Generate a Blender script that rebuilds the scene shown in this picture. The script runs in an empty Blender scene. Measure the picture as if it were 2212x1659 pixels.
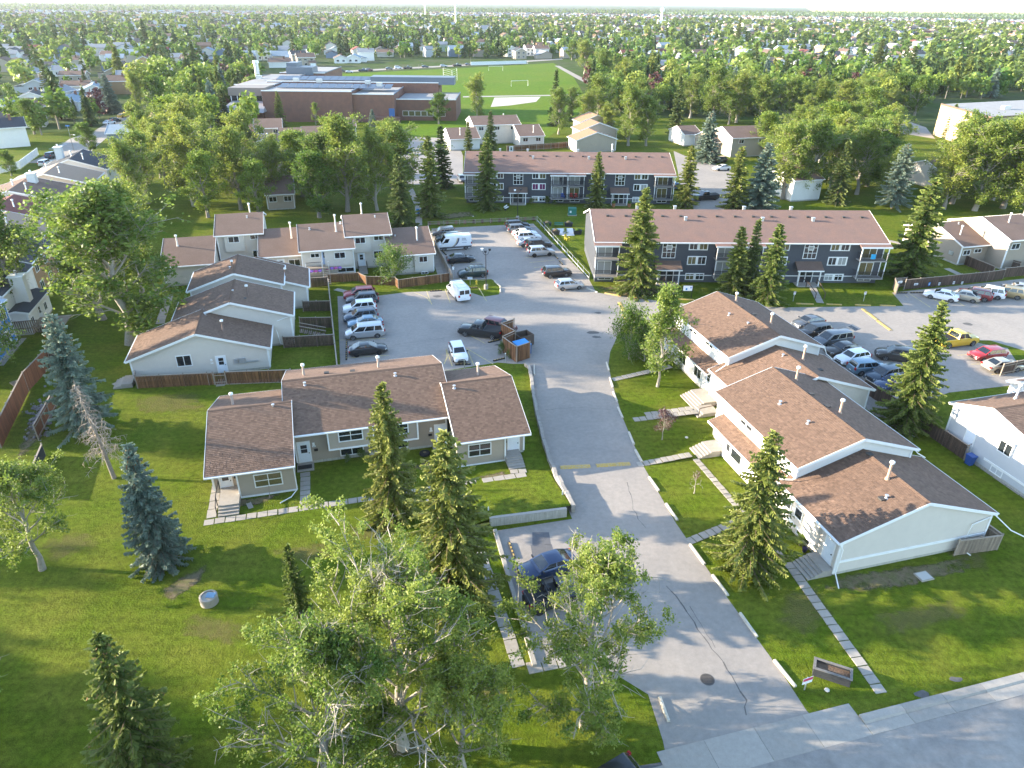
import bpy, bmesh, math, random
import numpy as np
from mathutils import Vector, Matrix
sc = bpy.context.scene
col = sc.collection
rnd = random.Random(7)
R = math.radians
# ------------------------------------------------------------------ camera, light, exposure
CAM_H = 38.0; FPX = 1533.4; CX, CY = 1106.0, 829.5          # survey of the photograph (2212 x 1659 sheet)
PITCH = math.atan((CY-3)/FPX); ROLL = R(0.57)
_r0 = Vector((1, 0, 0)); _u0 = Vector((0, math.sin(PITCH), math.cos(PITCH))); FW = Vector((0, math.cos(PITCH), -math.sin(PITCH)))
RT = math.cos(ROLL)*_r0+math.sin(ROLL)*_u0; UP = -math.sin(ROLL)*_r0+math.cos(ROLL)*_u0
CAM = Vector((0, 0, CAM_H)); HAZE = 5.5e-5
cam = bpy.data.objects.new('camera', bpy.data.cameras.new('camera')); col.objects.link(cam)
cam.matrix_world = Matrix(((RT.x, UP.x, -FW.x, 0), (RT.y, UP.y, -FW.y, 0), (RT.z, UP.z, -FW.z, CAM_H), (0, 0, 0, 1)))
cam.data.sensor_width = 36; cam.data.lens = 36*FPX/2212; cam.data.clip_start = .5; cam.data.clip_end = 90000
sc.camera = cam
SUN_EL, SUN_AZ = R(14.0), R(177.1)        # direction TO the sun: from the left, a little beyond
w = bpy.data.worlds.new('World'); sc.world = w; w.use_nodes = True
nt = w.node_tree; bg = nt.nodes['Background']; sky = nt.nodes.new('ShaderNodeTexSky')
sky.sky_type = 'NISHITA'; sky.sun_disc = False; sky.sun_elevation = SUN_EL; sky.sun_rotation = math.pi/2-SUN_AZ
sky.altitude = 1000; sky.air_density = 1.0; sky.dust_density = 1.0; sky.ozone_density = 1.0
nt.links.new(sky.outputs[0], bg.inputs[0]); bg.inputs[1].default_value = 0.15
sun = bpy.data.objects.new('sun', bpy.data.lights.new('sun', 'SUN')); col.objects.link(sun)
sun.data.energy = 3.8; sun.data.angle = R(0.55); sun.data.color = (1, .86, .66)
_d = Vector((math.cos(SUN_AZ)*math.cos(SUN_EL), math.sin(SUN_AZ)*math.cos(SUN_EL), math.sin(SUN_EL)))
sun.rotation_euler = _d.to_track_quat('Z', 'Y').to_euler(); sun.location = (-60, 20, 60)
vs = sc.view_settings; vs.view_transform = 'Standard'; vs.look = 'None'; vs.gamma = 1; vs.use_curve_mapping = False; vs.exposure = 2.42
sc.render.engine = 'CYCLES'; cy = sc.cycles; cy.use_denoising = True; cy.max_bounces = 6; cy.diffuse_bounces = 3; cy.glossy_bounces = 2
cy.transmission_bounces = 3; cy.volume_bounces = 0; cy.transparent_max_bounces = 6; cy.caustics_reflective = False; cy.caustics_refractive = False
# ------------------------------------------------------------------ survey: photo sheet -> ground
def ray(px, py): return FW+RT*((px-CX)/FPX)-UP*((py-CY)/FPX)
def P(px, py, z=0.0):
    v = ray(px, py); t = (z-CAM_H)/v.z; return CAM+v*t
def height_of(b, px, py, zb=0.0):          # height of a vertical thing at ground point b whose top shows at px,py
    v = ray(px, py); h = Vector((v.x, v.y)); t = b.xy.dot(h)/h.dot(h); return CAM_H+v.z*t-zb
def sheet(p):                               # where a place would show on the sheet (used to keep scattered things off known places)
    q = p-CAM; z = q.dot(FW)
    if z < 1: return -9999, -9999
    return CX+FPX*q.dot(RT)/z, CY-FPX*q.dot(UP)/z
TH = R(15.1); CT, ST = math.cos(TH), math.sin(TH)
def W(u, v, z=0.0): return Vector((u*CT-v*ST, u*ST+v*CT, z))
def UV(p): return p.x*CT+p.y*ST, -p.x*ST+p.y*CT
# ------------------------------------------------------------------ object helpers
def tag(o, label=None, cat=None, group=None, kind=None):
    if label: o['label'] = label
    if cat: o['category'] = cat
    if group: o['group'] = group
    if kind: o['kind'] = kind
    return o
def empty(name, loc, rz=0.0, label=None, cat=None, group=None):
    o = bpy.data.objects.new(name, None); o.empty_display_size = .2; o.location = loc; o.rotation_euler = (0, 0, rz); col.objects.link(o)
    return tag(o, label, cat, group)
def link(name, me, parent=None, loc=None, rot=None, scale=None):
    o = bpy.data.objects.new(name, me); col.objects.link(o)
    if parent: o.parent = parent
    if loc is not None: o.location = loc
    if rot is not None: o.rotation_euler = rot
    if scale is not None: o.scale = scale
    return o
def recolor(o, mats):                       # object-level materials on shared mesh data
    for i, m in enumerate(mats):
        if m is not None and i < len(o.material_slots):
            o.material_slots[i].link = 'OBJECT'; o.material_slots[i].material = m
class MB:
    def __init__(s, ox=0, oy=0, oz=0): s.v = []; s.f = []; s.m = []; s.o = (ox, oy, oz); s.t = None
    def _p(s, p): s.v.append((p[0]-s.o[0], p[1]-s.o[1], p[2]-s.o[2])); return len(s.v)-1
    def poly(s, pts, mi=0): s.f.append([s._p(p) for p in pts]); s.m.append(mi)
    def hexa(s, c, mi=0):                   # 8 corners: bottom 4 ccw, top 4 ccw
        i = [s._p(p) for p in c]
        for q in ((3, 2, 1, 0), (4, 5, 6, 7), (0, 1, 5, 4), (1, 2, 6, 5), (2, 3, 7, 6), (3, 0, 4, 7)): s.f.append([i[k] for k in q]); s.m.append(mi)
    def box(s, x0, x1, y0, y1, z0, z1, mi=0):
        s.hexa([(x0, y0, z0), (x1, y0, z0), (x1, y1, z0), (x0, y1, z0), (x0, y0, z1), (x1, y0, z1), (x1, y1, z1), (x0, y1, z1)], mi)
    def prism(s, pts, z0, z1, mi=0):        # plan polygon, ccw
        a = [s._p((p[0], p[1], z0)) for p in pts]; b = [s._p((p[0], p[1], z1)) for p in pts]; n = len(pts)
        s.f.append(a[::-1]); s.m.append(mi); s.f.append(b); s.m.append(mi)
        for i in range(n): s.f.append([a[i], a[(i+1) % n], b[(i+1) % n], b[i]]); s.m.append(mi)
    def extrude(s, pts, d, mi=0):           # closed 3d polygon pushed along d
        a = [s._p(p) for p in pts]; b = [s._p((p[0]+d[0], p[1]+d[1], p[2]+d[2])) for p in pts]; n = len(pts)
        s.f.append(a[::-1]); s.m.append(mi); s.f.append(b); s.m.append(mi)
        for i in range(n): s.f.append([a[i], a[(i+1) % n], b[(i+1) % n], b[i]]); s.m.append(mi)
    def bar(s, a, b, wd, ht, mi=0, up=(0, 0, 1)):
        a = Vector(a); b = Vector(b); d = (b-a).normalized(); u = Vector(up)
        if abs(d.dot(u)) > .98: u = Vector((1, 0, 0))
        x = d.cross(u).normalized()*(wd/2); y = x.cross(d).normalized()*(ht/2)
        s.hexa([a-x-y, a+x-y, b+x-y, b-x-y, a-x+y, a+x+y, b+x+y, b-x+y], mi)
    def tube(s, pts, rs, n=6, mi=0, cap=True):
        pts = [Vector(p) for p in pts]; rings = []
        for i, p in enumerate(pts):
            d = (pts[min(i+1, len(pts)-1)]-pts[max(i-1, 0)]).normalized()
            u = Vector((0, 0, 1)) if abs(d.z) < .95 else Vector((1, 0, 0))
            x = d.cross(u).normalized(); y = d.cross(x).normalized(); r = rs[i] if isinstance(rs, (list, tuple)) else rs
            rings.append([s._p(p+x*(r*math.cos(2*math.pi*k/n))+y*(r*math.sin(2*math.pi*k/n))) for k in range(n)])
        for a, b in zip(rings, rings[1:]):
            for k in range(n): s.f.append([a[k], b[k], b[(k+1) % n], a[(k+1) % n]]); s.m.append(mi)
        if cap: s.f.append(rings[0]); s.m.append(mi); s.f.append(rings[-1][::-1]); s.m.append(mi)
    def lathe(s, prof, c=(0, 0, 0), n=12, mi=0):   # (r,z) profile about a vertical axis
        rings = [[s._p((c[0]+r*math.cos(2*math.pi*k/n), c[1]+r*math.sin(2*math.pi*k/n), c[2]+z)) for k in range(n)] for r, z in prof]
        for a, b in zip(rings, rings[1:]):
            for k in range(n): s.f.append([a[k], a[(k+1) % n], b[(k+1) % n], b[k]]); s.m.append(mi)
        s.f.append(rings[0][::-1]); s.m.append(mi); s.f.append(rings[-1]); s.m.append(mi)
    def mesh(s, name, mats, smooth=0, tint=None):
        me = bpy.data.meshes.new(name); me.from_pydata(s.v, [], s.f)
        for m in (mats if isinstance(mats, (list, tuple)) else [mats]): me.materials.append(m)
        if any(s.m): me.polygons.foreach_set('material_index', s.m)
        if tint is not None:
            a = me.attributes.new('tint', 'FLOAT', 'FACE'); a.data.foreach_set('value', np.asarray(tint, dtype=np.float32) if not np.isscalar(tint) else np.full(len(s.f), tint, np.float32))
        if smooth:
            me.polygons.foreach_set('use_smooth', [True]*len(s.f)); me.set_sharp_from_angle(angle=R(smooth))
        me.update(); return me
    def build(s, name, mats, parent=None, smooth=0, **k): return link(name, s.mesh(name, mats, smooth), parent, **k)
def npmesh(name, verts, faces, mats, tint=None, mi=None, smooth=False):
    verts = np.asarray(verts, np.float32).reshape(-1, 3); faces = np.asarray(faces, np.int32); k = faces.shape[1]
    me = bpy.data.meshes.new(name); me.vertices.add(len(verts)); me.vertices.foreach_set('co', verts.ravel())
    me.loops.add(faces.size); me.loops.foreach_set('vertex_index', faces.ravel())
    me.polygons.add(len(faces)); me.polygons.foreach_set('loop_start', np.arange(0, faces.size, k, dtype=np.int32))
    if mi is not None: me.polygons.foreach_set('material_index', np.asarray(mi, np.int32))
    if smooth: me.polygons.foreach_set('use_smooth', np.ones(len(faces), bool))
    for m in (mats if isinstance(mats, (list, tuple)) else [mats]): me.materials.append(m)
    me.update(calc_edges=True)
    if tint is not None: me.attributes.new('tint', 'FLOAT', 'FACE').data.foreach_set('value', np.asarray(tint, np.float32))
    return me
# ------------------------------------------------------------------ materials
def node(nt, t, **k):
    n = nt.nodes.new(t)
    for a, b in k.items(): setattr(n, a, b)
    return n
MATS = {}
def mat(name, c, rough=.85, vary=.0, scale=6.0, c2=None, mix_scale=.4, bump=0, bscale=None, objrand=0.0, tint=0.0, lap=0, metal=0, spec=.4, dirt=None, coat=0, streak=0, fine=0, mow=0):
    """one procedural material: noise-varied colour, optional second colour in broad patches, optional bump, lap relief, per-object or per-face variation"""
    if name in MATS: return MATS[name]
    m = bpy.data.materials.new(name); m.use_nodes = True; n = m.node_tree; L = n.links.new; b = n.nodes['Principled BSDF']; MATS[name] = m
    b.inputs['Roughness'].default_value = rough; b.inputs['Metallic'].default_value = metal; b.inputs['Specular IOR Level'].default_value = spec
    if coat: b.inputs['Coat Weight'].default_value = coat; b.inputs['Coat Roughness'].default_value = .06
    geo = node(n, 'ShaderNodeNewGeometry'); pos = geo.outputs['Position']
    col_ = None
    rgb = node(n, 'ShaderNodeRGB'); rgb.outputs[0].default_value = (*c, 1); col_ = rgb.outputs[0]
    if c2:
        t = node(n, 'ShaderNodeTexNoise'); t.inputs['Scale'].default_value = mix_scale; t.inputs['Detail'].default_value = 5; t.inputs['Roughness'].default_value = .62; L(pos, t.inputs['Vector'])
        r = node(n, 'ShaderNodeValToRGB'); r.color_ramp.elements[0].position = .38; r.color_ramp.elements[1].position = .64; L(t.outputs['Fac'], r.inputs[0])
        x = node(n, 'ShaderNodeMix', data_type='RGBA'); L(r.outputs[0], x.inputs[0]); L(col_, x.inputs[6]); x.inputs[7].default_value = (*c2, 1); col_ = x.outputs[2]
    fac = None
    def mul(a, bb):
        if a is None: return bb
        q = node(n, 'ShaderNodeMath', operation='MULTIPLY'); L(a, q.inputs[0]); L(bb, q.inputs[1]); return q.outputs[0]
    def ranged(src, amp):
        q = node(n, 'ShaderNodeMapRange'); L(src, q.inputs[0]); q.inputs[3].default_value = 1-amp; q.inputs[4].default_value = 1+amp; return q.outputs[0]
    if vary:
        t = node(n, 'ShaderNodeTexNoise'); t.inputs['Scale'].default_value = scale; t.inputs['Detail'].default_value = 6; t.inputs['Roughness'].default_value = .7; L(pos, t.inputs['Vector'])
        q = node(n, 'ShaderNodeMapRange'); L(t.outputs['Fac'], q.inputs[0]); q.inputs[1].default_value = .28; q.inputs[2].default_value = .72; q.inputs[3].default_value = 1-vary; q.inputs[4].default_value = 1+vary; fac = mul(fac, q.outputs[0])
    if mow:
        mp = node(n, 'ShaderNodeMapping'); L(pos, mp.inputs[0]); mp.inputs['Rotation'].default_value = (0, 0, -.55); mp.inputs['Scale'].default_value = (.10, 1.5, 1); t = node(n, 'ShaderNodeTexNoise'); t.inputs['Scale'].default_value = 1.0; t.inputs['Detail'].default_value = 3; t.inputs['Distortion'].default_value = .4; L(mp.outputs[0], t.inputs['Vector']); q = node(n, 'ShaderNodeMapRange'); L(t.outputs['Fac'], q.inputs[0]); q.inputs[1].default_value = .35; q.inputs[2].default_value = .65; q.inputs[3].default_value = 1-mow; q.inputs[4].default_value = 1+mow; fac = mul(fac, q.outputs[0])
    if fine:
        t = node(n, 'ShaderNodeTexNoise'); t.inputs['Scale'].default_value = 22; t.inputs['Detail'].default_value = 3; L(pos, t.inputs['Vector']); q = node(n, 'ShaderNodeMapRange'); L(t.outputs['Fac'], q.inputs[0]); q.inputs[1].default_value = .3; q.inputs[2].default_value = .7; q.inputs[3].default_value = 1-fine; q.inputs[4].default_value = 1+fine; fac = mul(fac, q.outputs[0])
    if streak:
        mp = node(n, 'ShaderNodeMapping'); L(pos, mp.inputs[0]); mp.inputs['Scale'].default_value = (9, 9, .8); t = node(n, 'ShaderNodeTexNoise'); t.inputs['Scale'].default_value = 1.0; t.inputs['Detail'].default_value = 4; L(mp.outputs[0], t.inputs['Vector'])
        q = node(n, 'ShaderNodeMapRange'); L(t.outputs['Fac'], q.inputs[0]); q.inputs[1].default_value = .3; q.inputs[2].default_value = .7; q.inputs[3].default_value = 1-streak; q.inputs[4].default_value = 1+streak; fac = mul(fac, q.outputs[0])
    if objrand:
        o = node(n, 'ShaderNodeObjectInfo'); fac = mul(fac, ranged(o.outputs['Random'], objrand))
    if tint:
        a = node(n, 'ShaderNodeAttribute', attribute_name='tint'); fac = mul(fac, ranged(a.outputs['Fac'], tint))
    if fac is not None:
        x = node(n, 'ShaderNodeVectorMath', operation='SCALE'); L(col_, x.inputs[0]); L(fac, x.inputs['Scale']); col_ = x.outputs[0]
    L(col_, b.inputs['Base Color'])
    h = None
    if lap:
        sx = node(n, 'ShaderNodeSeparateXYZ'); L(pos, sx.inputs[0]); q = node(n, 'ShaderNodeMath', operation='DIVIDE'); L(sx.outputs[2], q.inputs[0]); q.inputs[1].default_value = lap
        fr = node(n, 'ShaderNodeMath', operation='FRACT'); L(q.outputs[0], fr.inputs[0]); iv = node(n, 'ShaderNodeMath', operation='SUBTRACT'); iv.inputs[0].default_value = 1; L(fr.outputs[0], iv.inputs[1])
        bp = node(n, 'ShaderNodeBump'); bp.inputs['Strength'].default_value = .9; bp.inputs['Distance'].default_value = .018; L(iv.outputs[0], bp.inputs['Height']); h = bp.outputs[0]
    if bump:
        t = node(n, 'ShaderNodeTexNoise'); t.inputs['Scale'].default_value = bscale or scale; t.inputs['Detail'].default_value = 5; L(pos, t.inputs['Vector'])
        bp = node(n, 'ShaderNodeBump'); bp.inputs['Strength'].default_value = min(1, bump); bp.inputs['Distance'].default_value = .05*max(1, bump); L(t.outputs['Fac'], bp.inputs['Height'])
        if h: L(h, bp.inputs['Normal'])
        h = bp.outputs[0]
    if h: L(h, b.inputs['Normal'])
    return m
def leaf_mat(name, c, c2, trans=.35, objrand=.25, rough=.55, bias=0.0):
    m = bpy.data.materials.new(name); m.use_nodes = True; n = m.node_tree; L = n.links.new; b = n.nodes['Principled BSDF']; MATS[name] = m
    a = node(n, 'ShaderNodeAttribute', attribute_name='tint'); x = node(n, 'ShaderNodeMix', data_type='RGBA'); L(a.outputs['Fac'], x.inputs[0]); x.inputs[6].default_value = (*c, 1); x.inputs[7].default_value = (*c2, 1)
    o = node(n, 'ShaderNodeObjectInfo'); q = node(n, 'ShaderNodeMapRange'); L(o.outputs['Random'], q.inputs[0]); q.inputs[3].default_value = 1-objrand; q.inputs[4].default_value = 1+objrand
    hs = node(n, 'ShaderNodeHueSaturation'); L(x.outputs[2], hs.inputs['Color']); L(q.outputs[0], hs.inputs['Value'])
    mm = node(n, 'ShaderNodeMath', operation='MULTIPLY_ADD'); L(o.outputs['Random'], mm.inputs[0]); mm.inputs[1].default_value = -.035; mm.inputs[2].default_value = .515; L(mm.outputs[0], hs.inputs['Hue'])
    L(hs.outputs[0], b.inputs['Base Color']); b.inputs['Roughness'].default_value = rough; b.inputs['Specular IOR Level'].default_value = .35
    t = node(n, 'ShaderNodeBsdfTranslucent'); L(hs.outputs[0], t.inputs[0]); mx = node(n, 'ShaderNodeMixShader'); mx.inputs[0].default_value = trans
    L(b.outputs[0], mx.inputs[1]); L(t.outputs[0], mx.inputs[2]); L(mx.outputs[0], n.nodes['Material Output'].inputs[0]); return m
GRASS = mat('grass', (.076, .112, .008), .95, .46, 2.2, c2=(.112, .128, .016), mix_scale=.2, bump=1.0, bscale=7.0, spec=.06, fine=.5, mow=.10)
FIELD = mat('field_grass', (.085, .155, .010), .95, .25, .6, c2=(.11, .16, .016), mix_scale=.03, bump=.6, bscale=3.0, spec=.06)
SUBURB = mat('suburb_ground', (.045, .080, .012), .95, .3, .2, c2=(.075, .085, .04), mix_scale=.035, spec=.06)
ASPH = mat('asphalt', (.31, .275, .24), .9, .13, 2.2, c2=(.26, .235, .21), mix_scale=.16, bump=.35, bscale=30)
ASPH2 = mat('street_asphalt', (.24, .22, .2), .9, .2, 1.4, c2=(.29, .265, .235), mix_scale=.25, bump=.45, bscale=25)
ASPHD = mat('asphalt_patch', (.12, .12, .125), .9, .15, 5, bump=.3, bscale=30)
CRACK = mat('crack_fill', (.12, .11, .10), .9, .2, 3)
CONC = mat('concrete', (.32, .29, .25), .85, .12, 3.0, bump=.2, bscale=20, objrand=.09)
CONCW = mat('wall_concrete', (.40, .38, .33), .85, .16, 2.0, streak=.14, bump=.2, bscale=14)
DIRT = mat('bare_soil', (.16, .115, .08), .95, .25, 4, c2=(.1, .11, .04), mix_scale=1.4, bump=.8, bscale=8)
YEL = mat('yellow_paint', (.50, .32, .06), .7, .22, 9.0, c2=(.40, .31, .16), mix_scale=5)
LINE = mat('worn_yellow_line', (.62, .48, .18), .8, .2, 7.0, c2=(.33, .30, .22), mix_scale=3)
WHITE = mat('white_paint', (.8, .8, .78), .45, .04, 2)
WHITELN = mat('white_road_paint', (.6, .6, .6), .7, .2, 6)
TAN = mat('tan_siding', (.40, .335, .26), .6, .04, 1.5, lap=.115)
TAND = mat('taupe_siding', (.33, .275, .215), .6, .04, 1.5, lap=.115)
CREAM = mat('cream_siding', (.60, .55, .48), .6, .04, 1.5, lap=.115)
WSID = mat('white_siding', (.74, .72, .68), .6, .03, 1.5, lap=.115)
GREYS = mat('charcoal_siding', (.058, .064, .078), .6, .10, 3.0, lap=.15)
GREYL = mat('slate_siding', (.085, .092, .108), .6, .06, 3.0)
SHIN = mat('brown_shingle', (.17, .108, .076), .95, .10, 3, tint=.22, objrand=.14, bump=.35, bscale=60)
ROOFB = mat('brown_roof', (.15, .098, .074), .95, .16, 5.0, c2=(.17, .112, .086), mix_scale=.5, lap=.075, bump=.5, bscale=28)
ROOFR = mat('rosy_brown_roof', (.215, .128, .098), .95, .14, 5.0, c2=(.185, .118, .096), mix_scale=.6, lap=.075, bump=.5, bscale=28)
ROOFD = mat('charcoal_roof', (.045, .05, .06), .95, .2, 5.0, lap=.08, bump=.5, bscale=25)
GLASS = mat('window_glass', (.02, .025, .03), .06, spec=.9)
GLASSB = mat('blind_glass', (.30, .31, .30), .25, spec=.6)
GLASSC = mat('curtained_glass', (.13, .11, .05), .15, .4, 9, spec=.6)
GLASSP = mat('purple_curtain_glass', (.16, .03, .11), .2, .2, 9, spec=.6)
DOORW = mat('white_door_paint', (.72, .76, .80), .4, .03, 2)
WOOD = mat('fence_board', (.155, .075, .035), .85, .12, 6, objrand=.38, streak=.40)
WOODR = mat('red_fence_board', (.20, .075, .035), .8, .12, 6, objrand=.22, streak=.25)
WOODG = mat('weathered_board', (.24, .19, .145), .9, .14, 6, objrand=.25, streak=.25)
WOODD = mat('dark_fence_board', (.085, .055, .04), .85, .15, 6, objrand=.3, streak=.35)
WOODT = mat('fence_rail_wood', (.30, .25, .20), .9, .16, 6, objrand=.1)
METAL = mat('galvanised_metal', (.55, .56, .57), .4, .06, 6, metal=.6)
PIPE = mat('painted_flue', (.42, .33, .27), .6, .12, 5)
BLACK = mat('black_metal', (.018, .018, .02), .45)
RUBBER = mat('black_rubber', (.022, .022, .022), .8)
BARK = mat('grey_bark', (.24, .21, .175), .9, .3, 7, bump=.6, bscale=16)
BARKP = mat('pale_poplar_bark', (.31, .28, .235), .85, .25, 6, bump=.4, bscale=16)
BARKS = mat('spruce_bark', (.14, .10, .075), .95, .3, 8, bump=.6, bscale=16)
DEADW = mat('dead_twig', (.33, .28, .235), .95, .2, 8)
LEAFP = leaf_mat('poplar_leaf', (.10, .175, .022), (.29, .34, .07), .46, .16)
LEAFG = leaf_mat('green_leaf', (.075, .15, .018), (.19, .27, .04), .44, .28)
LEAFR = leaf_mat('plum_leaf', (.07, .025, .03), (.12, .05, .05), .25, .2)
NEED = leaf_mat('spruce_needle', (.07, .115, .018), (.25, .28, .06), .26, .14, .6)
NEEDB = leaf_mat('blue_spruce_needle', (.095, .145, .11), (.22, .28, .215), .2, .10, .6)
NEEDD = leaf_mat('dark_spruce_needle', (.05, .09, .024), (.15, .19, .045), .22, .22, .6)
CONE = leaf_mat('brown_cone', (.20, .11, .05), (.28, .17, .08), .1, .1, .7)

def soft_mat(name, c, c2, top=1.0):
    m = mat(name, c, .95, .25, 4, c2=c2, mix_scale=1.4, bump=.6, bscale=8, spec=.08); n = m.node_tree; L = n.links.new; b = n.nodes['Principled BSDF']; a = node(n, 'ShaderNodeAttribute', attribute_name='tint'); g = node(n, 'ShaderNodeNewGeometry'); t = node(n, 'ShaderNodeTexNoise'); t.inputs['Scale'].default_value = 1.6; t.inputs['Detail'].default_value = 6; L(g.outputs['Position'], t.inputs['Vector'])
    ad = node(n, 'ShaderNodeMath', operation='MULTIPLY_ADD'); L(t.outputs['Fac'], ad.inputs[0]); ad.inputs[1].default_value = 1.6; ad.inputs[2].default_value = -.85; s2 = node(n, 'ShaderNodeMath', operation='ADD'); L(a.outputs['Fac'], s2.inputs[0]); L(ad.outputs[0], s2.inputs[1]); r = node(n, 'ShaderNodeMapRange'); L(s2.outputs[0], r.inputs[0]); r.inputs[1].default_value = .2; r.inputs[2].default_value = .75; r.inputs[4].default_value = top; L(r.outputs[0], b.inputs['Alpha']); return m
SOFT = soft_mat('thin_soil', (.17, .13, .085), (.12, .12, .05))
# ------------------------------------------------------------------ trees
def leaf_quads(c, size, rng, up=.5, asp=.62, out=None, outw=.0):
    n = len(c); nr = rng.normal(size=(n, 3)); nr /= np.linalg.norm(nr, axis=1)[:, None]; nr[:, 2] += up
    if out is not None: nr += out*outw
    nr /= np.linalg.norm(nr, axis=1)[:, None]
    t = rng.normal(size=(n, 3)); t -= nr*(t*nr).sum(1)[:, None]; t /= np.linalg.norm(t, axis=1)[:, None]; b = np.cross(nr, t)
    s = size*rng.uniform(.65, 1.35, n)[:, None]; v = np.empty((n, 4, 3)); v[:, 0] = c-t*s*.5; v[:, 1] = c+b*s*.5*asp; v[:, 2] = c+t*s*.5; v[:, 3] = c-b*s*.5*asp
    return v.reshape(-1, 3), np.arange(4*n).reshape(-1, 4)
def strips(a, b, wd, rng, taper=.35):       # narrow quads from a to b
    d = b-a; n = len(a); r = rng.normal(size=(n, 3)); x = np.cross(d, r); x /= np.linalg.norm(x, axis=1)[:, None]+1e-9
    x *= (wd*rng.uniform(.7, 1.3, n))[:, None]*.5 if np.ndim(wd) else wd*.5*rng.uniform(.7, 1.3, n)[:, None]
    v = np.empty((n, 4, 3)); v[:, 0] = a-x; v[:, 1] = a+x; v[:, 2] = b+x*taper; v[:, 3] = b-x*taper
    return v.reshape(-1, 3), np.arange(4*n).reshape(-1, 4)
def gen_poplar(seed, h, rad, nl, ls, dead=.08, base=.22, limbs=16, sub=6, ter=4, leaf=None, bark=None, sig=.28, topdead=0, r0=None, lean=(0, 0), up=0, irr=.16, keep=.8):
    rng = np.random.default_rng(seed); mb = MB(); r0 = r0 or h*.02+.06
    tp = [Vector((0, 0, -.1))]; nn = 9
    for i in range(1, nn): tp.append(Vector((lean[0]*i/nn+rng.normal()*.12*h/14, lean[1]*i/nn+rng.normal()*.12*h/14, h*.93*i/(nn-1))))
    mb.tube(tp, [r0*(1.25 if i == 0 else 1)*(1-.9*i/(nn-1)) for i in range(nn)], 7)
    def at(t):
        f = t/.93*(nn-1); i = min(int(f), nn-2); return tp[i].lerp(tp[i+1], f-i)
    tw = []
    for i in range(limbs):
        s = i/(limbs-1); t = base+(.90-base)*s**.95; az = i*2.39996+rng.normal()*.3; prof = max(.22, 1-((s-.38)/.68)**2)
        Ln = rad*prof*rng.uniform(1-irr*1.6, 1+irr); el = R(18+50*s+up*(1-.6*s)+rng.normal()*9); dr = Vector((math.cos(az)*math.cos(el), math.sin(az)*math.cos(el), math.sin(el)))
        o = at(t); pts = [o]; d = dr.copy()
        for k in range(5): d = (d+Vector((rng.normal()*.12, rng.normal()*.12, .06+rng.normal()*.1))).normalized(); pts.append(pts[-1]+d*(Ln/5))
        rr = r0*(1-.75*t)*.42; mb.tube(pts, [rr*(1-.16*k) for k in range(6)], 5, cap=False)
        dl = rng.random() < dead or (topdead and s > 1-topdead)
        for j in range(sub):
            f = 5*(.22+.78*(j+rng.random()*.6)/sub); a = min(int(f), 4); p = pts[a].lerp(pts[a+1], min(1, f-a)); dd = (pts[a+1]-pts[a]).normalized()
            q = Vector(rng.normal(size=3)); q -= dd*q.dot(dd); q = q.normalized(); e = (dd*.75+q*.85+Vector((0, 0, .12))).normalized(); l2 = Ln*(.46-.2*f/5)*rng.uniform(.75, 1.3)+.35
            p1 = p+e*l2*.5; e2 = (e+Vector(rng.normal(size=3))*.22).normalized(); p2 = p1+e2*l2*.5; r2 = max(.011, rr*.42)
            mb.tube([p, p1, p2], [r2, r2*.7, r2*.35], 4, cap=False)
            for k in range(ter):
                f2 = (k+rng.random())/ter; pp = p.lerp(p1, min(1, f2*2)) if f2 < .5 else p1.lerp(p2, f2*2-1); q = Vector(rng.normal(size=3)).normalized()
                g = (e2*.6+q*.9+Vector((0, 0, .15))).normalized(); l3 = rng.uniform(.45, 1.1)*h/15; pe = pp+g*l3
                mb.tube([pp, pp.lerp(pe, .5)+Vector(rng.normal(size=3))*.04, pe], [.018, .013, .006], 3, cap=False)
                if (not dl or rng.random() < .10) and rng.random() < keep: tw.append((pp, pe))
    a = np.array([t[0] for t in tw]); b = np.array([t[1] for t in tw]); m = len(tw); idx = rng.integers(0, m, nl)
    dens = rng.uniform(.2, 1.0, m); idx = idx[rng.random(nl) < dens[idx]]; f = rng.uniform(.15, 1.15, len(idx))[:, None]
    c = a[idx]*(1-f)+b[idx]*f+rng.normal(size=(len(idx), 3))*sig; v, fc = leaf_quads(c, ls, rng, .45)
    tint = np.clip(rng.uniform(0, 1, len(idx))*.75+rng.normal(size=m)[idx]*.18+.1, 0, 1)
    return mb.mesh('trunk', bark or BARKP, 60), npmesh('crown', v, fc, leaf or LEAFP, tint)
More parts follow.
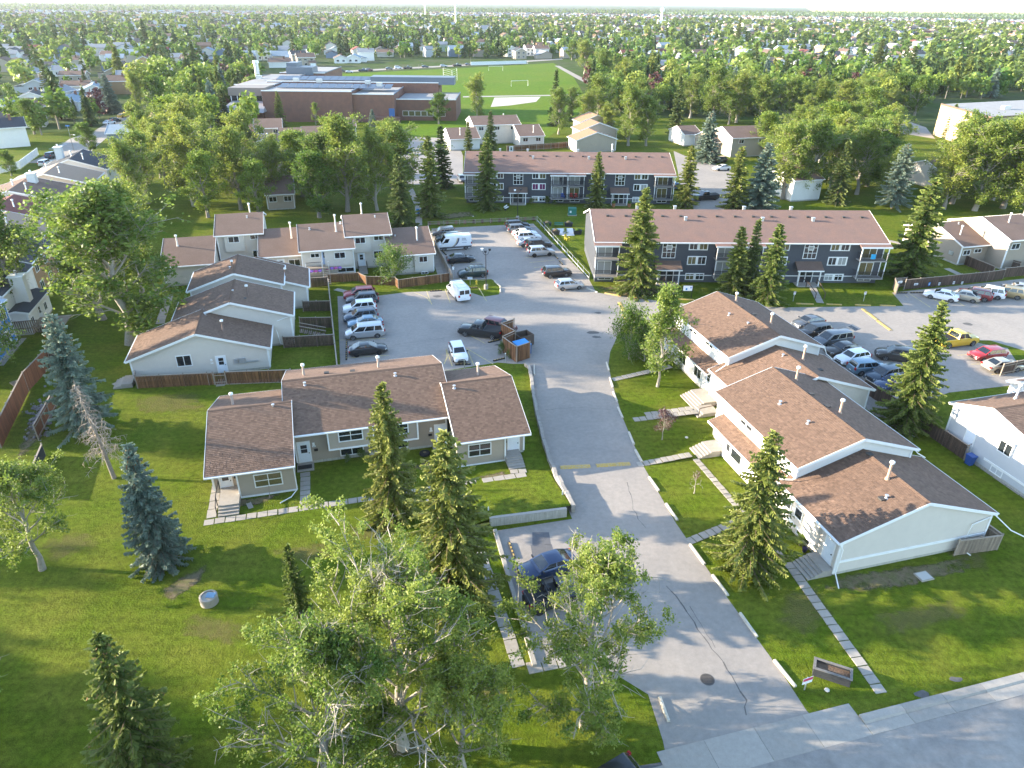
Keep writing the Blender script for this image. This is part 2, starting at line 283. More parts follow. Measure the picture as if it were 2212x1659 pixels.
def gen_spruce(seed, h, rad, step=.42, nb=7, need=None, clear=.04, droop=1.0, wd=.2, top=None, ragged=.2, tuft=.24, conz=0, bald=0):
    rng = np.random.default_rng(seed); mb = MB(); r0 = h*.012+.05
    mb.tube([(0, 0, -.1), (0, 0, h*.5), (rng.normal()*.05, rng.normal()*.05, h*.97)], [r0, r0*.6, .015], 7)
    A = []; B = []; Wd = []; T = []; z = h*clear+.2; cones = []
    while z < h*.985:
        t = z/h; env = (1-t)**.74*(1+.06*math.sin(t*23+seed)); n = max(4, int(nb*(.7+.5*(1-t))+rng.integers(0, 2)))
        for i in range(n):
            if bald and t > 1-bald and rng.random() < .5: continue
            az = 2*math.pi*(i+rng.random()*.8)/n+z*2.1; Ln = (rad*env+.10)*(1-ragged*rng.random())*(1.0 if rng.random() > .12 else .7)
            el0 = R(-22*(1-t)*droop+38*max(0, t-.55)+rng.normal()*6); o = np.array([0, 0, z+rng.normal()*.08]); hd = np.array([math.cos(az), math.sin(az), 0]); k = max(3, int(Ln/tuft))
            for j in range(k):
                s = (j+.6)/k; rr = Ln*s; zz = rr*math.sin(el0)-.10*droop*rr*(1-s)+.22*Ln*max(0, s-.6)**1.5*(1-t*.5); p = o+hd*(rr*math.cos(el0))+np.array([0, 0, zz])
                sl = (.16+.52*(1-s)*min(1, Ln/2.0))*rng.uniform(.75, 1.25)*min(1, .35+Ln/2)
                for sd in (-1, 1):
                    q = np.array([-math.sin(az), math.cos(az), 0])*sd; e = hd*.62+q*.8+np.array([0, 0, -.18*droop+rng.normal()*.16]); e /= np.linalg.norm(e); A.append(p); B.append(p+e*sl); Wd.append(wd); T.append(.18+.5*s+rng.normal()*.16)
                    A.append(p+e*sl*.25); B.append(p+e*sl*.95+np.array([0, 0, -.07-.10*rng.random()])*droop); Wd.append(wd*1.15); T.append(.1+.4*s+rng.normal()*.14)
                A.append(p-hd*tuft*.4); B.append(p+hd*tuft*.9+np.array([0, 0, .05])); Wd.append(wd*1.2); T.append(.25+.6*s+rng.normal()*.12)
                if conz and t > 1-conz and s > .45 and rng.random() < .35: cones.append(p+np.array([0, 0, -.08]))
            e = o+hd*Ln*.96*math.cos(el0)+np.array([0, 0, Ln*.96*math.sin(el0)+.06*Ln])
            mb.tube([o, e], [max(.012, r0*.28*(1-t)), .006], 3, cap=False)
        z += step*(.75+.5*rng.random())*(.55+.6*(1-t))
    A.append(np.array([0, 0, h*.95])); B.append(np.array([0, 0, h])); Wd.append(.12); T.append(.8)
    A = np.array(A); B = np.array(B); v, f = strips(A, B, np.array(Wd), rng); T = np.clip(np.array(T), 0, 1)
    trunk = mb.mesh('trunk', BARKS, 60); crown = npmesh('crown', v, f, need or NEED, T); cm = None
    if cones:
        c = np.array(cones); v, f = strips(c+rng.normal(size=c.shape)*.06, c+np.array([0, 0, -.2])+rng.normal(size=c.shape)*.06, np.full(len(c), .11), rng, .6); cm = npmesh('cones', v, f, CONE, rng.random(len(c)))
    return trunk, crown, cm
def gen_round(seed, n, leaf, h=1.0, rx=.36, base=.18, ls=.085, lobes=6, col_=False):
    """far broadleaf tree of unit height: short trunk and leaf cards gathered in uneven lobes"""
    rng = np.random.default_rng(seed); cs = []
    for i in range(lobes):
        a = i*2.4+rng.random(); r = rx*rng.uniform(.25, .62) if i else 0; cs.append((r*math.cos(a), r*math.sin(a), rng.uniform(base+.18, .78) if i else .70, rx*rng.uniform(.42, .62), rng.uniform(.16, .26)))
    per = n//lobes; C = []; N = []
    for x, y, z, rr, rz in cs:
        d = rng.normal(size=(per, 3)); d /= np.linalg.norm(d, axis=1)[:, None]; q = rng.uniform(.55, 1.0, per)[:, None]**.5; C.append(np.array([x, y, z])+d*q*np.array([rr, rr, rz])); N.append(d)
    C = np.concatenate(C); N = np.concatenate(N); C[:, 2] = np.clip(C[:, 2], base, 1.0); v, f = leaf_quads(C, ls, rng, .3, .8, N, .8)
    mb = MB(); mb.tube([(0, 0, -.02), (0, 0, .45), (.02, 0, .7)], [.022, .014, .005], 5)
    k = len(v); tv = np.array(mb.v); tf = np.array([q for q in mb.f if len(q) == 4])+k
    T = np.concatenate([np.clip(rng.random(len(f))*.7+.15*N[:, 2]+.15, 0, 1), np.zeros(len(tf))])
    return npmesh('broadleaf_tree', np.concatenate([v, tv]), np.concatenate([f, tf]), [leaf, BARK], T, [0]*len(f)+[1]*len(tf))
def gen_cone(seed, n, leaf, rx=.2, ls=.085):
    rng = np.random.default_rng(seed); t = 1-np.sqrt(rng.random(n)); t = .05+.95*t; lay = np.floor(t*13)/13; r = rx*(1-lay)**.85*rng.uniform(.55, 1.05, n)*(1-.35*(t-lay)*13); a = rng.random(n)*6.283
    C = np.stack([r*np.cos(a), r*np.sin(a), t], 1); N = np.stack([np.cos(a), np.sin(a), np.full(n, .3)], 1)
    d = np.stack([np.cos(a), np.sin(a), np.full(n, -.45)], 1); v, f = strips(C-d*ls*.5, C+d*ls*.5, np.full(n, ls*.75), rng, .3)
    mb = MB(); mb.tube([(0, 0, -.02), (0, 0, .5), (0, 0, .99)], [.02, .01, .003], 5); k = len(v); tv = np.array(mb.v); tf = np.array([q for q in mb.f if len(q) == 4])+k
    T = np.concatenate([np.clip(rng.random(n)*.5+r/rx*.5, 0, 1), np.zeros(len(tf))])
    return npmesh('conifer_tree', np.concatenate([v, tv]), np.concatenate([f, tf]), [leaf, BARKS], T, [0]*n+[1]*len(tf))
HEROES = {}
def hero(kind, gen): HEROES[kind] = gen
hero('popA', lambda: (*gen_poplar(3, 17.5, 8.2, 66000, .20, .26, .12, 28, 10, 4, topdead=.16, sig=.19, irr=.3, keep=.62), None, 17.5, 7.6))
hero('popB', lambda: (*gen_poplar(8, 15.5, 6.4, 56000, .20, .2, .08, 25, 9, 4, lean=(1.2, .4), sig=.19, irr=.3, keep=.62, topdead=.05), None, 15.5, 5.6))
hero('popC', lambda: (*gen_poplar(15, 11, 4.8, 30000, .20, .08, .24, 18, 8, 4, sig=.2, keep=.7), None, 11, 4.6))
hero('popD', lambda: (*gen_poplar(21, 17, 6.4, 30000, .34, .07, .12, 26, 9, 4, sig=.30, up=26, irr=.34, keep=.6), None, 17, 6.5))
hero('popE', lambda: (*gen_poplar(27, 16, 6.0, 28000, .34, .09, .12, 24, 9, 4, sig=.30, bark=BARK, up=24, irr=.36, keep=.6), None, 16, 5.8))
hero('popG', lambda: (*gen_poplar(33, 14, 5.4, 20000, .38, .06, .10, 18, 8, 4, leaf=LEAFG, sig=.34, bark=BARK, up=12, irr=.3, keep=.65), None, 14, 5.0))
hero('small', lambda: (*gen_poplar(40, 9, 2.4, 13000, .22, .05, .12, 18, 6, 4, leaf=LEAFP, sig=.2, r0=.13, up=20, irr=.3), None, 9, 2.6))
hero('plum', lambda: (*gen_poplar(44, 3.2, 1.15, 2600, .12, .0, .30, 12, 5, 3, leaf=LEAFR, sig=.12, r0=.05), None, 3.2, 1.15))
hero('sapling', lambda: (*gen_poplar(46, 2.1, .5, 160, .10, .5, .35, 7, 3, 2, leaf=LEAFR, sig=.08, r0=.05), None, 2.1, .5))
hero('bush', lambda: (*gen_poplar(50, 4.2, 3.2, 9000, .22, .0, .02, 22, 7, 4, leaf=LEAFG, sig=.32, r0=.1), None, 4.2, 3.2))
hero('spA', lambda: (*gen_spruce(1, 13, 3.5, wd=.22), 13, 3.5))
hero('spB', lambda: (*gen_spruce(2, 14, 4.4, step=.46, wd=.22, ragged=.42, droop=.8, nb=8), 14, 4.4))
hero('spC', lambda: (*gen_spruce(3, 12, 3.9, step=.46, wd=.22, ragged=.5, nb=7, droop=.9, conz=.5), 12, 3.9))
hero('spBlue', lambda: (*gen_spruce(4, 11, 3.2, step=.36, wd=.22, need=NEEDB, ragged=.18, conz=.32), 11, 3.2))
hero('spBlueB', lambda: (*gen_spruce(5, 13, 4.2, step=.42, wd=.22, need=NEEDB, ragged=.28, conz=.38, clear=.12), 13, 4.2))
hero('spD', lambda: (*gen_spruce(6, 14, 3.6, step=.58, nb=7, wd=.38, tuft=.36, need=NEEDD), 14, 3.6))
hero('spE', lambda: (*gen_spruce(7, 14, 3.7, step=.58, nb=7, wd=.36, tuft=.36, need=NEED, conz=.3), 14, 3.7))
_made = {}
def plant(kind, base, top, label, cat=None, wide=1.0, group=None, name=None, rz=None, zb=0.0, h=None, xy=None):
    if kind not in _made: _made[kind] = HEROES[kind]()
    tr, cr, cn, h0, r0 = _made[kind]
    b = xy if xy is not None else P(*base, zb); hh = h or height_of(b, *top, zb); s = hh/h0*(({'popA': .78, 'popB': .84, 'popC': .88}.get(kind, .97)) if kind[:2] == 'po' and h is None else 1)
    nm = name or {'sp': 'spruce_tree', 'po': 'poplar_tree', 'bu': 'bush', 'sm': 'broadleaf_tree', 'pl': 'plum_tree', 'sa': 'sapling'}[kind[:2]]
    o = empty(nm, b, rnd.uniform(0, 6.28) if rz is None else rz, label, cat or ('bush' if kind == 'bush' else 'tree'), group)
    o.scale = (s*wide, s*wide, s); link('trunk', tr, o); link('crown', cr, o)
    if cn: link('cones', cn, o)
    return o
# ------------------------------------------------------------------ windows, doors and small house parts (mesh data shared between alike pieces)
_wc = {}
def win_mesh(w_, h_, nx, ny):
    k = (round(w_, 2), round(h_, 2), nx, ny)
    if k not in _wc:
        f = .09; m = MB(); x0, x1 = -w_/2, w_/2
        m.box(x0-f, x1+f, -.05, .02, -f, 0); m.box(x0-f, x1+f, -.05, .02, h_, h_+f); m.box(x0-f, x0, -.05, .02, 0, h_); m.box(x1, x1+f, -.05, .02, 0, h_)
        for i in range(1, nx): x = x0+w_*i/nx; m.box(x-.03, x+.03, -.045, .02, 0, h_)
        for j in range(1, ny): z = h_*j/ny; m.box(x0, x1, -.04, .02, z-.03, z+.03)
        p = MB(); p.box(x0, x1, -.012, .015, 0, h_); _wc[k] = (m.mesh('window', WHITE), p)
    return _wc[k]
_pc = {}
def window(par, x, y, z, yaw, w_, h_, nx=2, ny=1, glass=None, name='window'):
    fm, pm = win_mesh(w_, h_, nx, ny); g = glass or GLASS; k = (id(pm), g.name)
    if k not in _pc: _pc[k] = pm.mesh('pane', g)
    o = link(name, fm, par, (x, y, z), (0, 0, R(yaw))); link('pane', _pc[k], o); return o
_dc = {}
def door(par, x, y, z, yaw, w_=.95, h_=2.05, glazed=True, m=None):
    k = (w_, h_, glazed, (m or DOORW).name)
    if k not in _dc:
        a = MB(); f = .1; a.box(-w_/2-f, -w_/2, -.05, .02, 0, h_+f); a.box(w_/2, w_/2+f, -.05, .02, 0, h_+f); a.box(-w_/2, w_/2, -.05, .02, h_, h_+f); a.box(-w_/2, w_/2, -.02, .02, 0, h_, 1)
        for i in (-1, 1):
            a.box(i*w_*.22-w_*.15, i*w_*.22+w_*.15, -.032, -.018, .15, .75, 1)
            if not glazed: a.box(i*w_*.22-w_*.15, i*w_*.22+w_*.15, -.032, -.018, .9, 1.35, 1); a.box(i*w_*.22-w_*.15, i*w_*.22+w_*.15, -.032, -.018, 1.48, 1.85, 1)
        p = MB(); p.box(-w_*.28, w_*.28, -.03, -.018, 1.02, 1.42); p.box(-w_*.28, w_*.28, -.03, -.018, 1.48, 1.86); hd = MB(); hd.box(w_*.38, w_*.46, -.09, -.02, .95, 1.03)
        _dc[k] = (a.mesh('door', [WHITE, m or DOORW]), p.mesh('pane', GLASS) if glazed else None, hd.mesh('handle', BLACK))
    d = _dc[k]; o = link('door', d[0], par, (x, y, z), (0, 0, R(yaw)))
    if d[1]: link('pane', d[1], o)
    link('handle', d[2], o); return o
_flue = {}
def flue(par, x, y, z, h=1.5, m=None, name='flue_pipe'):
    k = (round(h, 1), (m or PIPE).name)
    if k not in _flue:
        a = MB(); a.lathe([(.19, -.15), (.19, .05), (.11, .14), (.11, h-.18), (.17, h-.18), (.17, h-.06), (.13, h)], n=9); c = MB(); c.lathe([(.165, h-.2), (.19, h-.19), (.19, h-.02), (.1, h+.03)], n=9); _flue[k] = (a.mesh('flue_pipe', m or PIPE, 40), c.mesh('cap', WHITE, 40))
    o = link(name, _flue[k][0], par, (x, y, z)); link('cap', _flue[k][1], o)
_vm = {}
def vent(par, x, y, z, kind='cone', yaw=0):
    if kind not in _vm:
        a = MB()
        if kind == 'cone': a.lathe([(.2, -.08), (.2, .03), (.09, .1), (.09, .26), (.15, .27), (.15, .34)], n=8); mm = METAL
        elif kind == 'box': a.box(-.19, .19, -.19, .19, -.15, .42); a.box(-.24, .24, -.26, .22, .42, .55); mm = METAL
        else: a.box(-.2, .2, -.2, .2, -.12, .12); a.box(-.24, .24, -.26, .2, .12, .17); mm = mat('dark_vent', (.06, .055, .05), .7)
        _vm[kind] = a.mesh('roof_vent', mm)
    link('roof_vent', _vm[kind], par, (x, y, z), (0, 0, R(yaw)))
# ------------------------------------------------------------------ shingles: every tab is a wedge of its own
TABW, EXPO = .30, .20
def tab_mb(m, x, y, z, a, s, nrm, wd, ex, lift):    # a along, s upslope, nrm normal
    o = Vector((x, y, z)); p = [o, o+a*wd, o+a*wd+s*ex, o+s*ex]; t0 = nrm*lift; t1 = nrm*.003
    m.hexa([p[0], p[1], p[2], p[3], p[0]+t0, p[1]+t0, p[2]+t1, p[3]+t1])
_tabs = []
def tab_meshes():
    if not _tabs:
        for i in range(8):
            m = MB(); tab_mb(m, 0, 0, 0, Vector((1, 0, 0)), Vector((0, 1, 0)), Vector((0, 0, 1)), TABW*(.80+.1*(i % 3))-.012, EXPO-.004, .022); _tabs.append(m.mesh('shingle', SHIN, tint=[0, .15, .3, .45, .6, .75, .9, 1.0][i]))
    return _tabs
def shingle_plane(par, o, a, s, La, Ls, singles=0, left=None, name='shingles'):
    """lay tabs on a slope (o eave corner, a along the eave, s up the slope, local to par); the first `singles` tabs are objects, the others one joined piece"""
    a = Vector(a).normalized(); s = Vector(s).normalized(); n = a.cross(s).normalized(); o = Vector(o)+n*.006; m = MB(); tint = []; rr = random.Random(int(abs(o.x*91+o.y*17)*10)); tb = tab_meshes() if singles else None; cnt = 0
    for r in range(int(Ls/EXPO)):
        x = -rr.random()*TABW*.9
        while x < La-.03:
            wd = TABW*rr.choice((.8, .9, 1.0)); x0 = max(0, x); x1 = min(La, x+wd)-.012
            if x1-x0 > .05:
                tn = min(1, max(0, rr.gauss(.45, .26)))
                if cnt < singles and x >= 0 and x+wd < La:
                    q = o+a*x+s*(r*EXPO); k = tb[min(7, int(tn*8))]; ob = bpy.data.objects.new('shingle', k); col.objects.link(ob); ob.parent = par
                    ob.matrix_local = Matrix(((a.x, s.x, n.x, q.x), (a.y, s.y, n.y, q.y), (a.z, s.z, n.z, q.z), (0, 0, 0, 1))); cnt += 1
                else:
                    q = o+a*x0+s*(r*EXPO); tab_mb(m, q.x, q.y, q.z, a, s, n, x1-x0, EXPO-.004, .022); tint += [tn]*6
            x += wd
    if m.f: ob = link(name, m.mesh(name, SHIN, tint=tint), par); ob['kind'] = 'stuff'
    return cnt
# ------------------------------------------------------------------ house assembled from gabled units, in plan coordinates (u along, v away)
class House:
    def __init__(s, name, label, u, v, th=TH, cat='house', group=None, z=0):
        s.u, s.v = u, v; c, n = math.cos(th), math.sin(th); s.c, s.n = c, n
        s.r = empty(name, (u*c-v*n, u*n+v*c, z), th, label, cat, group)
    def L(s, p): return (p[0]-s.u, p[1]-s.v, p[2])
    def mb(s): return MB(s.u, s.v, 0)
    def part(s, name, m, mt, smooth=0, par=None): return m.build(name, mt, par or s.r, smooth)
    def win(s, u, v, z, yaw, w_, h_, nx=2, ny=1, glass=None): return window(s.r, u-s.u, v-s.v, z, yaw, w_, h_, nx, ny, glass)
    def door(s, u, v, z, yaw, **k): return door(s.r, u-s.u, v-s.v, z, yaw, **k)
    def flue(s, u, v, z, h=1.5, m=None): flue(s.r, u-s.u, v-s.v, z, h, m)
    def vent(s, u, v, z, kind='cone', yaw=0): vent(s.r, u-s.u, v-s.v, z, kind, yaw)
    def box(s, name, mt, *a, par=None): m = s.mb(); m.box(*a); return s.part(name, m, mt, 0, par)
    def unit(s, a0, a1, b0, b1, ze, rise, axis, wm, rm, oh=.32, og=.25, z0=0, ridge=None, foundation=True, shingles=0, singles=0, gutter=True, ze2=None, trim=None, walls=True, wall_cut=None):
        """a along the ridge, b across it. axis 'u': a=u, b=v. axis 'v': a=v, b=u."""
        T = .15; rb = ridge if ridge is not None else (b0+b1)/2; zr = ze+rise; z2 = ze if ze2 is None else ze2; k1 = rise/(rb-b0); k2 = (zr-z2)/(b1-rb)
        q = (lambda a, b, z: (a, b, z)) if axis == 'u' else (lambda a, b, z: (b, a, z))
        if walls:
            zt = lambda b: (ze+k1*(b-b0) if b <= rb else zr-k2*(b-rb))-T-.02
            c0, c1 = b0+oh, b1-oh; w0, w1 = a0+og, a1-og
            if wall_cut: c0 = wall_cut
            pts = [q(w0, c0, z0+.28), q(w0, c1, z0+.28), q(w0, c1, zt(c1)), q(w0, rb, zt(rb)), q(w0, c0, zt(c0))]
            m = s.mb(); d = q(w1-w0, 0, 0); m.extrude(pts, (d[0], d[1], 0)); s.part('wall', m, wm)
            if foundation: m = s.mb(); A, B = q(w0+.04, c0+.04, 0), q(w1-.04, c1-.04, 0); m.box(min(A[0], B[0]), max(A[0], B[0]), min(A[1], B[1]), max(A[1], B[1]), z0-.1, z0+.27); s.part('foundation', m, CONCW)
            t = .045
            for a, b in ((w0, c0), (w1, c0), (w0, c1), (w1, c1)):
                m = s.mb(); sa = -1 if a == w0 else 1; sb = -1 if b == c0 else 1; A = q(a-(.12 if sa > 0 else t), b-(.12 if sb > 0 else t), 0); B = q(a+(t if sa > 0 else .12), b+(t if sb > 0 else .12), 0)
                m.box(min(A[0], B[0]), max(A[0], B[0]), min(A[1], B[1]), max(A[1], B[1]), z0+.26, zt(b)-.02); s.part('corner_trim', m, WHITE)
        m = s.mb()
        for (ba, za, bb, zb) in ((b0, ze, rb, zr), (rb, zr, b1, z2)):
            m.hexa([q(a0, ba, za-T), q(a1, ba, za-T), q(a1, bb, zb-T), q(a0, bb, zb-T), q(a0, ba, za), q(a1, ba, za), q(a1, bb, zb), q(a0, bb, zb)] if axis == 'u' else [q(a0, bb, zb-T), q(a1, bb, zb-T), q(a1, ba, za-T), q(a0, ba, za-T), q(a0, bb, zb), q(a1, bb, zb), q(a1, ba, za), q(a0, ba, za)])
        roof = s.part('roof', m, rm)
        m = s.mb()
        for a in (a0-.018, a1+.018):
            m.bar(q(a, b0-.02, ze-.10), q(a, rb, zr-.10), .035, .25); m.bar(q(a, rb, zr-.102), q(a, b1+.02, z2-.102), .035, .25)
        for b, zz in ((b0-.02, ze), (b1+.02, z2)): m.bar(q(a0-.03, b, zz-.12), q(a1+.03, b, zz-.12), .036, .22)
        s.part('fascia', m, WHITE, par=roof)
        if gutter:
            for b, zz in ((b0-.10, ze), (b1+.10, z2)):
                m = s.mb(); m.bar(q(a0-.02, b, zz-.09), q(a1+.02, b, zz-.09), .11, .10); s.part('gutter', m, WHITE, par=roof)
        if shingles:
            n = singles; A = lambda *p: Vector(s.L(q(*p)))
            L1 = math.hypot(rb-b0, rise); L2 = math.hypot(b1-rb, zr-z2)
            if axis == 'u':
                n -= shingle_plane(roof, A(a0, b0, ze), (1, 0, 0), A(a0, rb, zr)-A(a0, b0, ze), a1-a0, L1, n)
                n -= shingle_plane(roof, A(a1, b1, z2), (-1, 0, 0), A(a1, rb, zr)-A(a1, b1, z2), a1-a0, L2, n)
            else:
                n -= shingle_plane(roof, A(a1, b0, ze), (0, -1, 0), A(a1, rb, zr)-A(a1, b0, ze), a1-a0, L1, n)
                n -= shingle_plane(roof, A(a0, b1, z2), (0, 1, 0), A(a0, rb, zr)-A(a0, b1, z2), a1-a0, L2, n)
            m = s.mb(); x = a0
            while x < a1-.05:
                e = min(a1, x+.30)
                for sg, kk in ((-1, k1), (1, k2)): m.hexa([q(x, rb, zr+.02), q(e, rb, zr+.02), q(e, rb+sg*.15, zr-.15*kk+.012), q(x, rb+sg*.15, zr-.15*kk+.012), q(x, rb, zr+.06), q(e, rb, zr+.045), q(e, rb+sg*.15, zr-.15*kk+.032), q(x, rb+sg*.15, zr-.15*kk+.05)])
                x += .30
            s.part('ridge_caps', m, SHIN, par=roof)['kind'] = 'stuff'
        return roof
    def downspout(s, pts): m = s.mb(); m.tube(pts, .05, 5); s.part('downspout', m, WHITE)
    def trimline(s, a, b, wd=.05, ht=.2): m = s.mb(); m.bar(a, b, wd, ht); s.part('trim_board', m, WHITE)
def stoop(label, u0, u1, v0, v1, zt, n, toward='-v', group=None, cat='steps', lip=None):
    """concrete landing with n treads running down toward -v / -u"""
    o = empty('concrete_steps', W((u0+u1)/2, (v0+v1)/2), TH, label, cat, group); cu, cv = (u0+u1)/2, (v0+v1)/2; m = MB(cu, cv)
    run = .30; L = (v1 if toward == '-v' else u1)
    if toward == '-v':
        e = v0+run*n; m.box(u0, u1, e, v1, 0, zt); m.build('landing', CONC, o)
        for i in range(n): m = MB(cu, cv); m.box(u0, u1, v0+run*i, v0+run*(i+1)-.002, 0, zt*(i+1)/(n+1)); m.build('step', CONC, o)
    else:
        e = u0+run*n; m.box(e, u1, v0, v1, 0, zt); m.build('landing', CONC, o)
        for i in range(n): m = MB(cu, cv); m.box(u0+run*i, u0+run*(i+1)-.002, v0, v1, 0, zt*(i+1)/(n+1)); m.build('step', CONC, o)
    return o
def railing(label, pts, h=.95, group=None, m=None, posts=True):
    p0 = pts[0]; o = empty('handrail', W(*p0[:2], p0[2]), 0, label, 'railing', group); b = o.location; ps = [W(*p)-b for p in pts]; a = MB()
    for p, q in zip(ps, ps[1:]): a.bar(p+Vector((0, 0, h)), q+Vector((0, 0, h)), .06, .06)
    a.build('rail', m or BLACK, o)
    for p in ps: a = MB(); a.box(p.x-.03, p.x+.03, p.y-.03, p.y+.03, p.z, p.z+h-.03); a.build('post', m or BLACK, o)
# ------------------------------------------------------------------ fences: every board is a part
_bd = {}
def fence(label, pts, h=1.7, mt=None, bw=.14, gap=.02, group=None, post_every=2.4, side=1, z=0.0, name='board_fence', coord=W, rail=None, cap=True):
    mt = mt or WOOD; ps = [coord(*p) if not isinstance(p, Vector) else p for p in pts]; o = empty(name, (ps[0].x, ps[0].y, z), 0, label, 'fence', group); b = Vector((ps[0].x, ps[0].y, 0)); k = (mt.name, bw, h)
    if k not in _bd:
        m = MB(); m.box(0, bw, -.012, .012, .05, h); pm = MB(); pm.box(-.05, .05, -.05, .05, 0, h+.12); pm.box(-.06, .06, -.06, .06, h+.12, h+.15); _bd[k] = (m.mesh('board', mt), pm.mesh('post', WOODT if not rail else rail))
    bm_, pm_ = _bd[k]; rm = MB()
    for p, q in zip(ps, ps[1:]):
        d = (q-p); d.z = 0; Ln = d.length; d.normalize(); ang = math.atan2(d.y, d.x); nx = Vector((-d.y, d.x, 0))*side; x = .06
        while x < Ln-bw: 
            r = p-b+d*x+nx*.055; link('board', bm_, o, (r.x, r.y, rnd.uniform(-.015, .015)), (0, 0, ang)); x += bw+gap
        n = max(1, round(Ln/post_every))
        for i in range(n+1):
            r = p-b+d*(Ln*i/n); link('post', pm_, o, (r.x, r.y, 0), (0, 0, ang))
        for zz in (.3, h-.25): rm.bar(p-b+Vector((0, 0, zz)), q-b+Vector((0, 0, zz)), .05, .09)
        if cap: rm.bar(p-b+nx*.04+Vector((0, 0, h+.025)), q-b+nx*.04+Vector((0, 0, h+.025)), .14, .04)
    rm.build('rail', rail or WOODT, o); return o
def slabs(name, label, pts, w_=.75, ln=.75, gap=.075, z=.03, mt=None, jit=.02, rise=0.0, coord=W):
    """a walk of separate concrete slabs along a line: each slab a part of the path"""
    o = empty(name, (0, 0, 0)); tag(o, kind='structure'); ps = [coord(*p) if not isinstance(p, Vector) else p for p in pts]; o.location = (ps[0].x, ps[0].y, 0); b = Vector((ps[0].x, ps[0].y, 0)); m = MB(); m.box(0, ln, -w_/2, w_/2, -.06, 0); me = m.mesh('slab', mt or CONC)
    for p, q in zip(ps, ps[1:]):
        d = q-p; d.z = 0; Ln = d.length; d.normalize(); n = max(1, int(round(Ln/(ln+gap)))); st = Ln/n
        for i in range(n):
            r = p-b+d*(st*i); link('slab', me, o, (r.x+rnd.gauss(0, jit)*.4, r.y+rnd.gauss(0, jit)*.4, z+rnd.uniform(-.008, .012)+rise*i/max(1, n)), (rnd.gauss(0, .006), rnd.gauss(0, .006), math.atan2(d.y, d.x)+rnd.gauss(0, jit)), ((st-gap)/ln, 1, 1))
    return o
# ------------------------------------------------------------------ vehicles (x forward, ground at z=0)
CARS = dict(
 sedan=dict(L=4.65, W=1.80, H=1.45, prof=[(-.5, .55), (-.49, .86), (-.45, .99), (-.30, 1.02), (.20, .95), (.40, .84), (.475, .70), (.5, .48)], bot=(-.41, .24), top=(-.21, .03), wt=.74, wb=2.70, r=.325),
 hatch=dict(L=4.35, W=1.79, H=1.50, prof=[(-.5, .55), (-.49, .92), (-.46, 1.0), (.20, .97), (.40, .86), (.475, .72), (.5, .48)], bot=(-.485, .25), top=(-.37, .06), wt=.76, wb=2.62, r=.325, wagon=1),
 suv=dict(L=4.62, W=1.86, H=1.68, prof=[(-.5, .60), (-.492, 1.0), (-.47, 1.08), (.22, 1.06), (.41, .97), (.48, .80), (.5, .50)], bot=(-.485, .26), top=(-.40, .08), wt=.77, wb=2.66, r=.36, wagon=1),
 minivan=dict(L=5.1, W=1.97, H=1.76, prof=[(-.5, .55), (-.495, 1.0), (-.47, 1.07), (.30, 1.04), (.43, .90), (.485, .72), (.5, .48)], bot=(-.49, .34), top=(-.43, .15), wt=.80, wb=3.03, r=.34, wagon=1),
 pickup=dict(L=5.8, W=2.02, H=1.92, prof=[(-.5, .70), (-.498, 1.14), (-.49, 1.20), (.22, 1.20), (.45, 1.12), (.49, .90), (.5, .60)], bot=(-.10, .24), top=(-.06, .13), wt=.80, wb=3.65, r=.41, bed=1),
 van=dict(L=5.95, W=2.06, H=2.55, prof=[(-.5, .55), (-.499, 1.20), (-.49, 1.30), (.36, 1.30), (.46, 1.08), (.49, .85), (.5, .50)], bot=(-.496, .40), top=(-.485, .25), wt=.90, wb=3.75, r=.35, cargo=1),
 van_low=dict(L=5.7, W=2.0, H=2.08, prof=[(-.5, .55), (-.499, 1.10), (-.49, 1.20), (.30, 1.16), (.44, 1.02), (.49, .82), (.5, .50)], bot=(-.496, .32), top=(-.485, .20), wt=.87, wb=3.43, r=.36, cargo=1, reardoor=1),
 jeep=dict(L=3.9, W=1.80, H=1.25, prof=[(-.5, .60), (-.498, 1.02), (-.49, 1.06), (.16, 1.08), (.42, 1.05), (.49, 1.0), (.5, .55)], bot=None, wb=2.45, r=.40, open=1))
TYRE = mat('tyre_rubber', (.018, .018, .019), .85); RIM = mat('alloy_rim', (.45, .46, .47), .35, metal=.7); RIMD = mat('dark_rim', (.03, .03, .032), .4, metal=.5)
CGL = mat('car_glass', (.012, .016, .02), .04, spec=1.0); HEADL = mat('headlight_lens', (.62, .64, .66), .15, spec=.8); TAILL = mat('taillight_lens', (.35, .015, .015), .25); PLATE = mat('licence_plate_white', (.7, .7, .68), .5)
def paint(n, c, m=0.0): return mat(n, c, .32, metal=m, spec=.55, coat=.8)
PAINT = dict(red=paint('red_car_paint', (.30, .016, .016)), dred=paint('dark_red_car_paint', (.15, .012, .016)), grey=paint('grey_car_paint', (.12, .13, .14), .4), dgrey=paint('dark_grey_car_paint', (.05, .055, .065), .3), white=paint('white_car_paint', (.78, .79, .80)), navy=paint('slate_blue_car_paint', (.04, .06, .085), .3), blue=paint('blue_car_paint', (.07, .17, .30), .3), lblue=paint('steel_blue_car_paint', (.16, .26, .34), .4), silver=paint('silver_car_paint', (.50, .51, .52), .6), black=paint('black_car_paint', (.012, .013, .015)), teal=paint('dark_teal_car_paint', (.016, .035, .04), .2), gold=paint('gold_car_paint', (.38, .29, .15), .5), beige=paint('beige_car_paint', (.46, .42, .34), .5), yellow=paint('yellow_car_paint', (.62, .40, .02)), bronze=paint('bronze_car_paint', (.07, .06, .05), .4), dblue=paint('dark_blue_car_paint', (.02, .04, .10), .3))
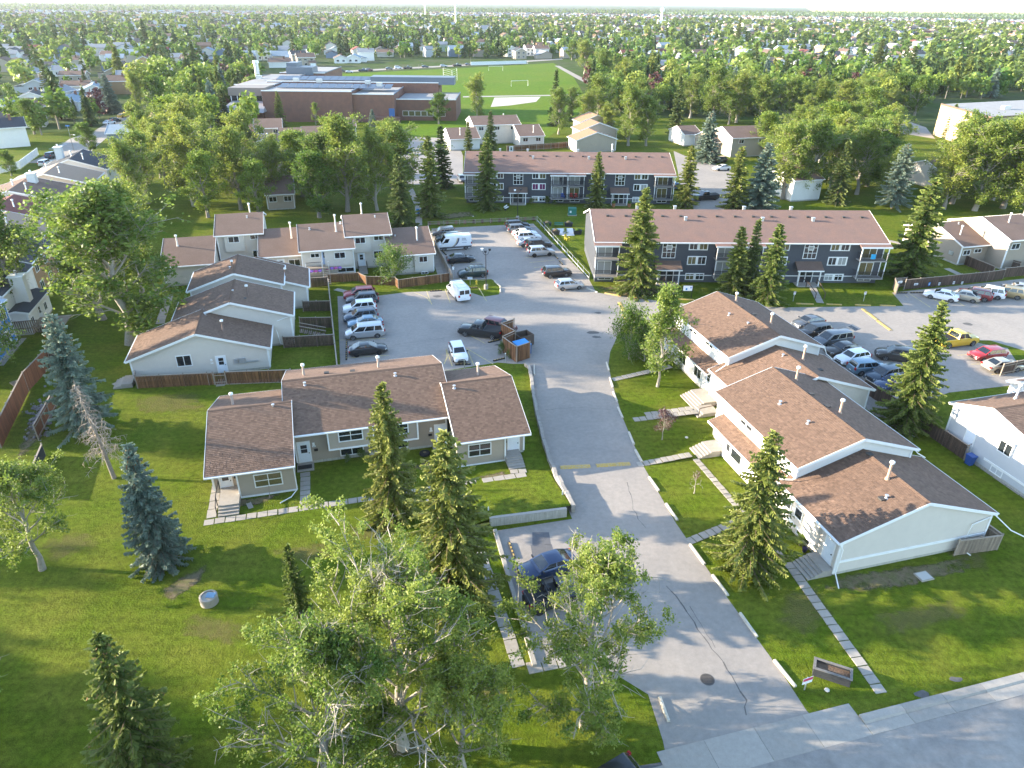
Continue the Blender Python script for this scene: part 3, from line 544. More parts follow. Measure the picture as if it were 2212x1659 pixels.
def lath_y(m, prof, y0, sg, n=16, mi=0):   # (r, y offset) profile about the y axis
    rings = [[m._p((r*math.cos(2*math.pi*k/n), y0+sg*y, r*math.sin(2*math.pi*k/n))) for k in range(n)] for r, y in prof]
    for a, b in zip(rings, rings[1:]):
        for k in range(n): q = [a[k], a[(k+1) % n], b[(k+1) % n], b[k]]; m.f.append(q if sg < 0 else q[::-1]); m.m.append(mi)
    m.f.append(rings[-1] if sg < 0 else rings[-1][::-1]); m.m.append(mi)
def car_parts(k):
    c = CARS[k]; L_, Wd, H = c['L'], c['W'], c['H']; hw = Wd/2; parts = []; bm = bmesh.new(); rings = []
    P_ = c['prof']; xs = []
    for (x, z), (x2, z2) in zip(P_, P_[1:]):
        n = max(1, int(abs(x2-x)/.07)); xs += [(x+(x2-x)*i/n, z+(z2-z)*i/n) for i in range(n)]
    xs.append(P_[-1])
    for x, z in xs:
        e = abs(x)/.5; w_ = hw*(1-.16*max(0, (e-.74)/.26)**2.2); zb = .24+.16*max(0, (e-.86)/.14); zb = min(zb, z-.1)
        sec = [(-w_*.93, zb), (-w_*1.0, zb+(z-zb)*.30), (-w_*.995, zb+(z-zb)*.66), (-w_*.965, z-.07), (-w_*.88, z-.008), (0, z+.018), (w_*.88, z-.008), (w_*.965, z-.07), (w_*.995, zb+(z-zb)*.66), (w_, zb+(z-zb)*.30), (w_*.93, zb)]
        rings.append([bm.verts.new((x*L_, y, zz)) for y, zz in sec])
    for a, b in zip(rings, rings[1:]):
        for i in range(len(a)-1): bm.faces.new((a[i], a[i+1], b[i+1], b[i]))
        bm.faces.new((a[-1], a[0], b[0], b[-1]))
    bm.faces.new(rings[0]); bm.faces.new(rings[-1][::-1])
    glass = []
    if c['bot']:
        b0, b1 = [q*L_ for q in c['bot']]; t0, t1 = [q*L_ for q in c['top']]; zb = P_[3][1]-.05; wb_, wt_ = hw*.93, hw*c['wt']; zt = H-.03
        B = [(b0, -wb_, zb), (b1, -wb_, zb), (b1, wb_, zb), (b0, wb_, zb)]; Tp = [(t0, -wt_, zt), (t1, -wt_, zt), (t1, wt_, zt), (t0, wt_, zt)]
        g = bmesh.new(); vb = [g.verts.new(p) for p in B]; vt = [g.verts.new(p) for p in Tp]; mid = [g.verts.new(((t0+t1)/2+(t1-t0)*.32*s, 0, H)) for s in (-1, 1)]
        for i in range(4): g.faces.new((vb[i], vb[(i+1) % 4], vt[(i+1) % 4], vt[i]))
        g.faces.new((vt[0], vt[1], mid[1], mid[0])); g.faces.new((vt[1], vt[2], mid[1])); g.faces.new((vt[2], vt[3], mid[0], mid[1])); g.faces.new((vt[3], vt[0], mid[0]))
        ed = [e for e in g.edges if all(v.co.z > zb+.01 for v in e.verts) and e.calc_length() > .2 or any(v.co.z < zb+.01 for v in e.verts) and any(v.co.z > zb+.01 for v in e.verts)]
        g.faces.ensure_lookup_table(); bmesh.ops.bevel(g, geom=[e for e in ed if not (mid[0] in e.verts or mid[1] in e.verts)], offset=.07, segments=2, affect='EDGES', profile=.6)
        me_t = bpy.data.meshes.new('tmp'); g.to_mesh(me_t); g.free(); bm.from_mesh(me_t); bpy.data.meshes.remove(me_t)
        V = [Vector(p) for p in B]; U = [Vector(p) for p in Tp]
        def pane(i, j, f0, f1, lo, hi, name):    # patch on the face between bottom corner i,j, offset outwards
            a = V[i].lerp(V[j], f0); b = V[i].lerp(V[j], f1); a2 = U[i].lerp(U[j], f0); b2 = U[i].lerp(U[j], f1); q = [a.lerp(a2, lo), b.lerp(b2, lo), b.lerp(b2, hi), a.lerp(a2, hi)]
            n = (q[1]-q[0]).cross(q[3]-q[0]).normalized(); m = MB(); m.extrude([p-n*.02 for p in q][::-1], n*.028); parts.append((name, m.mesh(name, CGL), None))
        z0 = max(.06, (P_[3][1]+.02-zb)/(zt-zb)+.03)
        pane(1, 2, .08, .92, z0 if not c.get('cargo') else .1, .90, 'windscreen')
        if c.get('cargo'):
            for (i, j) in ((0, 1), (2, 3)): f = (.80, .955) if i == 0 else (.045, .20); pane(i, j, *f, .12, .66, 'side_window')
            if c.get('reardoor'): pane(3, 0, .10, .47, .18, .80, 'rear_window'); pane(3, 0, .53, .90, .18, .80, 'rear_window')
        else:
            pane(3, 0, .09, .91, z0, .88, 'rear_window'); f_ = [(.07, .50), (.53, .93)] if not c.get('wagon') else [(.06, .30), (.33, .62), (.65, .94)]
            if c.get('bed'): f_ = [(.08, .48), (.52, .92)]
            for a, b in f_: pane(0, 1, a, b, z0, .88, 'side_window'); pane(2, 3, 1-b, 1-a, z0, .88, 'side_window')
    me = bpy.data.meshes.new('body'); bmesh.ops.recalc_face_normals(bm, faces=bm.faces[:]); bm.to_mesh(me); bm.free(); me.materials.append(PAINT['silver']); me.polygons.foreach_set('use_smooth', [True]*len(me.polygons)); me.set_sharp_from_angle(angle=R(38))
    out = [('body', me, 'paint')]
    r = c['r']; arch = MB()
    for sx in (-1, 1):
        x = sx*c['wb']/2-(0.02*L_ if k in ('sedan', 'hatch', 'suv') else 0)
        for sy in (-1, 1):
            y = sy*(hw*.985+.008); pts = [(x+(r+.07)*math.cos(t), y, r+(r+.07)*math.sin(t)) for t in [math.pi*i/10-.15*(1 if i == 0 else -1 if i == 10 else 0) for i in range(11)]]
            pts = [p if p[2] > .26 else (p[0], p[1], .26) for p in pts]; arch.extrude(pts if sy < 0 else pts[::-1], (0, -sy*.05, 0))
    out.append(('wheel_arch', arch.mesh('wheel_arch', RUBBER), None))
    tm = {}
    for sy in (-1, 1):
        m = MB(); lath_y(m, [(r-.12, -.20), (r, -.18), (r, -.02), (r-.035, 0), (r*.66, -.005)], 0, sy, 18); q = MB(); n_ = r*.66; lath_y(q, [(n_, -.012), (n_, .004), (n_*.9, -.012), (n_*.9, -.03)], 0, sy, 18)
        for i in range(5):
            t = i*math.pi*.4; d = Vector((math.cos(t), 0, math.sin(t))); q.bar(d*.04+Vector((0, sy*-.012, 0)), d*n_*.93+Vector((0, sy*-.012, 0)), .035, n_*.30, up=(0, 1, 0))
        dk = MB(); lath_y(dk, [(n_*.9, -.03), (n_*.88, -.028)], 0, sy, 14); tm[sy] = (m.mesh('wheel', TYRE, 50), q.mesh('rim', RIM, 40), dk.mesh('brake_disc', RIMD))
    wheels = [((sx*c['wb']/2-(0.02*L_ if k in ('sedan', 'hatch', 'suv') else 0), sy*(hw*.985+.035), r), tm[sy]) for sx in (-1, 1) for sy in (-1, 1)]
    zf = P_[-2][1]; zr = P_[1][1]
    for sy in (-1, 1):
        m = MB(); x = P_[-2][0]*L_; m.extrude([(x-.16, sy*hw*.90, zf-.02), (x+.05, sy*hw*.62, zf-.03), (x+.07, sy*hw*.60, zf-.15), (x-.10, sy*hw*.93, zf-.15)][::sy], (.0, 0, .06)); out.append(('headlight', m.mesh('headlight', HEADL), None))
        m = MB(); x = P_[0][0]*L_; m.box(x-.015, x+.16, min(sy*hw*.60, sy*hw*.93), max(sy*hw*.60, sy*hw*.93), zr-.20, zr-.02) if not c.get('wagon') and not c.get('cargo') else m.box(x-.012, x+.14, min(sy*hw*.70, sy*hw*.93), max(sy*hw*.70, sy*hw*.93), zr-.20, zr+.12); out.append(('taillight', m.mesh('taillight', TAILL), None))
        if c['bot']:
            m = MB(); x = c['bot'][1]*L_-.35; m.box(x, x+.10, min(sy*hw*.93, sy*(hw+.16)), max(sy*hw*.93, sy*(hw+.16)), P_[3][1]+.02, P_[3][1]+.17); out.append(('door_mirror', m.mesh('door_mirror', PAINT['black']), None))
    m = MB(); m.box(L_*.5-.06, L_*.5+.012, -hw*.55, hw*.55, .34, .50); m.box(L_*.5-.10, L_*.5-.0, -hw*.45, hw*.45, .55, zf-.07 if zf > .66 else .60); out.append(('grille', m.mesh('grille', BLACK), None))
    m = MB(); m.box(-L_*.5-.016, -L_*.5+.02, -.15, .15, .50 if zr < 1.1 else .60, .62 if zr < 1.1 else .72); out.append(('licence_plate', m.mesh('licence_plate', PLATE), None))
    if c.get('bed'):
        m = MB(); m.box(-L_*.488, -L_*.115, -hw*.84, hw*.84, 1.20, 1.235); out.append(('bed_cover', m.mesh('bed_cover', RUBBER), None))
    if c.get('open'):
        m = MB(); m.box(-L_*.47, L_*.12, -hw*.84, hw*.84, 1.075, 1.10); out.append(('cabin_floor', m.mesh('cabin_floor', RUBBER), None))
        m = MB()
        for y in (-.72, .72): m.tube([(-1.6, y, 1.08), (-1.5, y, 1.72), (.35, y*.95, 1.80), (.62, y, 1.1)], .04, 6)
        for x in (-1.5, -.45, .35): m.tube([(x, -.72, 1.74), (x, .72, 1.74)], .04, 6)
        out.append(('roll_cage', m.mesh('roll_cage', BLACK), None))
        m = MB(); m.box(.38, .60, -.70, .70, 1.12, 1.70); out.append(('windscreen', m.mesh('windscreen', CGL), None))
        for y in (-.4, .4): m = MB(); m.box(-.55, -.05, y-.24, y+.24, 1.1, 1.25); m.box(-.62, -.50, y-.22, y+.22, 1.2, 1.7); out.append(('seat', m.mesh('seat', BLACK), None))
        m = MB(); m.lathe([(.35, 0), (.38, .06), (.38, .2), (.2, .24)], n=14); me2 = m.mesh('spare_wheel', TYRE); me2.transform(Matrix.Translation((-1.95, 0, .95)) @ Matrix.Rotation(-math.pi/2, 4, 'Y')); out.append(('spare_wheel', me2, None))
    return out+[p for p in parts], wheels
_cp = {}
def car(kind, px, py, head, pcol, label, group=None, name=None, world=None, z=.75, rims=None, lod=False, scale=1.0):
    """head: direction of travel in degrees in the (u,v) plan; px,py: middle of the body as it shows"""
    if kind not in _cp: _cp[kind] = car_parts(kind)
    parts, wheels = _cp[kind]; p = world or P(px, py, z); rz = TH+R(head); nm = name or {'pickup': 'pickup_truck', 'van': 'cargo_van', 'van_low': 'work_van', 'jeep': 'open_jeep', 'minivan': 'minivan', 'suv': 'sport_utility_car', 'hatch': 'hatchback_car', 'sedan': 'sedan_car'}[kind]
    o = empty(nm, (p.x, p.y, .006), rz, label, 'van' if 'van' in kind and kind != 'minivan' else 'truck' if kind == 'pickup' else 'car', group); o.scale = (scale,)*3
    for n, me, role in parts:
        if lod and n in ('grille', 'licence_plate', 'wheel_arch', 'door_mirror'): continue
        q = link(n, me, o)
        if role == 'paint': recolor(q, [PAINT[pcol]])
    for loc, (tm, rm, dk) in wheels:
        q = link('wheel', tm, o, loc)
        if not lod:
            rr = link('rim', rm, q); link('brake_disc', dk, q)
            if rims: recolor(rr, [rims])
    return o
def lettering(txt, par, loc, rot, size, m, name='lettering', ext=.006):
    c = bpy.data.curves.new(name, 'FONT'); c.body = txt; c.size = size; c.extrude = ext; c.align_x = 'CENTER'; c.align_y = 'CENTER'; c.materials.append(m)
    t = bpy.data.objects.new('t', c); col.objects.link(t); bpy.context.view_layer.update(); me = bpy.data.meshes.new_from_object(t.evaluated_get(bpy.context.evaluated_depsgraph_get())); bpy.data.objects.remove(t); bpy.data.curves.remove(c); me.name = name
    return link(name, me, par, loc, rot)
# ================================================================== THE SETTING
def sheetpoly(name, pts, z, m, px=True, kind='structure', lab=None):
    a = MB(); q = [P(*p) if px else W(*p) for p in pts]; a.poly([(p.x, p.y, z) for p in q]); me = a.mesh(name, m)
    if me.polygons[0].normal.z < 0: me.flip_normals()
    o = link(name, me); o['kind'] = kind; return o
gm = MB(); rad = [0, 15, 30, 45, 60, 80, 100, 130, 170, 230, 320, 450, 650, 950, 1400, 2100, 3200, 5000, 8000, 14000, 24000, 40000]; NS = 48
for i, (r1, r2) in enumerate(zip(rad, rad[1:])):
    for k in range(NS):
        a, b = 2*math.pi*k/NS, 2*math.pi*(k+1)/NS; q = lambda r, t: (r*math.cos(t), 60+r*math.sin(t), 0); mi = 0 if r2 <= 230 else 1
        gm.poly([q(r1, a), q(r2, a), q(r2, b), q(r1, b)] if r1 else [q(0, a), q(r2, a), q(r2, b)], mi)
tag(gm.build('ground', [GRASS, SUBURB]), kind='structure')
hzm = bpy.data.materials.new('haze'); hzm.use_nodes = True; n_ = hzm.node_tree; n_.nodes.remove(n_.nodes['Principled BSDF']); pv = node(n_, 'ShaderNodeVolumePrincipled'); pv.inputs['Color'].default_value = (.86, .92, 1.0, 1); pv.inputs['Density'].default_value = HAZE; pv.inputs['Anisotropy'].default_value = .3; n_.links.new(pv.outputs[0], n_.nodes['Material Output'].inputs['Volume'])
m = MB(); m.box(-42000, 42000, -41000, 42500, -1, 62); tag(m.build('haze', hzm), kind='stuff')
# asphalt: drive, lots and lanes as one sheet
lot = [(1440, 1640), (1432, 1600), (1400, 1500), (1270, 1420), (1160, 1432), (1069, 1147), (1236, 1121), (1206, 1050), (1187, 1000), (1166, 930), (1152, 850), (1146, 800), (1142, 786), (1110, 786), (1075, 783), (960, 801), (736, 812), (729, 640), (800, 641), (880, 631), (957, 628), (975, 628), (985, 636), (1010, 630), (1045, 641), (1078, 636), (1083, 619), (1062, 603), (955, 607), (945, 560), (932, 494), (1152, 483), (1272, 603), (1288, 632), (1390, 646), (1480, 656), (1700, 664), (1952, 661), (1927, 632), (2212, 602), (2420, 585), (2420, 838), (2190, 832), (2050, 848), (1900, 900)]
lp = [P(*p) for p in lot]+[W(53.4, 56), W(53.2, 75), W(48, 76)]+[P(*p) for p in [(1400, 690), (1345, 702), (1318, 760), (1314, 790), (1326, 840), (1346, 905), (1386, 1000), (1460, 1130), (1570, 1290), (1690, 1455), (1742, 1535), (1765, 1560)]]
a = MB(); a.poly([(p.x, p.y, .006) for p in lp]); me = a.mesh('parking_lot', ASPH)
b_ = bmesh.new(); b_.from_mesh(me); bmesh.ops.triangulate(b_, faces=b_.faces[:]); b_.to_mesh(me); b_.free()
if me.polygons[0].normal.z < 0: me.flip_normals()
tag(link('parking_lot', me), kind='structure')
sheetpoly('street', [(-40, 20.7), (90, 20.7), (90, -30), (-40, -30)], .004, ASPH2, px=False)
# street kerb: separate cast lengths with a lowered stretch at the drive
kb = empty('kerb', W(-30, 21.6), TH); kb['kind'] = 'structure'; u = -30.0
while u < 75:
    l = 3.0 if not 15.4 < u < 25.4 else 3.3; m = MB(); low = 14.2 < u < 25.6
    h1 = .03 if low else .13; z = .0; uu0, uu1 = u+30+.012, u+30+l-.012
    m.hexa([(uu0, -.95, 0), (uu1, -.95, 0), (uu1, 1.25, 0), (uu0, 1.25, 0), (uu0, -.95, .012), (uu1, -.95, .012), (uu1, 1.25, h1), (uu0, 1.25, h1)]) if low else (m.box(uu0, uu1, -.95, -.25, 0, .025), m.hexa([(uu0, -.25, 0), (uu1, -.25, 0), (uu1, .35, 0), (uu0, .35, 0), (uu0, -.12, h1), (uu1, -.12, h1), (uu1, .35, h1+.02), (uu0, .35, h1+.02)]))
    m.build('kerb_stone', CONC, kb); u += l
sheetpoly('road_patch', [(1345, 1660), (1440, 1645), (1800, 1557), (1832, 1545), (1845, 1580), (1700, 1625), (1600, 1659), (1560, 1690), (1300, 1700)], .010, ASPHD)
for i, q in enumerate([[(1150, 1150), (1186, 1150), (1190, 1177), (1150, 1177)], [(1146, 1178), (1192, 1176), (1200, 1206), (1152, 1210)]]): sheetpoly('asphalt_repair', q, .011, ASPHD)
def crack(pts, w0=.05):
    m = MB(); q = [P(*p) for p in pts]; f = []
    for a, b in zip(q, q[1:]):
        n = max(2, int((b-a).length/.5)); f += [a.lerp(b, i/n)+Vector((rnd.gauss(0, .05), rnd.gauss(0, .05), 0)) for i in range(n)]
    f.append(q[-1])
    for a, b in zip(f, f[1:]):
        d = (b-a).normalized(); x = Vector((-d.y, d.x, 0))*w0*rnd.uniform(.4, 1.1); m.poly([(p.x, p.y, .0095) for p in (a-x, b-x*.9, b+x*.9, a+x)])
    tag(m.build('asphalt_crack', CRACK), kind='structure')
crack([(1355, 1042), (1362, 1070), (1369, 1100), (1380, 1120), (1395, 1140)], .03); crack([(1440, 1265), (1470, 1300), (1500, 1345), (1530, 1390), (1560, 1430), (1590, 1475), (1610, 1510), (1612, 1545)], .06)
crack([(1180, 885), (1250, 880), (1320, 885)], .02); crack([(1490, 1310), (1520, 1360), (1545, 1400)], .025); crack([(850, 745), (960, 730), (1060, 725)], .02); crack([(1272, 716), (1300, 720), (1340, 700)], .03)
STAIN = mat('oil_stain', (.10, .095, .09), .85, .3, 5)
for px, py, r in ((1292, 676, .35), (1281, 718, .5), (1290, 728, .4), (943, 640, .5), (1078, 745, .4), (1995, 1500, .35), (1940, 1535, .4), (1955, 1532, .3), (2195, 1478, .35), (2065, 1468, .3), (2090, 700, .5), (1210, 720, .0)):
    if r: p = P(px, py); m = MB(); m.poly([(p.x+r*rnd.uniform(.6, 1.3)*math.cos(t*.698)*1.5, p.y+r*rnd.uniform(.6, 1.2)*math.sin(t*.698), .0105) for t in range(9)]); tag(m.build('oil_stain', STAIN), kind='structure')
# bare soil patches on the lawns
def soft_patch(pts, z=.005, mt=None):
    q = [P(*p) for p in pts]; c = sum(q, Vector())/len(q); q.sort(key=lambda p: math.atan2(p.y-c.y, p.x-c.x)); n = len(q); V = [(c.x, c.y, z)]; F = []; A_ = []
    for k, f in ((1, .45), (2, 1.0), (3, 1.45)): V += [(c.x+(p.x-c.x)*f, c.y+(p.y-c.y)*f, z) for p in q]
    me = bpy.data.meshes.new('bare_soil'); F = [(0, 1+i, 1+(i+1) % n) for i in range(n)]
    for k in range(2): F += [(1+k*n+i, 1+(k+1)*n+i, 1+(k+1)*n+(i+1) % n, 1+k*n+(i+1) % n) for i in range(n)]
    me.from_pydata(V, [], F); a = me.attributes.new('tint', 'FLOAT', 'POINT'); a.data.foreach_set('value', [1.0]+[.9]*n+[.55]*n+[0]*n); me.materials.append(mt or SOFT); tag(link('bare_soil', me), kind='structure')
for q in ([(1830, 1245), (1900, 1235), (2000, 1222), (2080, 1208), (2060, 1235), (1960, 1262), (1870, 1272), (1810, 1268)], [(355, 1275), (400, 1245), (440, 1225), (430, 1255), (395, 1280), (370, 1295)], [(460, 1085), (540, 1078), (600, 1068), (570, 1085), (500, 1098)], [(900, 1005), (960, 985), (975, 1002), (930, 1020)], [(1040, 1030), (1085, 1020), (1110, 1035), (1065, 1045)], [(1300, 622), (1380, 618), (1430, 628), (1380, 645), (1330, 640)], [(840, 1610), (900, 1600), (910, 1625), (850, 1635)], [(700, 975), (780, 955), (800, 968), (720, 990)], [(940, 465), (1010, 458), (1020, 466), (960, 474)]):
    soft_patch(q)
DRY = soft_mat('dry_grass', (.19, .155, .06), (.16, .15, .05), .45)
for q in ([(1700, 1290), (1760, 1275), (1790, 1330), (1740, 1370), (1690, 1340)], [(760, 1140), (860, 1125), (870, 1150), (780, 1165)], [(100, 1170), (180, 1150), (200, 1180), (120, 1210)], [(600, 1190), (700, 1175), (720, 1200), (620, 1215)], [(300, 860), (420, 850), (430, 885), (310, 890)], [(1010, 1460), (1080, 1440), (1090, 1500), (1020, 1510)], [(1900, 1330), (2050, 1300), (2080, 1330), (1930, 1370)], [(420, 1330), (520, 1350), (500, 1390), (400, 1370)], [(2060, 1160), (2130, 1190), (2120, 1230), (2050, 1200)], [(930, 1250), (1000, 1230), (1010, 1290), (940, 1300)]): soft_patch(q, .0075, DRY)
# lawn bank held by the low walls beside the small lot
bk = MB(); nu, nv = 10, 8
def bz(u, v): return max(0, .72*min(1, (51.0-v)/5.6))*min(1, max(0, (u-7.8)/2.4))
for i in range(nu):
    for j in range(nv):
        u0, u1 = 7.8+9.5*i/nu, 7.8+9.5*(i+1)/nu; v0, v1 = 44.75+6.25*j/nv, 44.75+6.25*(j+1)/nv
        bk.poly([W(u, v, bz(u, v)+.003) for u, v in ((u0, v0), (u1, v0), (u1, v1), (u0, v1))])
tag(bk.build('lawn_bank', GRASS), kind='structure')
rw = empty('retaining_wall', W(10.5, 44.6), TH, 'cast concrete retaining wall above the small parking bay', 'wall'); m = MB(); m.hexa([(-.2, 0, 0), (6.3, -.35, 0), (6.3, -.1, 0), (-.2, .25, 0), (-.2, 0, .82), (6.3, -.35, .82), (6.3, -.1, .82), (-.2, .25, .82)]); m.build('wall_face', CONCW, rw)
m = MB(); m.hexa([(-.22, -.03, .825), (6.3, -.38, .825), (6.3, -.07, .825), (-.22, .28, .825), (-.22, -.03, .86), (6.3, -.38, .86), (6.3, -.07, .86), (-.22, .28, .86)]); m.build('coping', CONC, rw)
bw = empty('block_wall', W(17.0, 44.5), 0, 'low wall of grey concrete blocks along the left side of the drive', 'wall'); bl = MB(); bl.box(-.48, .48, -.16, .16, 0, .2); blm = bl.mesh('block', CONC)
q = [P(*p) for p in ((1239, 1108), (1222, 1075), (1205, 1043), (1187, 997), (1174, 955), (1164, 915), (1156, 875), (1150, 840), (1147, 812), (1143, 796), (1135, 790))]
for a, b in zip(q, q[1:]):
    d = b-a; n = max(1, round(d.length/1.0)); ang = math.atan2(d.y, d.x)
    for i in range(n):
        p = a.lerp(b, (i+.5)/n)-bw.location; top = .1 if rnd.random() < .08 else 0
        for k in range(2 if UV(a)[1] > 49 else 4): link('block', blm, bw, (p.x+rnd.gauss(0, .02), p.y+rnd.gauss(0, .02), .2*k-.0*top), (0, 0, ang+rnd.gauss(0, .02)), (d.length/n/.98, 1, 1))
kk = empty('lot_kerb', P(1069, 1146), TH); kk['kind'] = 'structure'; m = MB(); a, b = [P(*p)-kk.location for p in ((1069, 1147), (1155, 1440))]; Mi = Matrix.Rotation(-TH, 3, 'Z'); a, b = Mi @ a, Mi @ b; m.bar(a+Vector((0, 0, .1)), b+Vector((0, 0, .1)), .3, .22); m.build('kerb_stone', CONC, kk)
# walks of concrete slabs
slabs('slab_path', '', [(-12.4, 50.85), (-3.2, 50.85), (10.6, 50.9)], .72, .74); slabs('slab_path', '', [(11.1, 50.9, 0), (15.2, 50.88, 0)], .7, .9, z=.05); slabs('slab_path', '', [(13.85, 51.65), (15.4, 51.5)], .6, .75, z=.05)
slabs('slab_path', '', [(-4.35, 51.3), (-4.3, 56.2)], .85, .62); slabs('slab_path', '', [(8.45, 51.3), (8.2, 55.6)], .9, 1.2); slabs('slab_path', '', [(-11.9, 51.4), (-11.9, 58.5)], .75, 1.2)
slabs('slab_path', '', [(6.0, 49.5), (8.8, 42.2), (8.9, 30.5)], .85, 1.1); slabs('slab_path', '', [(9.4, 30.3), (15.5, 30.2)], .9, 1.0)
slabs('slab_path', '', [(31.6, 34.8), (30.4, 22.9)], .75, .62, z=.05); slabs('slab_path', '', [(31.4, 49.4), (31.5, 35.0)], .6, .55, z=.04)
slabs('slab_path', '', [(25.7, 49.9), (31.2, 49.9)], .75, .55, rise=.25); slabs('slab_path', '', [(25.2, 38.9), (31.2, 40.2)], .75, .62, rise=.25); slabs('slab_path', '', [(28.6, 57.5), (35.6, 57.0)], .75, .6, rise=.3); slabs('slab_path', '', [(30.2, 58.2), (35.4, 57.8)], .7, .7, rise=.3); slabs('slab_path', '', [(29.8, 66.3), (37.6, 67.3)], .75, .6, rise=.3)
slabs('slab_path', '', [(-13.5, 76.2), (-6.0, 75.0)], .9, 1.2); slabs('slab_path', '', [(-13.3, 75.4), (-13.3, 77.2)], .9, .8); slabs('slab_path', '', [(-22.6, 79.9), (-24.6, 78.2)], 1.5, .75)
slabs('slab_path', '', [P(2, 790), P(28, 757), P(52, 730)], .6, .8, coord=None); slabs('slab_path', '', [P(905, 487), P(903, 445), P(885, 405)], 1.3, 1.5, coord=None); slabs('slab_path', '', [P(955, 600), P(940, 560), P(925, 530)], 1.0, 1.2, coord=None)
slabs('slab_path', '', [P(1745, 600), P(1772, 655)], 1.0, .5, coord=None, z=.06); slabs('slab_path', '', [P(1443, 590), P(1455, 655)], 1.0, .5, coord=None, z=.06); slabs('slab_path', '', [P(2045, 580), P(2100, 606)], 1.1, 1.5, coord=None); slabs('slab_path', '', [P(1960, 530), P(1920, 520)], 1.1, 1.5, coord=None); slabs('slab_path', '', [P(725, 625), P(790, 640)], .9, 1.0, coord=None); slabs('slab_path', '', [P(365, 640), P(345, 700)], 1.1, 1.3, coord=None); slabs('slab_path', '', [(57.0, 44.5), (57.0, 30)], .9, 1.4)
slabs('slab_path', '', [(53.9, 57), (54.3, 47.5)], .7, 1.0)
# markings
ln = MB()
def stripe(m, a, b, wd, z=.010):
    a, b = P(*a), P(*b); d = (b-a).normalized(); x = Vector((-d.y, d.x, 0))*wd/2; m.poly([(p.x, p.y, z) for p in (a-x, b-x, b+x, a+x)])
t5 = lambda x, y: (713.2+.34722*x, 384+.34722*y); t6 = lambda x, y: (1443.9+.34722*x, 384+.34722*y)
for a, b in (((100, 1122), (365, 1105)), ((60, 1010), (345, 1000)), ((715, 695), (748, 780)), ((600, 705), (632, 788)), ((520, 712), (600, 745)), ((600, 745), (628, 780)), ((925, 685), (973, 768)), ((850, 1062), (1015, 1160)), ((850, 1062), (895, 1170)), ((722, 1065), (760, 1172)), ((722, 1068), (728, 1115)), ((728, 1115), (708, 1160)), ((860, 975), (968, 1033)), ((1215, 497), (1392, 485)), ((1240, 528), (1400, 512)), ((1268, 560), (1330, 553)), ((1150, 410), (1200, 405)), ((1120, 385), (1180, 380)), ((700, 530), (940, 528)), ((650, 455), (800, 445)), ((780, 625), (960, 640))): stripe(ln, t5(*a), t5(*b), .13)
K_ = lambda x, y: (1865.3+.15675*x, 438.9+.15675*y)
for a, b in (((630, 1245), (920, 1435)), ((840, 1240), (1110, 1420)), ((1280, 1350), (1390, 1420)), ((1490, 1340), (1590, 1400)), ((570, 1265), (620, 1305)), ((2120, 1300), (2180, 1340))): stripe(ln, K_(*a), K_(*b), .13)
for a, b in (((1880, 1160), (1960, 1158)), ((2010, 1225), (2212, 1200)), ((1800, 1105), (1860, 1100)), ((1760, 1045), (1920, 1040)), ((1840, 1010), (1880, 1040)), ((1330, 1080), (1380, 1090))): stripe(ln, t6(*a), t6(*b), .13)
tag(ln.build('parking_lines', LINE), kind='structure')
def hump(label, a, b):
    a, b = P(*a), P(*b); d = b-a; L_ = d.length; o = empty('speed_bump', a, math.atan2(d.y, d.x), label, 'speed bump', 'yellow speed bumps'); m = MB(); pr = [(-.30, .008), (-.18, .06), (0, .08), (.18, .06), (.30, .008)]
    m.extrude([(0, y, z) for y, z in pr], (L_, 0, 0)); m.build('bump', YEL, o)
u2 = lambda x, y: (713.2+.34722*x, 768+.34722*y); u6 = lambda x, y: (1443.9+.34722*x, 1165.2+.34722*y); u5 = lambda x, y: (713.2+.34722*x, 1165.2+.34722*y); u3 = lambda x, y: (1443.9+.34722*x, 768+.34722*y)
hump('worn yellow speed bump on the drive, left of the pair', u2(1432, 697), u2(1618, 688)); hump('worn yellow speed bump on the drive, right of the pair', u2(1655, 685), u2(1866, 673))
hump('yellow speed bump at the lot junction, farther from the drive', t5(1800, 775), t5(1828, 832)); hump('yellow speed bump at the lot junction, nearer the bushy tree', t5(1825, 852), t5(1862, 905))
hump('yellow speed bump in the right lot, nearer the grey apartments', t6(1210, 816), t6(1300, 885)); hump('yellow speed bump in the right lot, nearer the parked cars', t6(1303, 890), t6(1385, 950))
def stop(label, a, b, kind='conc', group=None):
    a, b = P(*a), P(*b); d = b-a; L_ = max(1.0, d.length); mt = {'conc': mat('weathered_stop', (.50, .46, .38), .85, .15, 4), 'yel': YEL, 'rub': RUBBER}[kind]; o = empty('wheel_stop', (a.x, a.y, .0), math.atan2(d.y, d.x), label, 'wheel stop', group); m = MB(); pr = [(-.11, 0), (-.09, .13), (-.05, .16), (.05, .16), (.09, .13), (.11, 0)]
    m.extrude([(0, y, z) for y, z in pr], (L_, 0, 0)); m.build('stop_bar', mt, o)
    if kind == 'rub':
        for i in range(4): x = L_*(.14+.24*i); m = MB(); m.hexa([(x-.12, -.055, .158), (x+.12, -.055, .158), (x+.12, .055, .158), (x-.12, .055, .158), (x-.12, -.055, .165), (x+.12, -.055, .165), (x+.12, .055, .165), (x-.12, .055, .165)]); m.build('yellow_mark', YEL, o)
g = 'pale concrete stops lining the right side of the drive'; _k = -1; ORD = 'first second third fourth fifth sixth seventh eighth ninth tenth eleventh twelfth'.split()
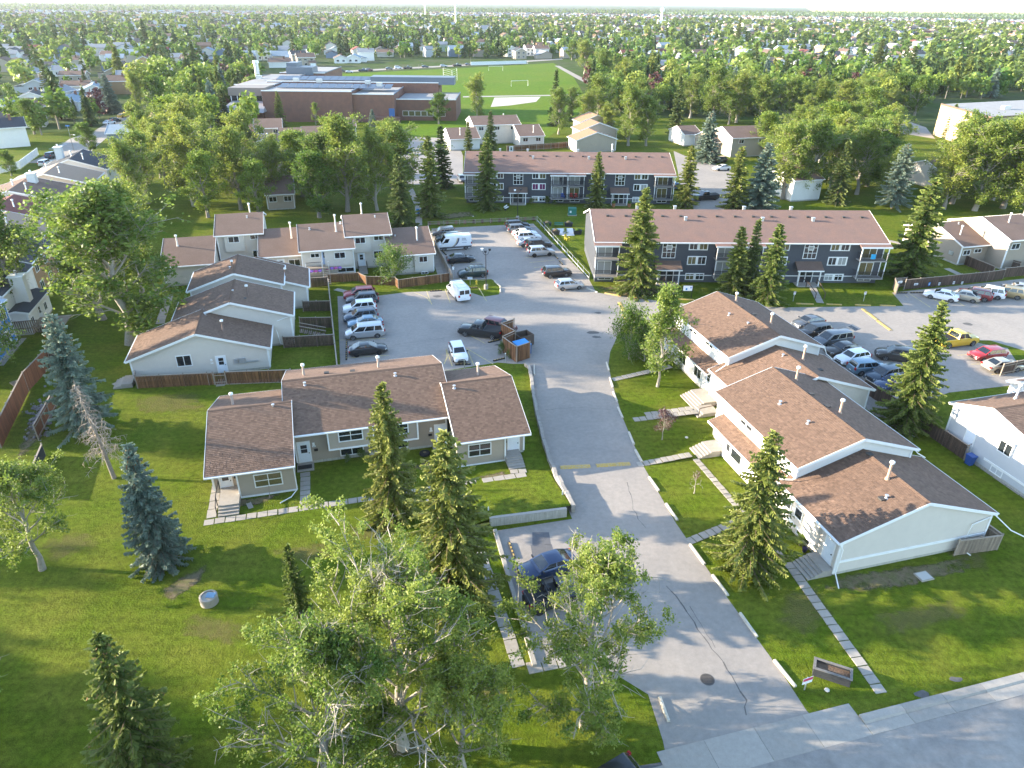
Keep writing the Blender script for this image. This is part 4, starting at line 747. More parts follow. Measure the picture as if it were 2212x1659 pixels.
for a, b, f in ((((1720, 45)), (1735, 95), u2), ((1740, 140), (1760, 200), u2), ((1762, 230), (1785, 290), u2), ((1790, 325), (1820, 390), u2), ((1858, 480), (1890, 555), u2), ((1898, 590), (1940, 665), u2), ((1985, 760), (2045, 845), u2), ((2090, 925), (2160, 1028), u2), ((135, 35), (225, 158), u6), ((275, 225), (370, 352), u6), ((445, 462), (550, 610), u6), ((658, 755), (790, 920), u6)): _k += 1; stop('pale concrete stop right of the drive, %s from the top end' % ORD[_k], f(*a), f(*b), 'conc', g)
stop('pale concrete stop left of the drive mouth under the leaning poplar', u5(2050, 985), u5(2105, 1137)); stop('grey concrete stop beside the silver crossover at the corner of the grey apartments', t5(1597, 688), t5(1663, 715)); stop('curved end kerb stop on the lamp island, facing the lot lane', t5(1022, 645), t5(1062, 680)); stop('short kerb stop on the lamp island, at its lower corner', t5(1058, 685), t5(1060, 715)); stop('grey stop at the driveway end of the dumpster lawn', t5(1268, 1170), t5(1270, 1230))
for a, b, f in (((1708, 720), (1808, 738), t5), ((1850, 742), (1943, 750), t5), ((65, 757), (160, 762), t6)): _k = (_k+1) % 12; stop('yellow stop by the left half of the nearer grey block, %s from the left' % ORD[_k], f(*a), f(*b), 'yel', 'yellow stops by the left half of the grey apartments')
for a, b in (((795, 785), (903, 789)), ((983, 789), (1078, 793)), ((1160, 793), (1257, 797)), ((1315, 796), (1412, 800))): _k = (_k+1) % 12; stop('yellow stop along the lawn right of the entrance path, %s from the left' % ORD[_k-3], t6(*a), t6(*b), 'yel', 'yellow stops by the right half of the grey apartments')
for lab, a, b in (('black rubber stop with yellow marks left of the white work van', (620, 707), (695, 703)), ('black rubber stop with yellow marks right of the white work van', (857, 688), (917, 686)), ('black rubber stop behind the black pickup truck', (983, 1027), (1052, 1012)), ('black rubber stop by the dumpster enclosure corner', (1015, 1142), (1085, 1125)), ('black rubber stop in front of the white hatchback', (778, 1166), (875, 1162)), ('black rubber stop left of the black coupe beside the van', (700, 458), (722, 482)), ('black rubber stop at the fence above the dark teal car', (757, 545), (772, 570)), ('black rubber stop at the wire fence in the empty right bays, upper', (1395, 483), (1417, 507)), ('black rubber stop at the wire fence in the empty right bays, lower', (1424, 518), (1446, 542)), ('black rubber stop at the head of the black sedan bay by the left fence, upper', (103, 1020), (101, 1068)), ('black rubber stop at the head of the bay nearest the tan townhouse roof', (101, 1080), (101, 1135))): stop(lab, t5(*a), t5(*b), 'rub', 'black rubber wheel stops')
stop('black rubber stop under the fence signs, left of two', K_(450, 1242), K_(600, 1241), 'rub', 'black rubber wheel stops'); stop('black rubber stop under the fence signs, right of two', K_(645, 1240), K_(820, 1238), 'rub', 'black rubber wheel stops'); stop('black rubber stop in the small bay left of the blue sedan', u5(1113, 22), u5(1146, 118), 'rub', 'black rubber wheel stops'); stop('black rubber stop in the small bay beside the open black jeep', u5(1250, 365), u5(1285, 440), 'rub', 'black rubber wheel stops')
sheetpoly('lawn_strip', [t6(1870, 1012), t6(2000, 1012), t6(2212, 1075), t6(2260, 1140), t6(2160, 1135), t6(2110, 1060), t6(1960, 1035)], .012, GRASS)
# far roads, field, yards
for q in ([(60, 352), (110, 330), (150, 300), (205, 282), (265, 246), (300, 234), (330, 250), (302, 276), (262, 287), (228, 300), (190, 332), (170, 352)], [(830, 292), (985, 300), (1000, 335), (1000, 398), (868, 399), (850, 330)], [(1455, 326), (1480, 337), (1600, 372), (1605, 455), (1500, 455), (1470, 400)], [(1870, 262), (1930, 252), (2000, 275), (2020, 300), (1960, 290), (1880, 285)]): sheetpoly('far_road', q, .02, ASPH)
wl = MB()
for i in range(6): stripe(wl, (106+i*5.5, 322-i*2.6), (122+i*5.5, 322-i*2.6), .5, .03)
tag(wl.build('crosswalk_marks', WHITELN), kind='structure')
sheetpoly('playing_field', [(560, 166), (700, 161), (1000, 147), (1195, 136), (1235, 160), (1262, 205), (1262, 235), (1180, 300), (1000, 305), (850, 292), (820, 255), (560, 255)], .012, FIELD)
sheetpoly('ball_infield', [(846, 170), (958, 171), (965, 176), (900, 178), (850, 178)], .03, mat('red_shale', (.32, .12, .07), .95, .1, 1))
sheetpoly('gravel_pad', [(1068, 211), (1168, 209), (1158, 220), (1100, 228), (1060, 231)], .03, mat('pale_gravel', (.42, .38, .33), .95, .15, 1)); sheetpoly('field_path', [(1000, 208), (1250, 204), (1250, 206.2), (1000, 210.5)], .034, CONC)
sheetpoly('tree_path', [(1198, 142), (1208, 142), (1262, 170), (1330, 200), (1420, 240), (1408, 243), (1318, 203), (1250, 172)], .03, ASPH)
fr = [P(*p) for p in ((560, 164), (700, 156.5), (1000, 141), (1215, 127.5))]; m = MB()
for a, b in zip(fr, fr[1:]): x = Vector((0, 6, 0)); m.poly([(p.x, p.y, .03) for p in (a-x, b-x, b+x, a+x)])
tag(m.build('field_road', ASPH), kind='structure')
CAN = mat('canola', (.55, .50, .10), .95, .1, .01); GRN = mat('crop_green', (.16, .22, .07), .95, .15, .01)
for n_, x0, x1, y0, y1, mt in (('canola_field', 1600, 9000, 4300, 9000, CAN), ('crop_field', 500, 9000, 3100, 4200, GRN), ('crop_field', 2500, 14000, 9100, 14000, GRN), ('canola_field', 3000, 16000, 14200, 24000, CAN)):
    m = MB(); m.poly([(x0, y0, .4), (x1, y0, .4), (x1, y1, .4), (x0+.35*(y1-y0), y1, .4)]); tag(m.build(n_, mt), kind='structure')
# ================================================================== BUILDINGS
GRP = 'brown roofed townhouse rows'
# --- tan townhouse row in the middle
c = House('townhouse_row', 'tan townhouse row with three stepped brown roofs left of the drive', -12.2, 53.3, group=None)
c.unit(-12.17, -4.87, 53.3, 67.6, 2.8, 2.38, 'u', TAN, ROOFB, oh=.35, wall_cut=54.9, shingles=1, singles=300)
c.unit(-5.69, 9.8, 56.85, 70.2, 3.6, 2.24, 'u', TAND, ROOFB, oh=.65, og=.72, shingles=1)
c.unit(9.16, 16.2, 53.2, 67.4, 2.9, 2.36, 'u', TAN, ROOFB, oh=.4, wall_cut=54.5, shingles=1)
c.box('bay', TAN, -9.64, -5.05, 53.66, 54.95, .05, 2.72); c.box('bay', TAN, 9.32, 13.8, 53.62, 54.55, .05, 2.83); c.box('bay', TAN, -1.9, 2.12, 56.95, 57.55, 1.5, 3.42); c.box('bay', TAND, 2.16, 6.18, 56.95, 57.55, 1.5, 3.42)
for a, b in (((-9.7, 53.64, 2.75), (-9.7, 53.64, .05)), ((-9.75, 53.62, .05), (-5.0, 53.62, .05)), ((13.86, 53.6, .02), (13.86, 53.6, 2.8)), ((9.2, 53.58, .02), (13.9, 53.58, .02)), ((-1.95, 56.92, 1.55), (6.25, 56.92, 1.55)), ((-1.95, 56.93, 1.5), (-1.95, 56.93, 3.4)), ((2.14, 56.92, 1.5), (2.14, 56.92, 3.4)), ((6.23, 56.93, 1.5), (6.23, 56.93, 3.4))): c.trimline(a, b, .13, .13)
c.win(-7.22, 53.64, .92, 0, 2.15, 1.18, 2, 2, GLASSC); c.win(.08, 56.92, 2.36, 0, 2.05, 1.1, 2, 2, GLASS); c.win(.05, 57.5, .45, 0, 2.0, .68, 2, 1); c.win(4.3, 56.92, 2.36, 0, 2.0, 1.1, 2, 2); c.win(11.45, 53.6, 1.0, 0, 2.0, 1.2, 2, 2); c.win(4.2, 57.5, .45, 0, 2.0, .68)
c.door(-10.85, 54.88, .15, 0, h_=1.98); c.door(-4.2, 57.48, .25, 0, glazed=True, w_=1.0, h_=2.15); c.door(8.45, 57.48, .25, 0, glazed=False, w_=1.0, h_=2.15); c.door(14.9, 54.48, .2, 0, glazed=False, w_=1.0, h_=2.1)
for u, v, z, h in ((-10.2, 62.1, 4.4, 1.5), (-3.7, 65.4, 5.0, 1.5), (3.6, 65.3, 5.05, 1.5), (13.3, 62.6, 4.35, 1.6)): c.flue(u, v, z, h)
for u, v, z in ((-6.5, 60.1, 4.95), (-3.6, 62.7, 5.5), (5.0, 62.6, 5.5), (10.3, 59.6, 5.0)): c.vent(u, v, z, 'cone')
for u, v, z in ((1.0, 64.6, 5.45), (-1.5, 64.9, 5.4)): c.vent(u, v, z, 'low')
c.downspout([(-5.2, 53.35, 2.6), (-5.0, 53.55, 2.35), (-4.98, 53.52, .15), (-5.5, 52.6, .08), (-6.4, 52.0, .06)])
def box_part(h, name, mt, u, v, z, wu, wv, wz): return h.box(name, mt, u-wu/2, u+wu/2, v-wv/2, v+wv/2, z, z+wz)
for u, v, z in ((-3.15, 57.44, 1.35), (7.45, 57.44, 1.35), (-9.95, 54.84, 1.3), (14.05, 54.44, 1.4)): box_part(c, 'mailbox', BLACK, u, v, z, .34, .12, .2)
for u in (-3.3, 7.55): box_part(c, 'porch_lamp', WHITE, u, 57.42, 2.02, .2, .14, .22); box_part(c, 'number_plate', WHITE, u, 57.47, 1.78, .30, .03, .15)
lettering('568', c.r, (-3.3-c.u, 57.45-c.v, 1.855), (R(90), 0, 0), .12, BLACK, 'house_number', .002)
box_part(c, 'door_mat', RUBBER, -4.3, 56.85, .13, 1.25, .6, .03)
stoop('concrete steps at the white door on the left end of the tan row', -11.35, -9.7, 51.3, 54.9, .5, 3); stoop('concrete steps at the door beside the drive on the right end of the tan row', 13.85, 15.4, 52.0, 54.5, .5, 4); stoop('low landing with a dark mat at the left inner door of the tan row', -5.0, -3.5, 56.3, 57.5, .12, 1); stoop('low landing with a white chair at the right inner door of the tan row', 7.6, 9.1, 56.2, 57.5, .2, 1)
railing('black handrail down the steps on the left end of the tan row', [(-11.4, 54.6, .5), (-11.4, 52.3, .5), (-11.4, 51.4, .1)])
# small things by the tan row
o = empty('plastic_chair', W(9.0, 56.7, .2), 2.6, 'white plastic chair on the landing beside the right inner door', 'chair'); m = MB(); m.box(-.25, .25, -.22, .22, .40, .44); m.build('seat', WHITE, o); m = MB(); m.box(-.25, .25, .20, .25, .44, .85); m.build('backrest', WHITE, o)
for x in (-.22, .22):
    for y in (-.2, .2): m = MB(); m.box(x-.02, x+.02, y-.02, y+.02, 0, .4); m.build('leg', WHITE, o)
o = empty('tyre_planter', W(6.7, 56.4), 0, 'old tyre planter on the soil left of the landing', 'planter'); m = MB(); m.lathe([(.25, 0), (.48, .02), (.52, .13), (.48, .25), (.3, .27)], n=14); m.build('tyre', TYRE, o, 40); m = MB(); m.lathe([(.3, .22), (.28, .26), (0.05, .28)], n=10); m.build('soil', DIRT, o)
o = empty('broom', W(9.35, 57.2, .2), 0, 'red and yellow toy broom leaning by the white door', 'broom'); m = MB(); m.tube([(0, 0, .3), (.05, .2, 1.2)], .025, 5); m.build('stick', mat('yellow_plastic', (.6, .45, .05), .5), o); m = MB(); m.box(-.15, .15, -.05, .05, 0, .32); m.build('head', mat('red_plastic', (.45, .03, .02), .5), o)
o = empty('garden_stake', W(-7.3, 53.0), 0, 'pale stake leaning at the tan wall under the left window', 'stake'); m = MB(); m.tube([(0, 0, 0), (-.1, .5, .95)], .03, 5); m.build('stick', WOODT, o)
o = empty('splash_block', W(-8.9, 52.3), TH+.3, 'pale concrete splash block on the soil right of the left steps', 'splash block'); m = MB(); m.box(-.2, .2, -.4, .4, 0, .04); m.box(-.2, -.14, -.4, .4, .04, .1); m.box(.14, .2, -.4, .4, .04, .1); m.build('block', CONC, o)
# --- white and tan row on the right of the drive
r = House('townhouse_row', 'white sided townhouse row with four stepped brown roofs right of the drive', 34.0, 32.7)
r.unit(32.6, 40.6, 33.8, 48.03, 3.3, 2.35, 'v', CREAM, ROOFB, oh=.3, og=.15, shingles=1, singles=300)
r.unit(39.64, 52.92, 34.66, 46.4, 5.0, 1.94, 'v', WSID, ROOFB, oh=.3, og=.35, shingles=1)
r.unit(51.77, 60.0, 38.0, 52.3, 3.5, 2.37, 'v', CREAM, ROOFB, oh=.3, og=.35, shingles=1)
r.unit(58.9, 72.3, 39.5, 51.1, 5.2, 1.92, 'v', WSID, ROOFB, oh=.3, og=.35, shingles=1)
def leanto(u0, u1, v0, v1, z0, z1, wu, wv0, wv1):
    m = r.mb(); m.hexa([(u0, v0, z0-.12), (u1, v0, z1-.12), (u1, v1, z1-.12), (u0, v1, z0-.12), (u0, v0, z0), (u1, v0, z1), (u1, v1, z1), (u0, v1, z0)]); rf = r.part('porch_roof', m, ROOFB); shingle_plane(rf, r.L((u0, v1, z0)), (0, -1, 0), (u1-u0, 0, z1-z0), v1-v0, math.hypot(u1-u0, z1-z0))
    m = r.mb(); m.bar((u0-.03, v0-.03, z0-.1), (u0-.03, v1+.03, z0-.1), .04, .2)
    for v in (v0-.02, v1+.02): m.bar((u0, v, z0-.11), (u1, v, z1-.11), .035, .2)
    r.part('fascia', m, WHITE, par=rf); m = r.mb(); m.box(wu, u1+.1, wv0, wv1, .25, z0-.08); r.part('wall', m, WSID); m = r.mb(); m.box(wu+.04, u1, wv0+.04, wv1-.04, -.1, .245); r.part('foundation', m, CONCW)
leanto(33.4, 34.95, 40.0, 51.4, 2.8, 3.35, 34.0, 40.3, 49.2); leanto(38.0, 39.8, 60.2, 72.0, 2.8, 3.4, 38.6, 61.4, 70.5)
r.box('bay', CREAM, 33.85, 34.15, 35.0, 39.6, 1.1, 3.1)
for a, b in (((33.83, 35.0, 1.05), (33.83, 39.6, 1.05)), ((34.1, 32.72, 1.3), (47.6, 32.72, 1.3)), ((34.05, 32.72, .2), (34.05, 32.72, 3.1)), ((34.0, 41, .28), (34.0, 49.2, .28))): r.trimline(a, b, .06, .2)
for v, z, w_, h_, u, nx in ((48.1, 4.15, .75, .42, 34.93, 1), (47.1, 4.15, .85, .42, 34.93, 1), (43.0, 4.15, .8, .42, 34.93, 1), (48.3, 1.25, .55, .8, 33.98, 1), (46.9, 1.05, 1.6, 1.0, 33.98, 1), (42.6, 1.1, 1.6, 1.0, 33.98, 2), (39.0, 1.9, 1.1, .8, 33.83, 1), (37.4, 1.9, .8, .8, 33.83, 1), (67.6, 4.45, .7, .42, 39.78, 1), (66.7, 4.45, .7, .42, 39.78, 1), (63.4, 4.45, 1.5, .5, 39.78, 2), (66.6, .95, 1.5, 1.1, 38.58, 2), (63.0, .95, 1.5, 1.1, 38.58, 2), (36.6, .35, 1.6, .5, 34.08, 2)): r.win(u, v, z, -90, w_, h_, nx, 1)
r.door(34.07, 33.75, .55, -90, glazed=False); r.door(38.58, 60.6, .6, -90, glazed=True); r.door(34.6, 50.2, .6, -90, glazed=True); r.door(38.58, 70.9, .6, -90)
for u, v, z, h in ((40.2, 36.2, 5.45, 1.65), (41.6, 44.2, 6.6, 1.4), (41.6, 50.6, 6.6, 1.4), (46.4, 56.1, 5.5, 1.6), (46.8, 63.0, 6.6, 1.3), (46.3, 69.6, 6.8, 1.1)): r.flue(u, v, z, h, mat('tan_flue', (.42, .28, .20), .6))
for u, v, z in ((38.9, 34.6, 4.95), (38.0, 47.6, 6.1), (38.3, 43.9, 6.15), (44.6, 57.0, 5.6), (43.6, 66.4, 6.5), (44.1, 63.3, 6.6)): r.vent(u, v, z, 'cone')
for u, v, z in ((38.6, 34.7, 4.85), (40.9, 39.2, 5.6), (41.0, 47.5, 6.75), (41.0, 45.2, 6.75), (47.0, 54.0, 5.2), (45.6, 67.4, 6.95), (45.9, 65.1, 6.9)): r.vent(u, v, z, 'low')
r.downspout([(47.7, 32.7, 3.0), (45.9, 32.62, 2.6), (45.6, 32.6, .3), (46.0, 31.9, .08)]); r.downspout([(33.9, 32.65, 3.0), (34.2, 32.6, 2.6), (34.15, 32.6, .3), (33.6, 31.4, .08)]); r.downspout([(46.3, 40.0, 4.8), (46.9, 40.1, 4.2), (48.0, 40.2, 3.5)]); r.downspout([(34.7, 39.6, 4.8), (34.5, 39.7, 3.9), (33.8, 40.5, 3.5)]); r.downspout([(39.5, 58.8, 5.0), (39.2, 58.8, 4.4), (38.2, 58.9, 3.7)]); r.downspout([(51.2, 58.9, 5.0), (51.5, 58.8, 4.3), (52.4, 58.7, 3.6)])
r.downspout([(48.1, 33.2, 3.05), (49.6, 32.2, 1.6), (51.3, 31.0, .9)])
stoop('concrete steps at the gable end corner of the white row', 31.9, 34.0, 32.75, 34.8, .6, 4, '-u'); stoop('concrete steps at the middle door of the white row', 31.7, 34.5, 49.3, 51.2, .6, 4, '-u'); stoop('stepped concrete landing below the lower porch roof of the white row', 35.6, 38.6, 58.0, 61.0, .6, 4, '-u'); stoop('lower concrete side steps with a handrail on the white row', 35.2, 37.6, 56.2, 57.9, .4, 2, '-u')
railing('brown handrail on the side steps of the white row', [(35.3, 56.2, .2), (37.5, 56.2, .4)], m=WOODD)
for i, (u, v, mt) in enumerate(((33.75, 34.9, mat('green_pot', (.03, .09, .05), .6)), (33.6, 35.6, mat('navy_pot', (.02, .02, .08), .5)))):
    o = empty('flower_pot', W(u, v, .02), 0, ['green pot beside the gable end door of the white row', 'dark blue pot left of the green pot by the white row'][i], 'pot'); m = MB(); m.lathe([(.14, 0), (.22, .35), (.2, .35), (.16, .3)], n=12); m.build('pot', mt, o, 40)
# --- grey beige row at the left of the lot
l = House('townhouse_row', 'beige townhouse row with four overlapping brown gables left of the parking lot', -15, 78.2)
for a0, a1, b0, b1, ze, ri, wm in ((78.16, 85.6, -22.9, -7.65, 2.8, 2.55, CREAM), (84.48, 92.7, -19.0, -4.97, 4.0, 2.31, CREAM), (94.5, 102.6, -18.3, -6.21, 4.5, 2.0, CREAM), (96.35, 104.2, -16.9, -3.05, 3.2, 2.3, CREAM)): l.unit(a0, a1, b0, b1, ze, ri, 'v', wm, ROOFB, oh=.35, og=.35, shingles=1, singles=300 if a0 < 80 else 0)
l.win(-17.05, 78.48, 1.5, 0, 1.45, 1.2, 2, 1); l.door(-13.2, 78.48, .15, 0); box_part(l, 'meter_box', METAL, -11.6, 78.42, 1.2, .42, .2, .5); box_part(l, 'meter_box', METAL, -10.95, 78.42, 1.15, .72, .22, .62); box_part(l, 'cable_tray', METAL, -9.9, 78.44, 1.15, 1.4, .16, .16); box_part(l, 'porch_lamp', WHITE, -14.2, 78.42, 1.75, .2, .14, .22); box_part(l, 'number_plate', WHITE, -14.2, 78.46, 1.4, .3, .03, .15)
for u, v, z, h in ((-12.6, 80.3, 4.3, 1.6), (-10.2, 88.0, 5.5, 1.6), (-12.6, 97.6, 6.0, 1.3), (-6.0, 98.0, 4.2, 1.4)): l.flue(u, v, z, h, mat('brown_flue', (.16, .11, .09), .6))
for u, v, z in ((-14.8, 84.0, 5.1), (-11.9, 88.4, 6.1), (-12.9, 97.3, 6.2)): l.vent(u, v, z, 'cone')
l.vent(-10.5, 86.8, 5.7, 'low'); l.downspout([(-7.6, 85.5, 2.7), (-7.3, 84.9, 2.5), (-7.0, 84.7, .3), (-5.6, 84.2, .08)]); l.downspout([(-7.7, 85.0, 3.0), (-6.2, 84.7, 3.6), (-5.2, 84.6, 3.9)])
stoop('grey concrete steps at the left end of the beige row', -24.6, -22.6, 77.4, 79.6, .5, 3, '-u')
# --- beige row along the top of the lot
t = House('townhouse_row', 'beige townhouse row with six stepped brown roofs behind the hedge, above the lot', -10, 108)
for a0, a1, b0, dv, ze, ri, oh in ((-24.2, -16.6, 109.6, 7.0, 3.2, 2.3, .5), (-16.91, -9.52, 116.13, 5.8, 5.5, 1.91, .6), (-10.4, -3.7, 110.6, 7.2, 3.3, 2.4, .4), (-4.3, 4.1, 108.5, 6.95, 4.45, 2.29, .6), (2.77, 10.1, 111.11, 5.81, 5.5, 1.92, .6), (8.9, 16.25, 106.7, 7.1, 3.3, 2.36, .5)): t.unit(a0, a1, b0, b0+2*dv, ze, ri, 'u', CREAM, ROOFB, oh=oh, og=.3)
t.box('bay', CREAM, 3.5, 6.7, 111.35, 111.9, 2.75, 5.2); t.box('bay', CREAM, -15.5, -12.6, 116.3, 116.9, 2.75, 5.2); t.box('bay', CREAM, 12.9, 15.8, 106.85, 107.4, .35, 3.1); t.box('bay', CREAM, -.6, 3.6, 108.75, 109.2, 1.75, 4.15)
for args in ((-.35, 108.73, 2.7, 0, .1, .1), ): pass
for u, v, z, w_, h_ in ((1.7, 108.72, 2.95, 1.5, .85), (-2.0, 109.05, 3.25, 1.2, .55), (5.1, 111.32, 4.3, 1.45, .85), (8.0, 111.68, 4.5, 1.4, .6), (7.75, 111.68, 1.6, 1.35, 1.1), (14.25, 106.82, 2.0, 1.2, .85), (-14.1, 116.27, 4.3, 1.5, .85), (-10.9, 116.7, 4.5, 1.4, .6), (-11.0, 116.7, 1.5, 1.2, 1.1), (-5.2, 110.95, 1.5, 1.6, 1.0), (14.4, 106.83, .02, .9, .3), (2.4, 109.05, .6, 2.4, .6), (-9.0, 110.95, 1.8, 1.2, .7)): t.win(u, v, z, 0, w_, h_)
t.door(-.5, 109.05, 2.05, 0, m=mat('blue_door_paint', (.35, .45, .62), .5)); t.door(5.05, 111.66, .45, 0); t.door(-7.2, 110.95, .6, 0)
for u, v, z, h in ((-22.0, 114.5, 4.8, 1.7), (-11.6, 122.4, 7.2, 1.6), (-5.3, 115.0, 4.7, 2.6), (1.6, 113.0, 5.9, 2.7), (6.0, 117.3, 7.3, 1.8), (13.9, 110.3, 4.4, 2.2)): t.flue(u, v, z, h, mat('white_flue', (.62, .56, .50), .5))
for u, v, z in ((-2.4, 113.9, 6.2), (2.4, 114.9, 6.6), (10.6, 111.6, 4.8), (-12.0, 120.6, 6.9), (8.0, 115.9, 7.0)): t.vent(u, v, z, 'cone')
dk = empty('timber_deck', W(-2.0, 108.0), TH, 'raised timber deck with stairs and dark pickets at the blue door of the beige row', 'deck'); m = MB(); m.box(-1.6, 1.9, -.2, 1.0, 1.75, 1.9); m.build('floor', WOODT, dk)
for i in range(16): m = MB(); m.box(-1.55+i*.15, -1.53+i*.15, -.19, -.16, 1.9, 2.8); m.build('picket', BLACK, dk)
m = MB(); m.box(-1.6, .85, -.2, -.15, 2.8, 2.86); m.build('rail', BLACK, dk)
for x in (-1.55, .9, 1.85): m = MB(); m.box(x-.06, x+.06, -.2, -.08, 0, 2.85); m.build('post', WHITE, dk)
for i in range(9): m = MB(); m.box(1.0, 1.85, -.42-.28*i, -.16-.28*i, 1.70-.19*i, 1.75-.19*i); m.build('stair_tread', WOODT, dk)
for x in (.97, 1.88): m = MB(); m.bar((x, -.2, 2.75), (x, -2.7, 1.0), .06, .08); m.build('stair_rail', WOODT, dk); m = MB(); m.bar((x, -.15, 1.7), (x, -2.75, .05), .06, .2); m.build('stringer', WOODT, dk)
PINK = mat('pink_flowers', (.55, .12, .35), .8, .5, 12); VIO = mat('violet_flowers', (.30, .15, .5), .8, .5, 12)
for i in range(8):
    u = -3.4+i*.62+(.55 if i > 3 else 0); o = empty('hanging_basket', W(u, 108.45 if i > 3 else 107.7, 1.15), 0, ['pink', 'violet'][i % 2]+' flower basket hung on the beige row, %s from the left' % ORD[i], 'flower basket', 'flower baskets hung on the beige row'); m = MB(); m.lathe([(.05, 0), (.2, .1), (.24, .25)], n=10); m.build('basket', WHITE, o); m = MB(); m.lathe([(.27, .22), (.33, .36), (.22, .5), (.05, .55)], n=9); m.build('flowers', [PINK, VIO][i % 2], o)
stoop('concrete steps with black rails at the white door of the beige row', 4.4, 5.7, 108.8, 111.6, .4, 3); railing('black rail left of the white door steps', [(4.35, 111.3, .4), (4.35, 109.0, .1)]); railing('black rail right of the white door steps', [(5.75, 111.3, .4), (5.75, 109.0, .1)])
# --- two grey apartment blocks
def apartment(label, u0, v0, th, purple, chairs):
    h = House('apartment_building', label, u0, v0, th, 'apartment building', 'grey apartment blocks'); U = lambda x: u0+x; wv = v0+.62; ze = 6.5
    for nm, mt, z0, z1 in (('wall', GREYS, 1.16, 6.55), ('wall', GREYL, 0, 1.1)):
        if z0: m = h.mb(); zz = lambda v: ze+.325*(v-v0)-.19; m.extrude([(U(.35), wv, z0), (U(.35), v0+16.4, z0), (U(.35), v0+16.4, 6.4), (U(.35), v0+8.5, ze+2.77-.2), (U(.35), wv, zz(wv))], (43.7, 0, 0)); h.part('wall', m, mt)
        else: h.box('wall', mt, U(.42), U(44.0), wv+.06, v0+16.3, z0, z1)
    h.unit(U(0), U(44.42), v0, v0+17.0, ze, 2.77, 'u', GREYS, ROOFR, walls=False)
    h.trimline((U(.3), wv-.03, 1.13), (U(44.1), wv-.03, 1.13), .08, .12)
    for x in (.33, 44.05): h.trimline((U(x), wv-.03, 1.2), (U(x), wv-.03, 6.3), .16, .12)
    for x0, x1 in ((14.3, 17.3), (35.8, 38.9), (5.4, 8.4), (26.7, 29.7)):
        for z, hh, gl in ((5.25, 1.1, None), (2.95, 1.1, None), (.5, .85, None)):
            for k in range(2): h.win(U(x0+.75+1.5*k), wv-.025, z, 0, 1.12, hh, 2, 1, GLASSP if purple and abs(x0-14.3) < .1 and z == 2.95 else [None, GLASSB, None, GLASSC][int(x0+z*3+k) % 4])
            m = h.mb(); m.box(U(x0+.05), U(x1-.05), wv-.018, wv-.001, z-.14, z+hh+.14); h.part('window_surround', m, WHITE)
    for x0, x1 in ((10.3, 12.5), (31.6, 34.2)):
        xc = (x0+x1)/2; h.win(U(xc), wv-.02, 3.95, 0, 1.9, 2.45, 3, 3, GLASS); h.win(U(xc), wv-.07, 5.3, 0, .7, .5, 1, 1, GLASSB); m = h.mb(); m.hexa([(U(xc-2.0), wv-1.7, 2.42), (U(xc+2.0), wv-1.7, 2.42), (U(xc+2.0), wv, 3.3), (U(xc-2.0), wv, 3.3), (U(xc-2.0), wv-1.7, 2.55), (U(xc+2.0), wv-1.7, 2.55), (U(xc+2.0), wv, 3.45), (U(xc-2.0), wv, 3.45)]); cn = h.part('entrance_canopy', m, ROOFB)
        m = h.mb(); m.box(U(xc-2.02), U(xc+2.02), wv-1.75, wv-1.70, 2.36, 2.55); h.part('fascia', m, WHITE, par=cn)
        for x in (-1.6, 1.6): m = h.mb(); m.box(U(xc+x)-.08, U(xc+x)+.08, wv-1.6, wv-1.44, 0, 2.42); h.part('post', m, WHITE, par=cn)
        h.door(U(xc-.55), wv-.02, .1, 0, w_=.95, h_=2.1, m=mat('dark_door_paint', (.03, .035, .04), .3)); h.door(U(xc+.55), wv-.02, .1, 0, w_=.95, h_=2.1, m=mat('dark_door_paint', (.03, .035, .04), .3)); h.box('landing', CONC, U(xc-1.7), U(xc+1.7), wv-1.9, wv-.02, -.05, .12)
    for x0, x1 in ((.2, 3.7), (18.35, 21.75), (21.85, 25.25), (40.1, 44.2)):
        m = h.mb(); m.hexa([(U(x0-.3), v0-.95, ze-.46), (U(x1+.3), v0-.95, ze-.46), (U(x1+.3), v0+.2, ze-.12), (U(x0-.3), v0+.2, ze-.12), (U(x0-.3), v0-.95, ze-.31), (U(x1+.3), v0-.95, ze-.31), (U(x1+.3), v0+.2, ze+.03), (U(x0-.3), v0+.2, ze+.03)]); pr = h.part('porch_roof', m, ROOFR); m = h.mb(); m.box(U(x0-.3), U(x1+.3), v0-1.0, v0-.955, ze-.52, ze-.30); h.part('fascia', m, WHITE, par=pr)
        for z in (1.28, 4.02):
            bl_ = h.box('balcony', mat('balcony_deck', (.30, .29, .28), .8), U(x0), U(x1), v0-.85, wv, z-.16, z); rb_ = h.mb(); n = int((x1-x0)/.13)
            for i in range(n): x = U(x0+.05)+(x1-x0-.1)*i/(n-1); rb_.box(x-.022, x+.022, v0-.83, v0-.80, z, z+1.0)
            rb_.box(U(x0), U(x1), v0-.85, v0-.79, z+1.0, z+1.05)
            for x in (x0+.02, x1-.02):
                for k in range(6): rb_.box(U(x)-.012, U(x)+.012, v0-.7+.22*k, v0-.68+.22*k, z, z+1.0)
                rb_.box(U(x)-.025, U(x)+.025, v0-.84, wv-.02, z+1.0, z+1.05)
            h.part('balcony_rail', rb_, BLACK, par=bl_); h.win(U((x0+x1)/2-.2), wv-.02, z+.05, 0, 2.0, 1.95, 2, 1, [GLASS, GLASSB, GLASSC][int(x0+z) % 3])
        h.win(U((x0+x1)/2), wv+.03, .4, 0, 1.9, .6, 2, 1)
        for x in (x0+.05, x1-.05): m = h.mb(); m.box(U(x)-.06, U(x)+.06, v0-.78, v0-.66, 1.1, ze-.45); h.part('balcony_post', m, WHITE)
    for i in range(15): h.vent(U(2.6+i*2.85), v0+6.6, ze+.325*6.6, 'low')
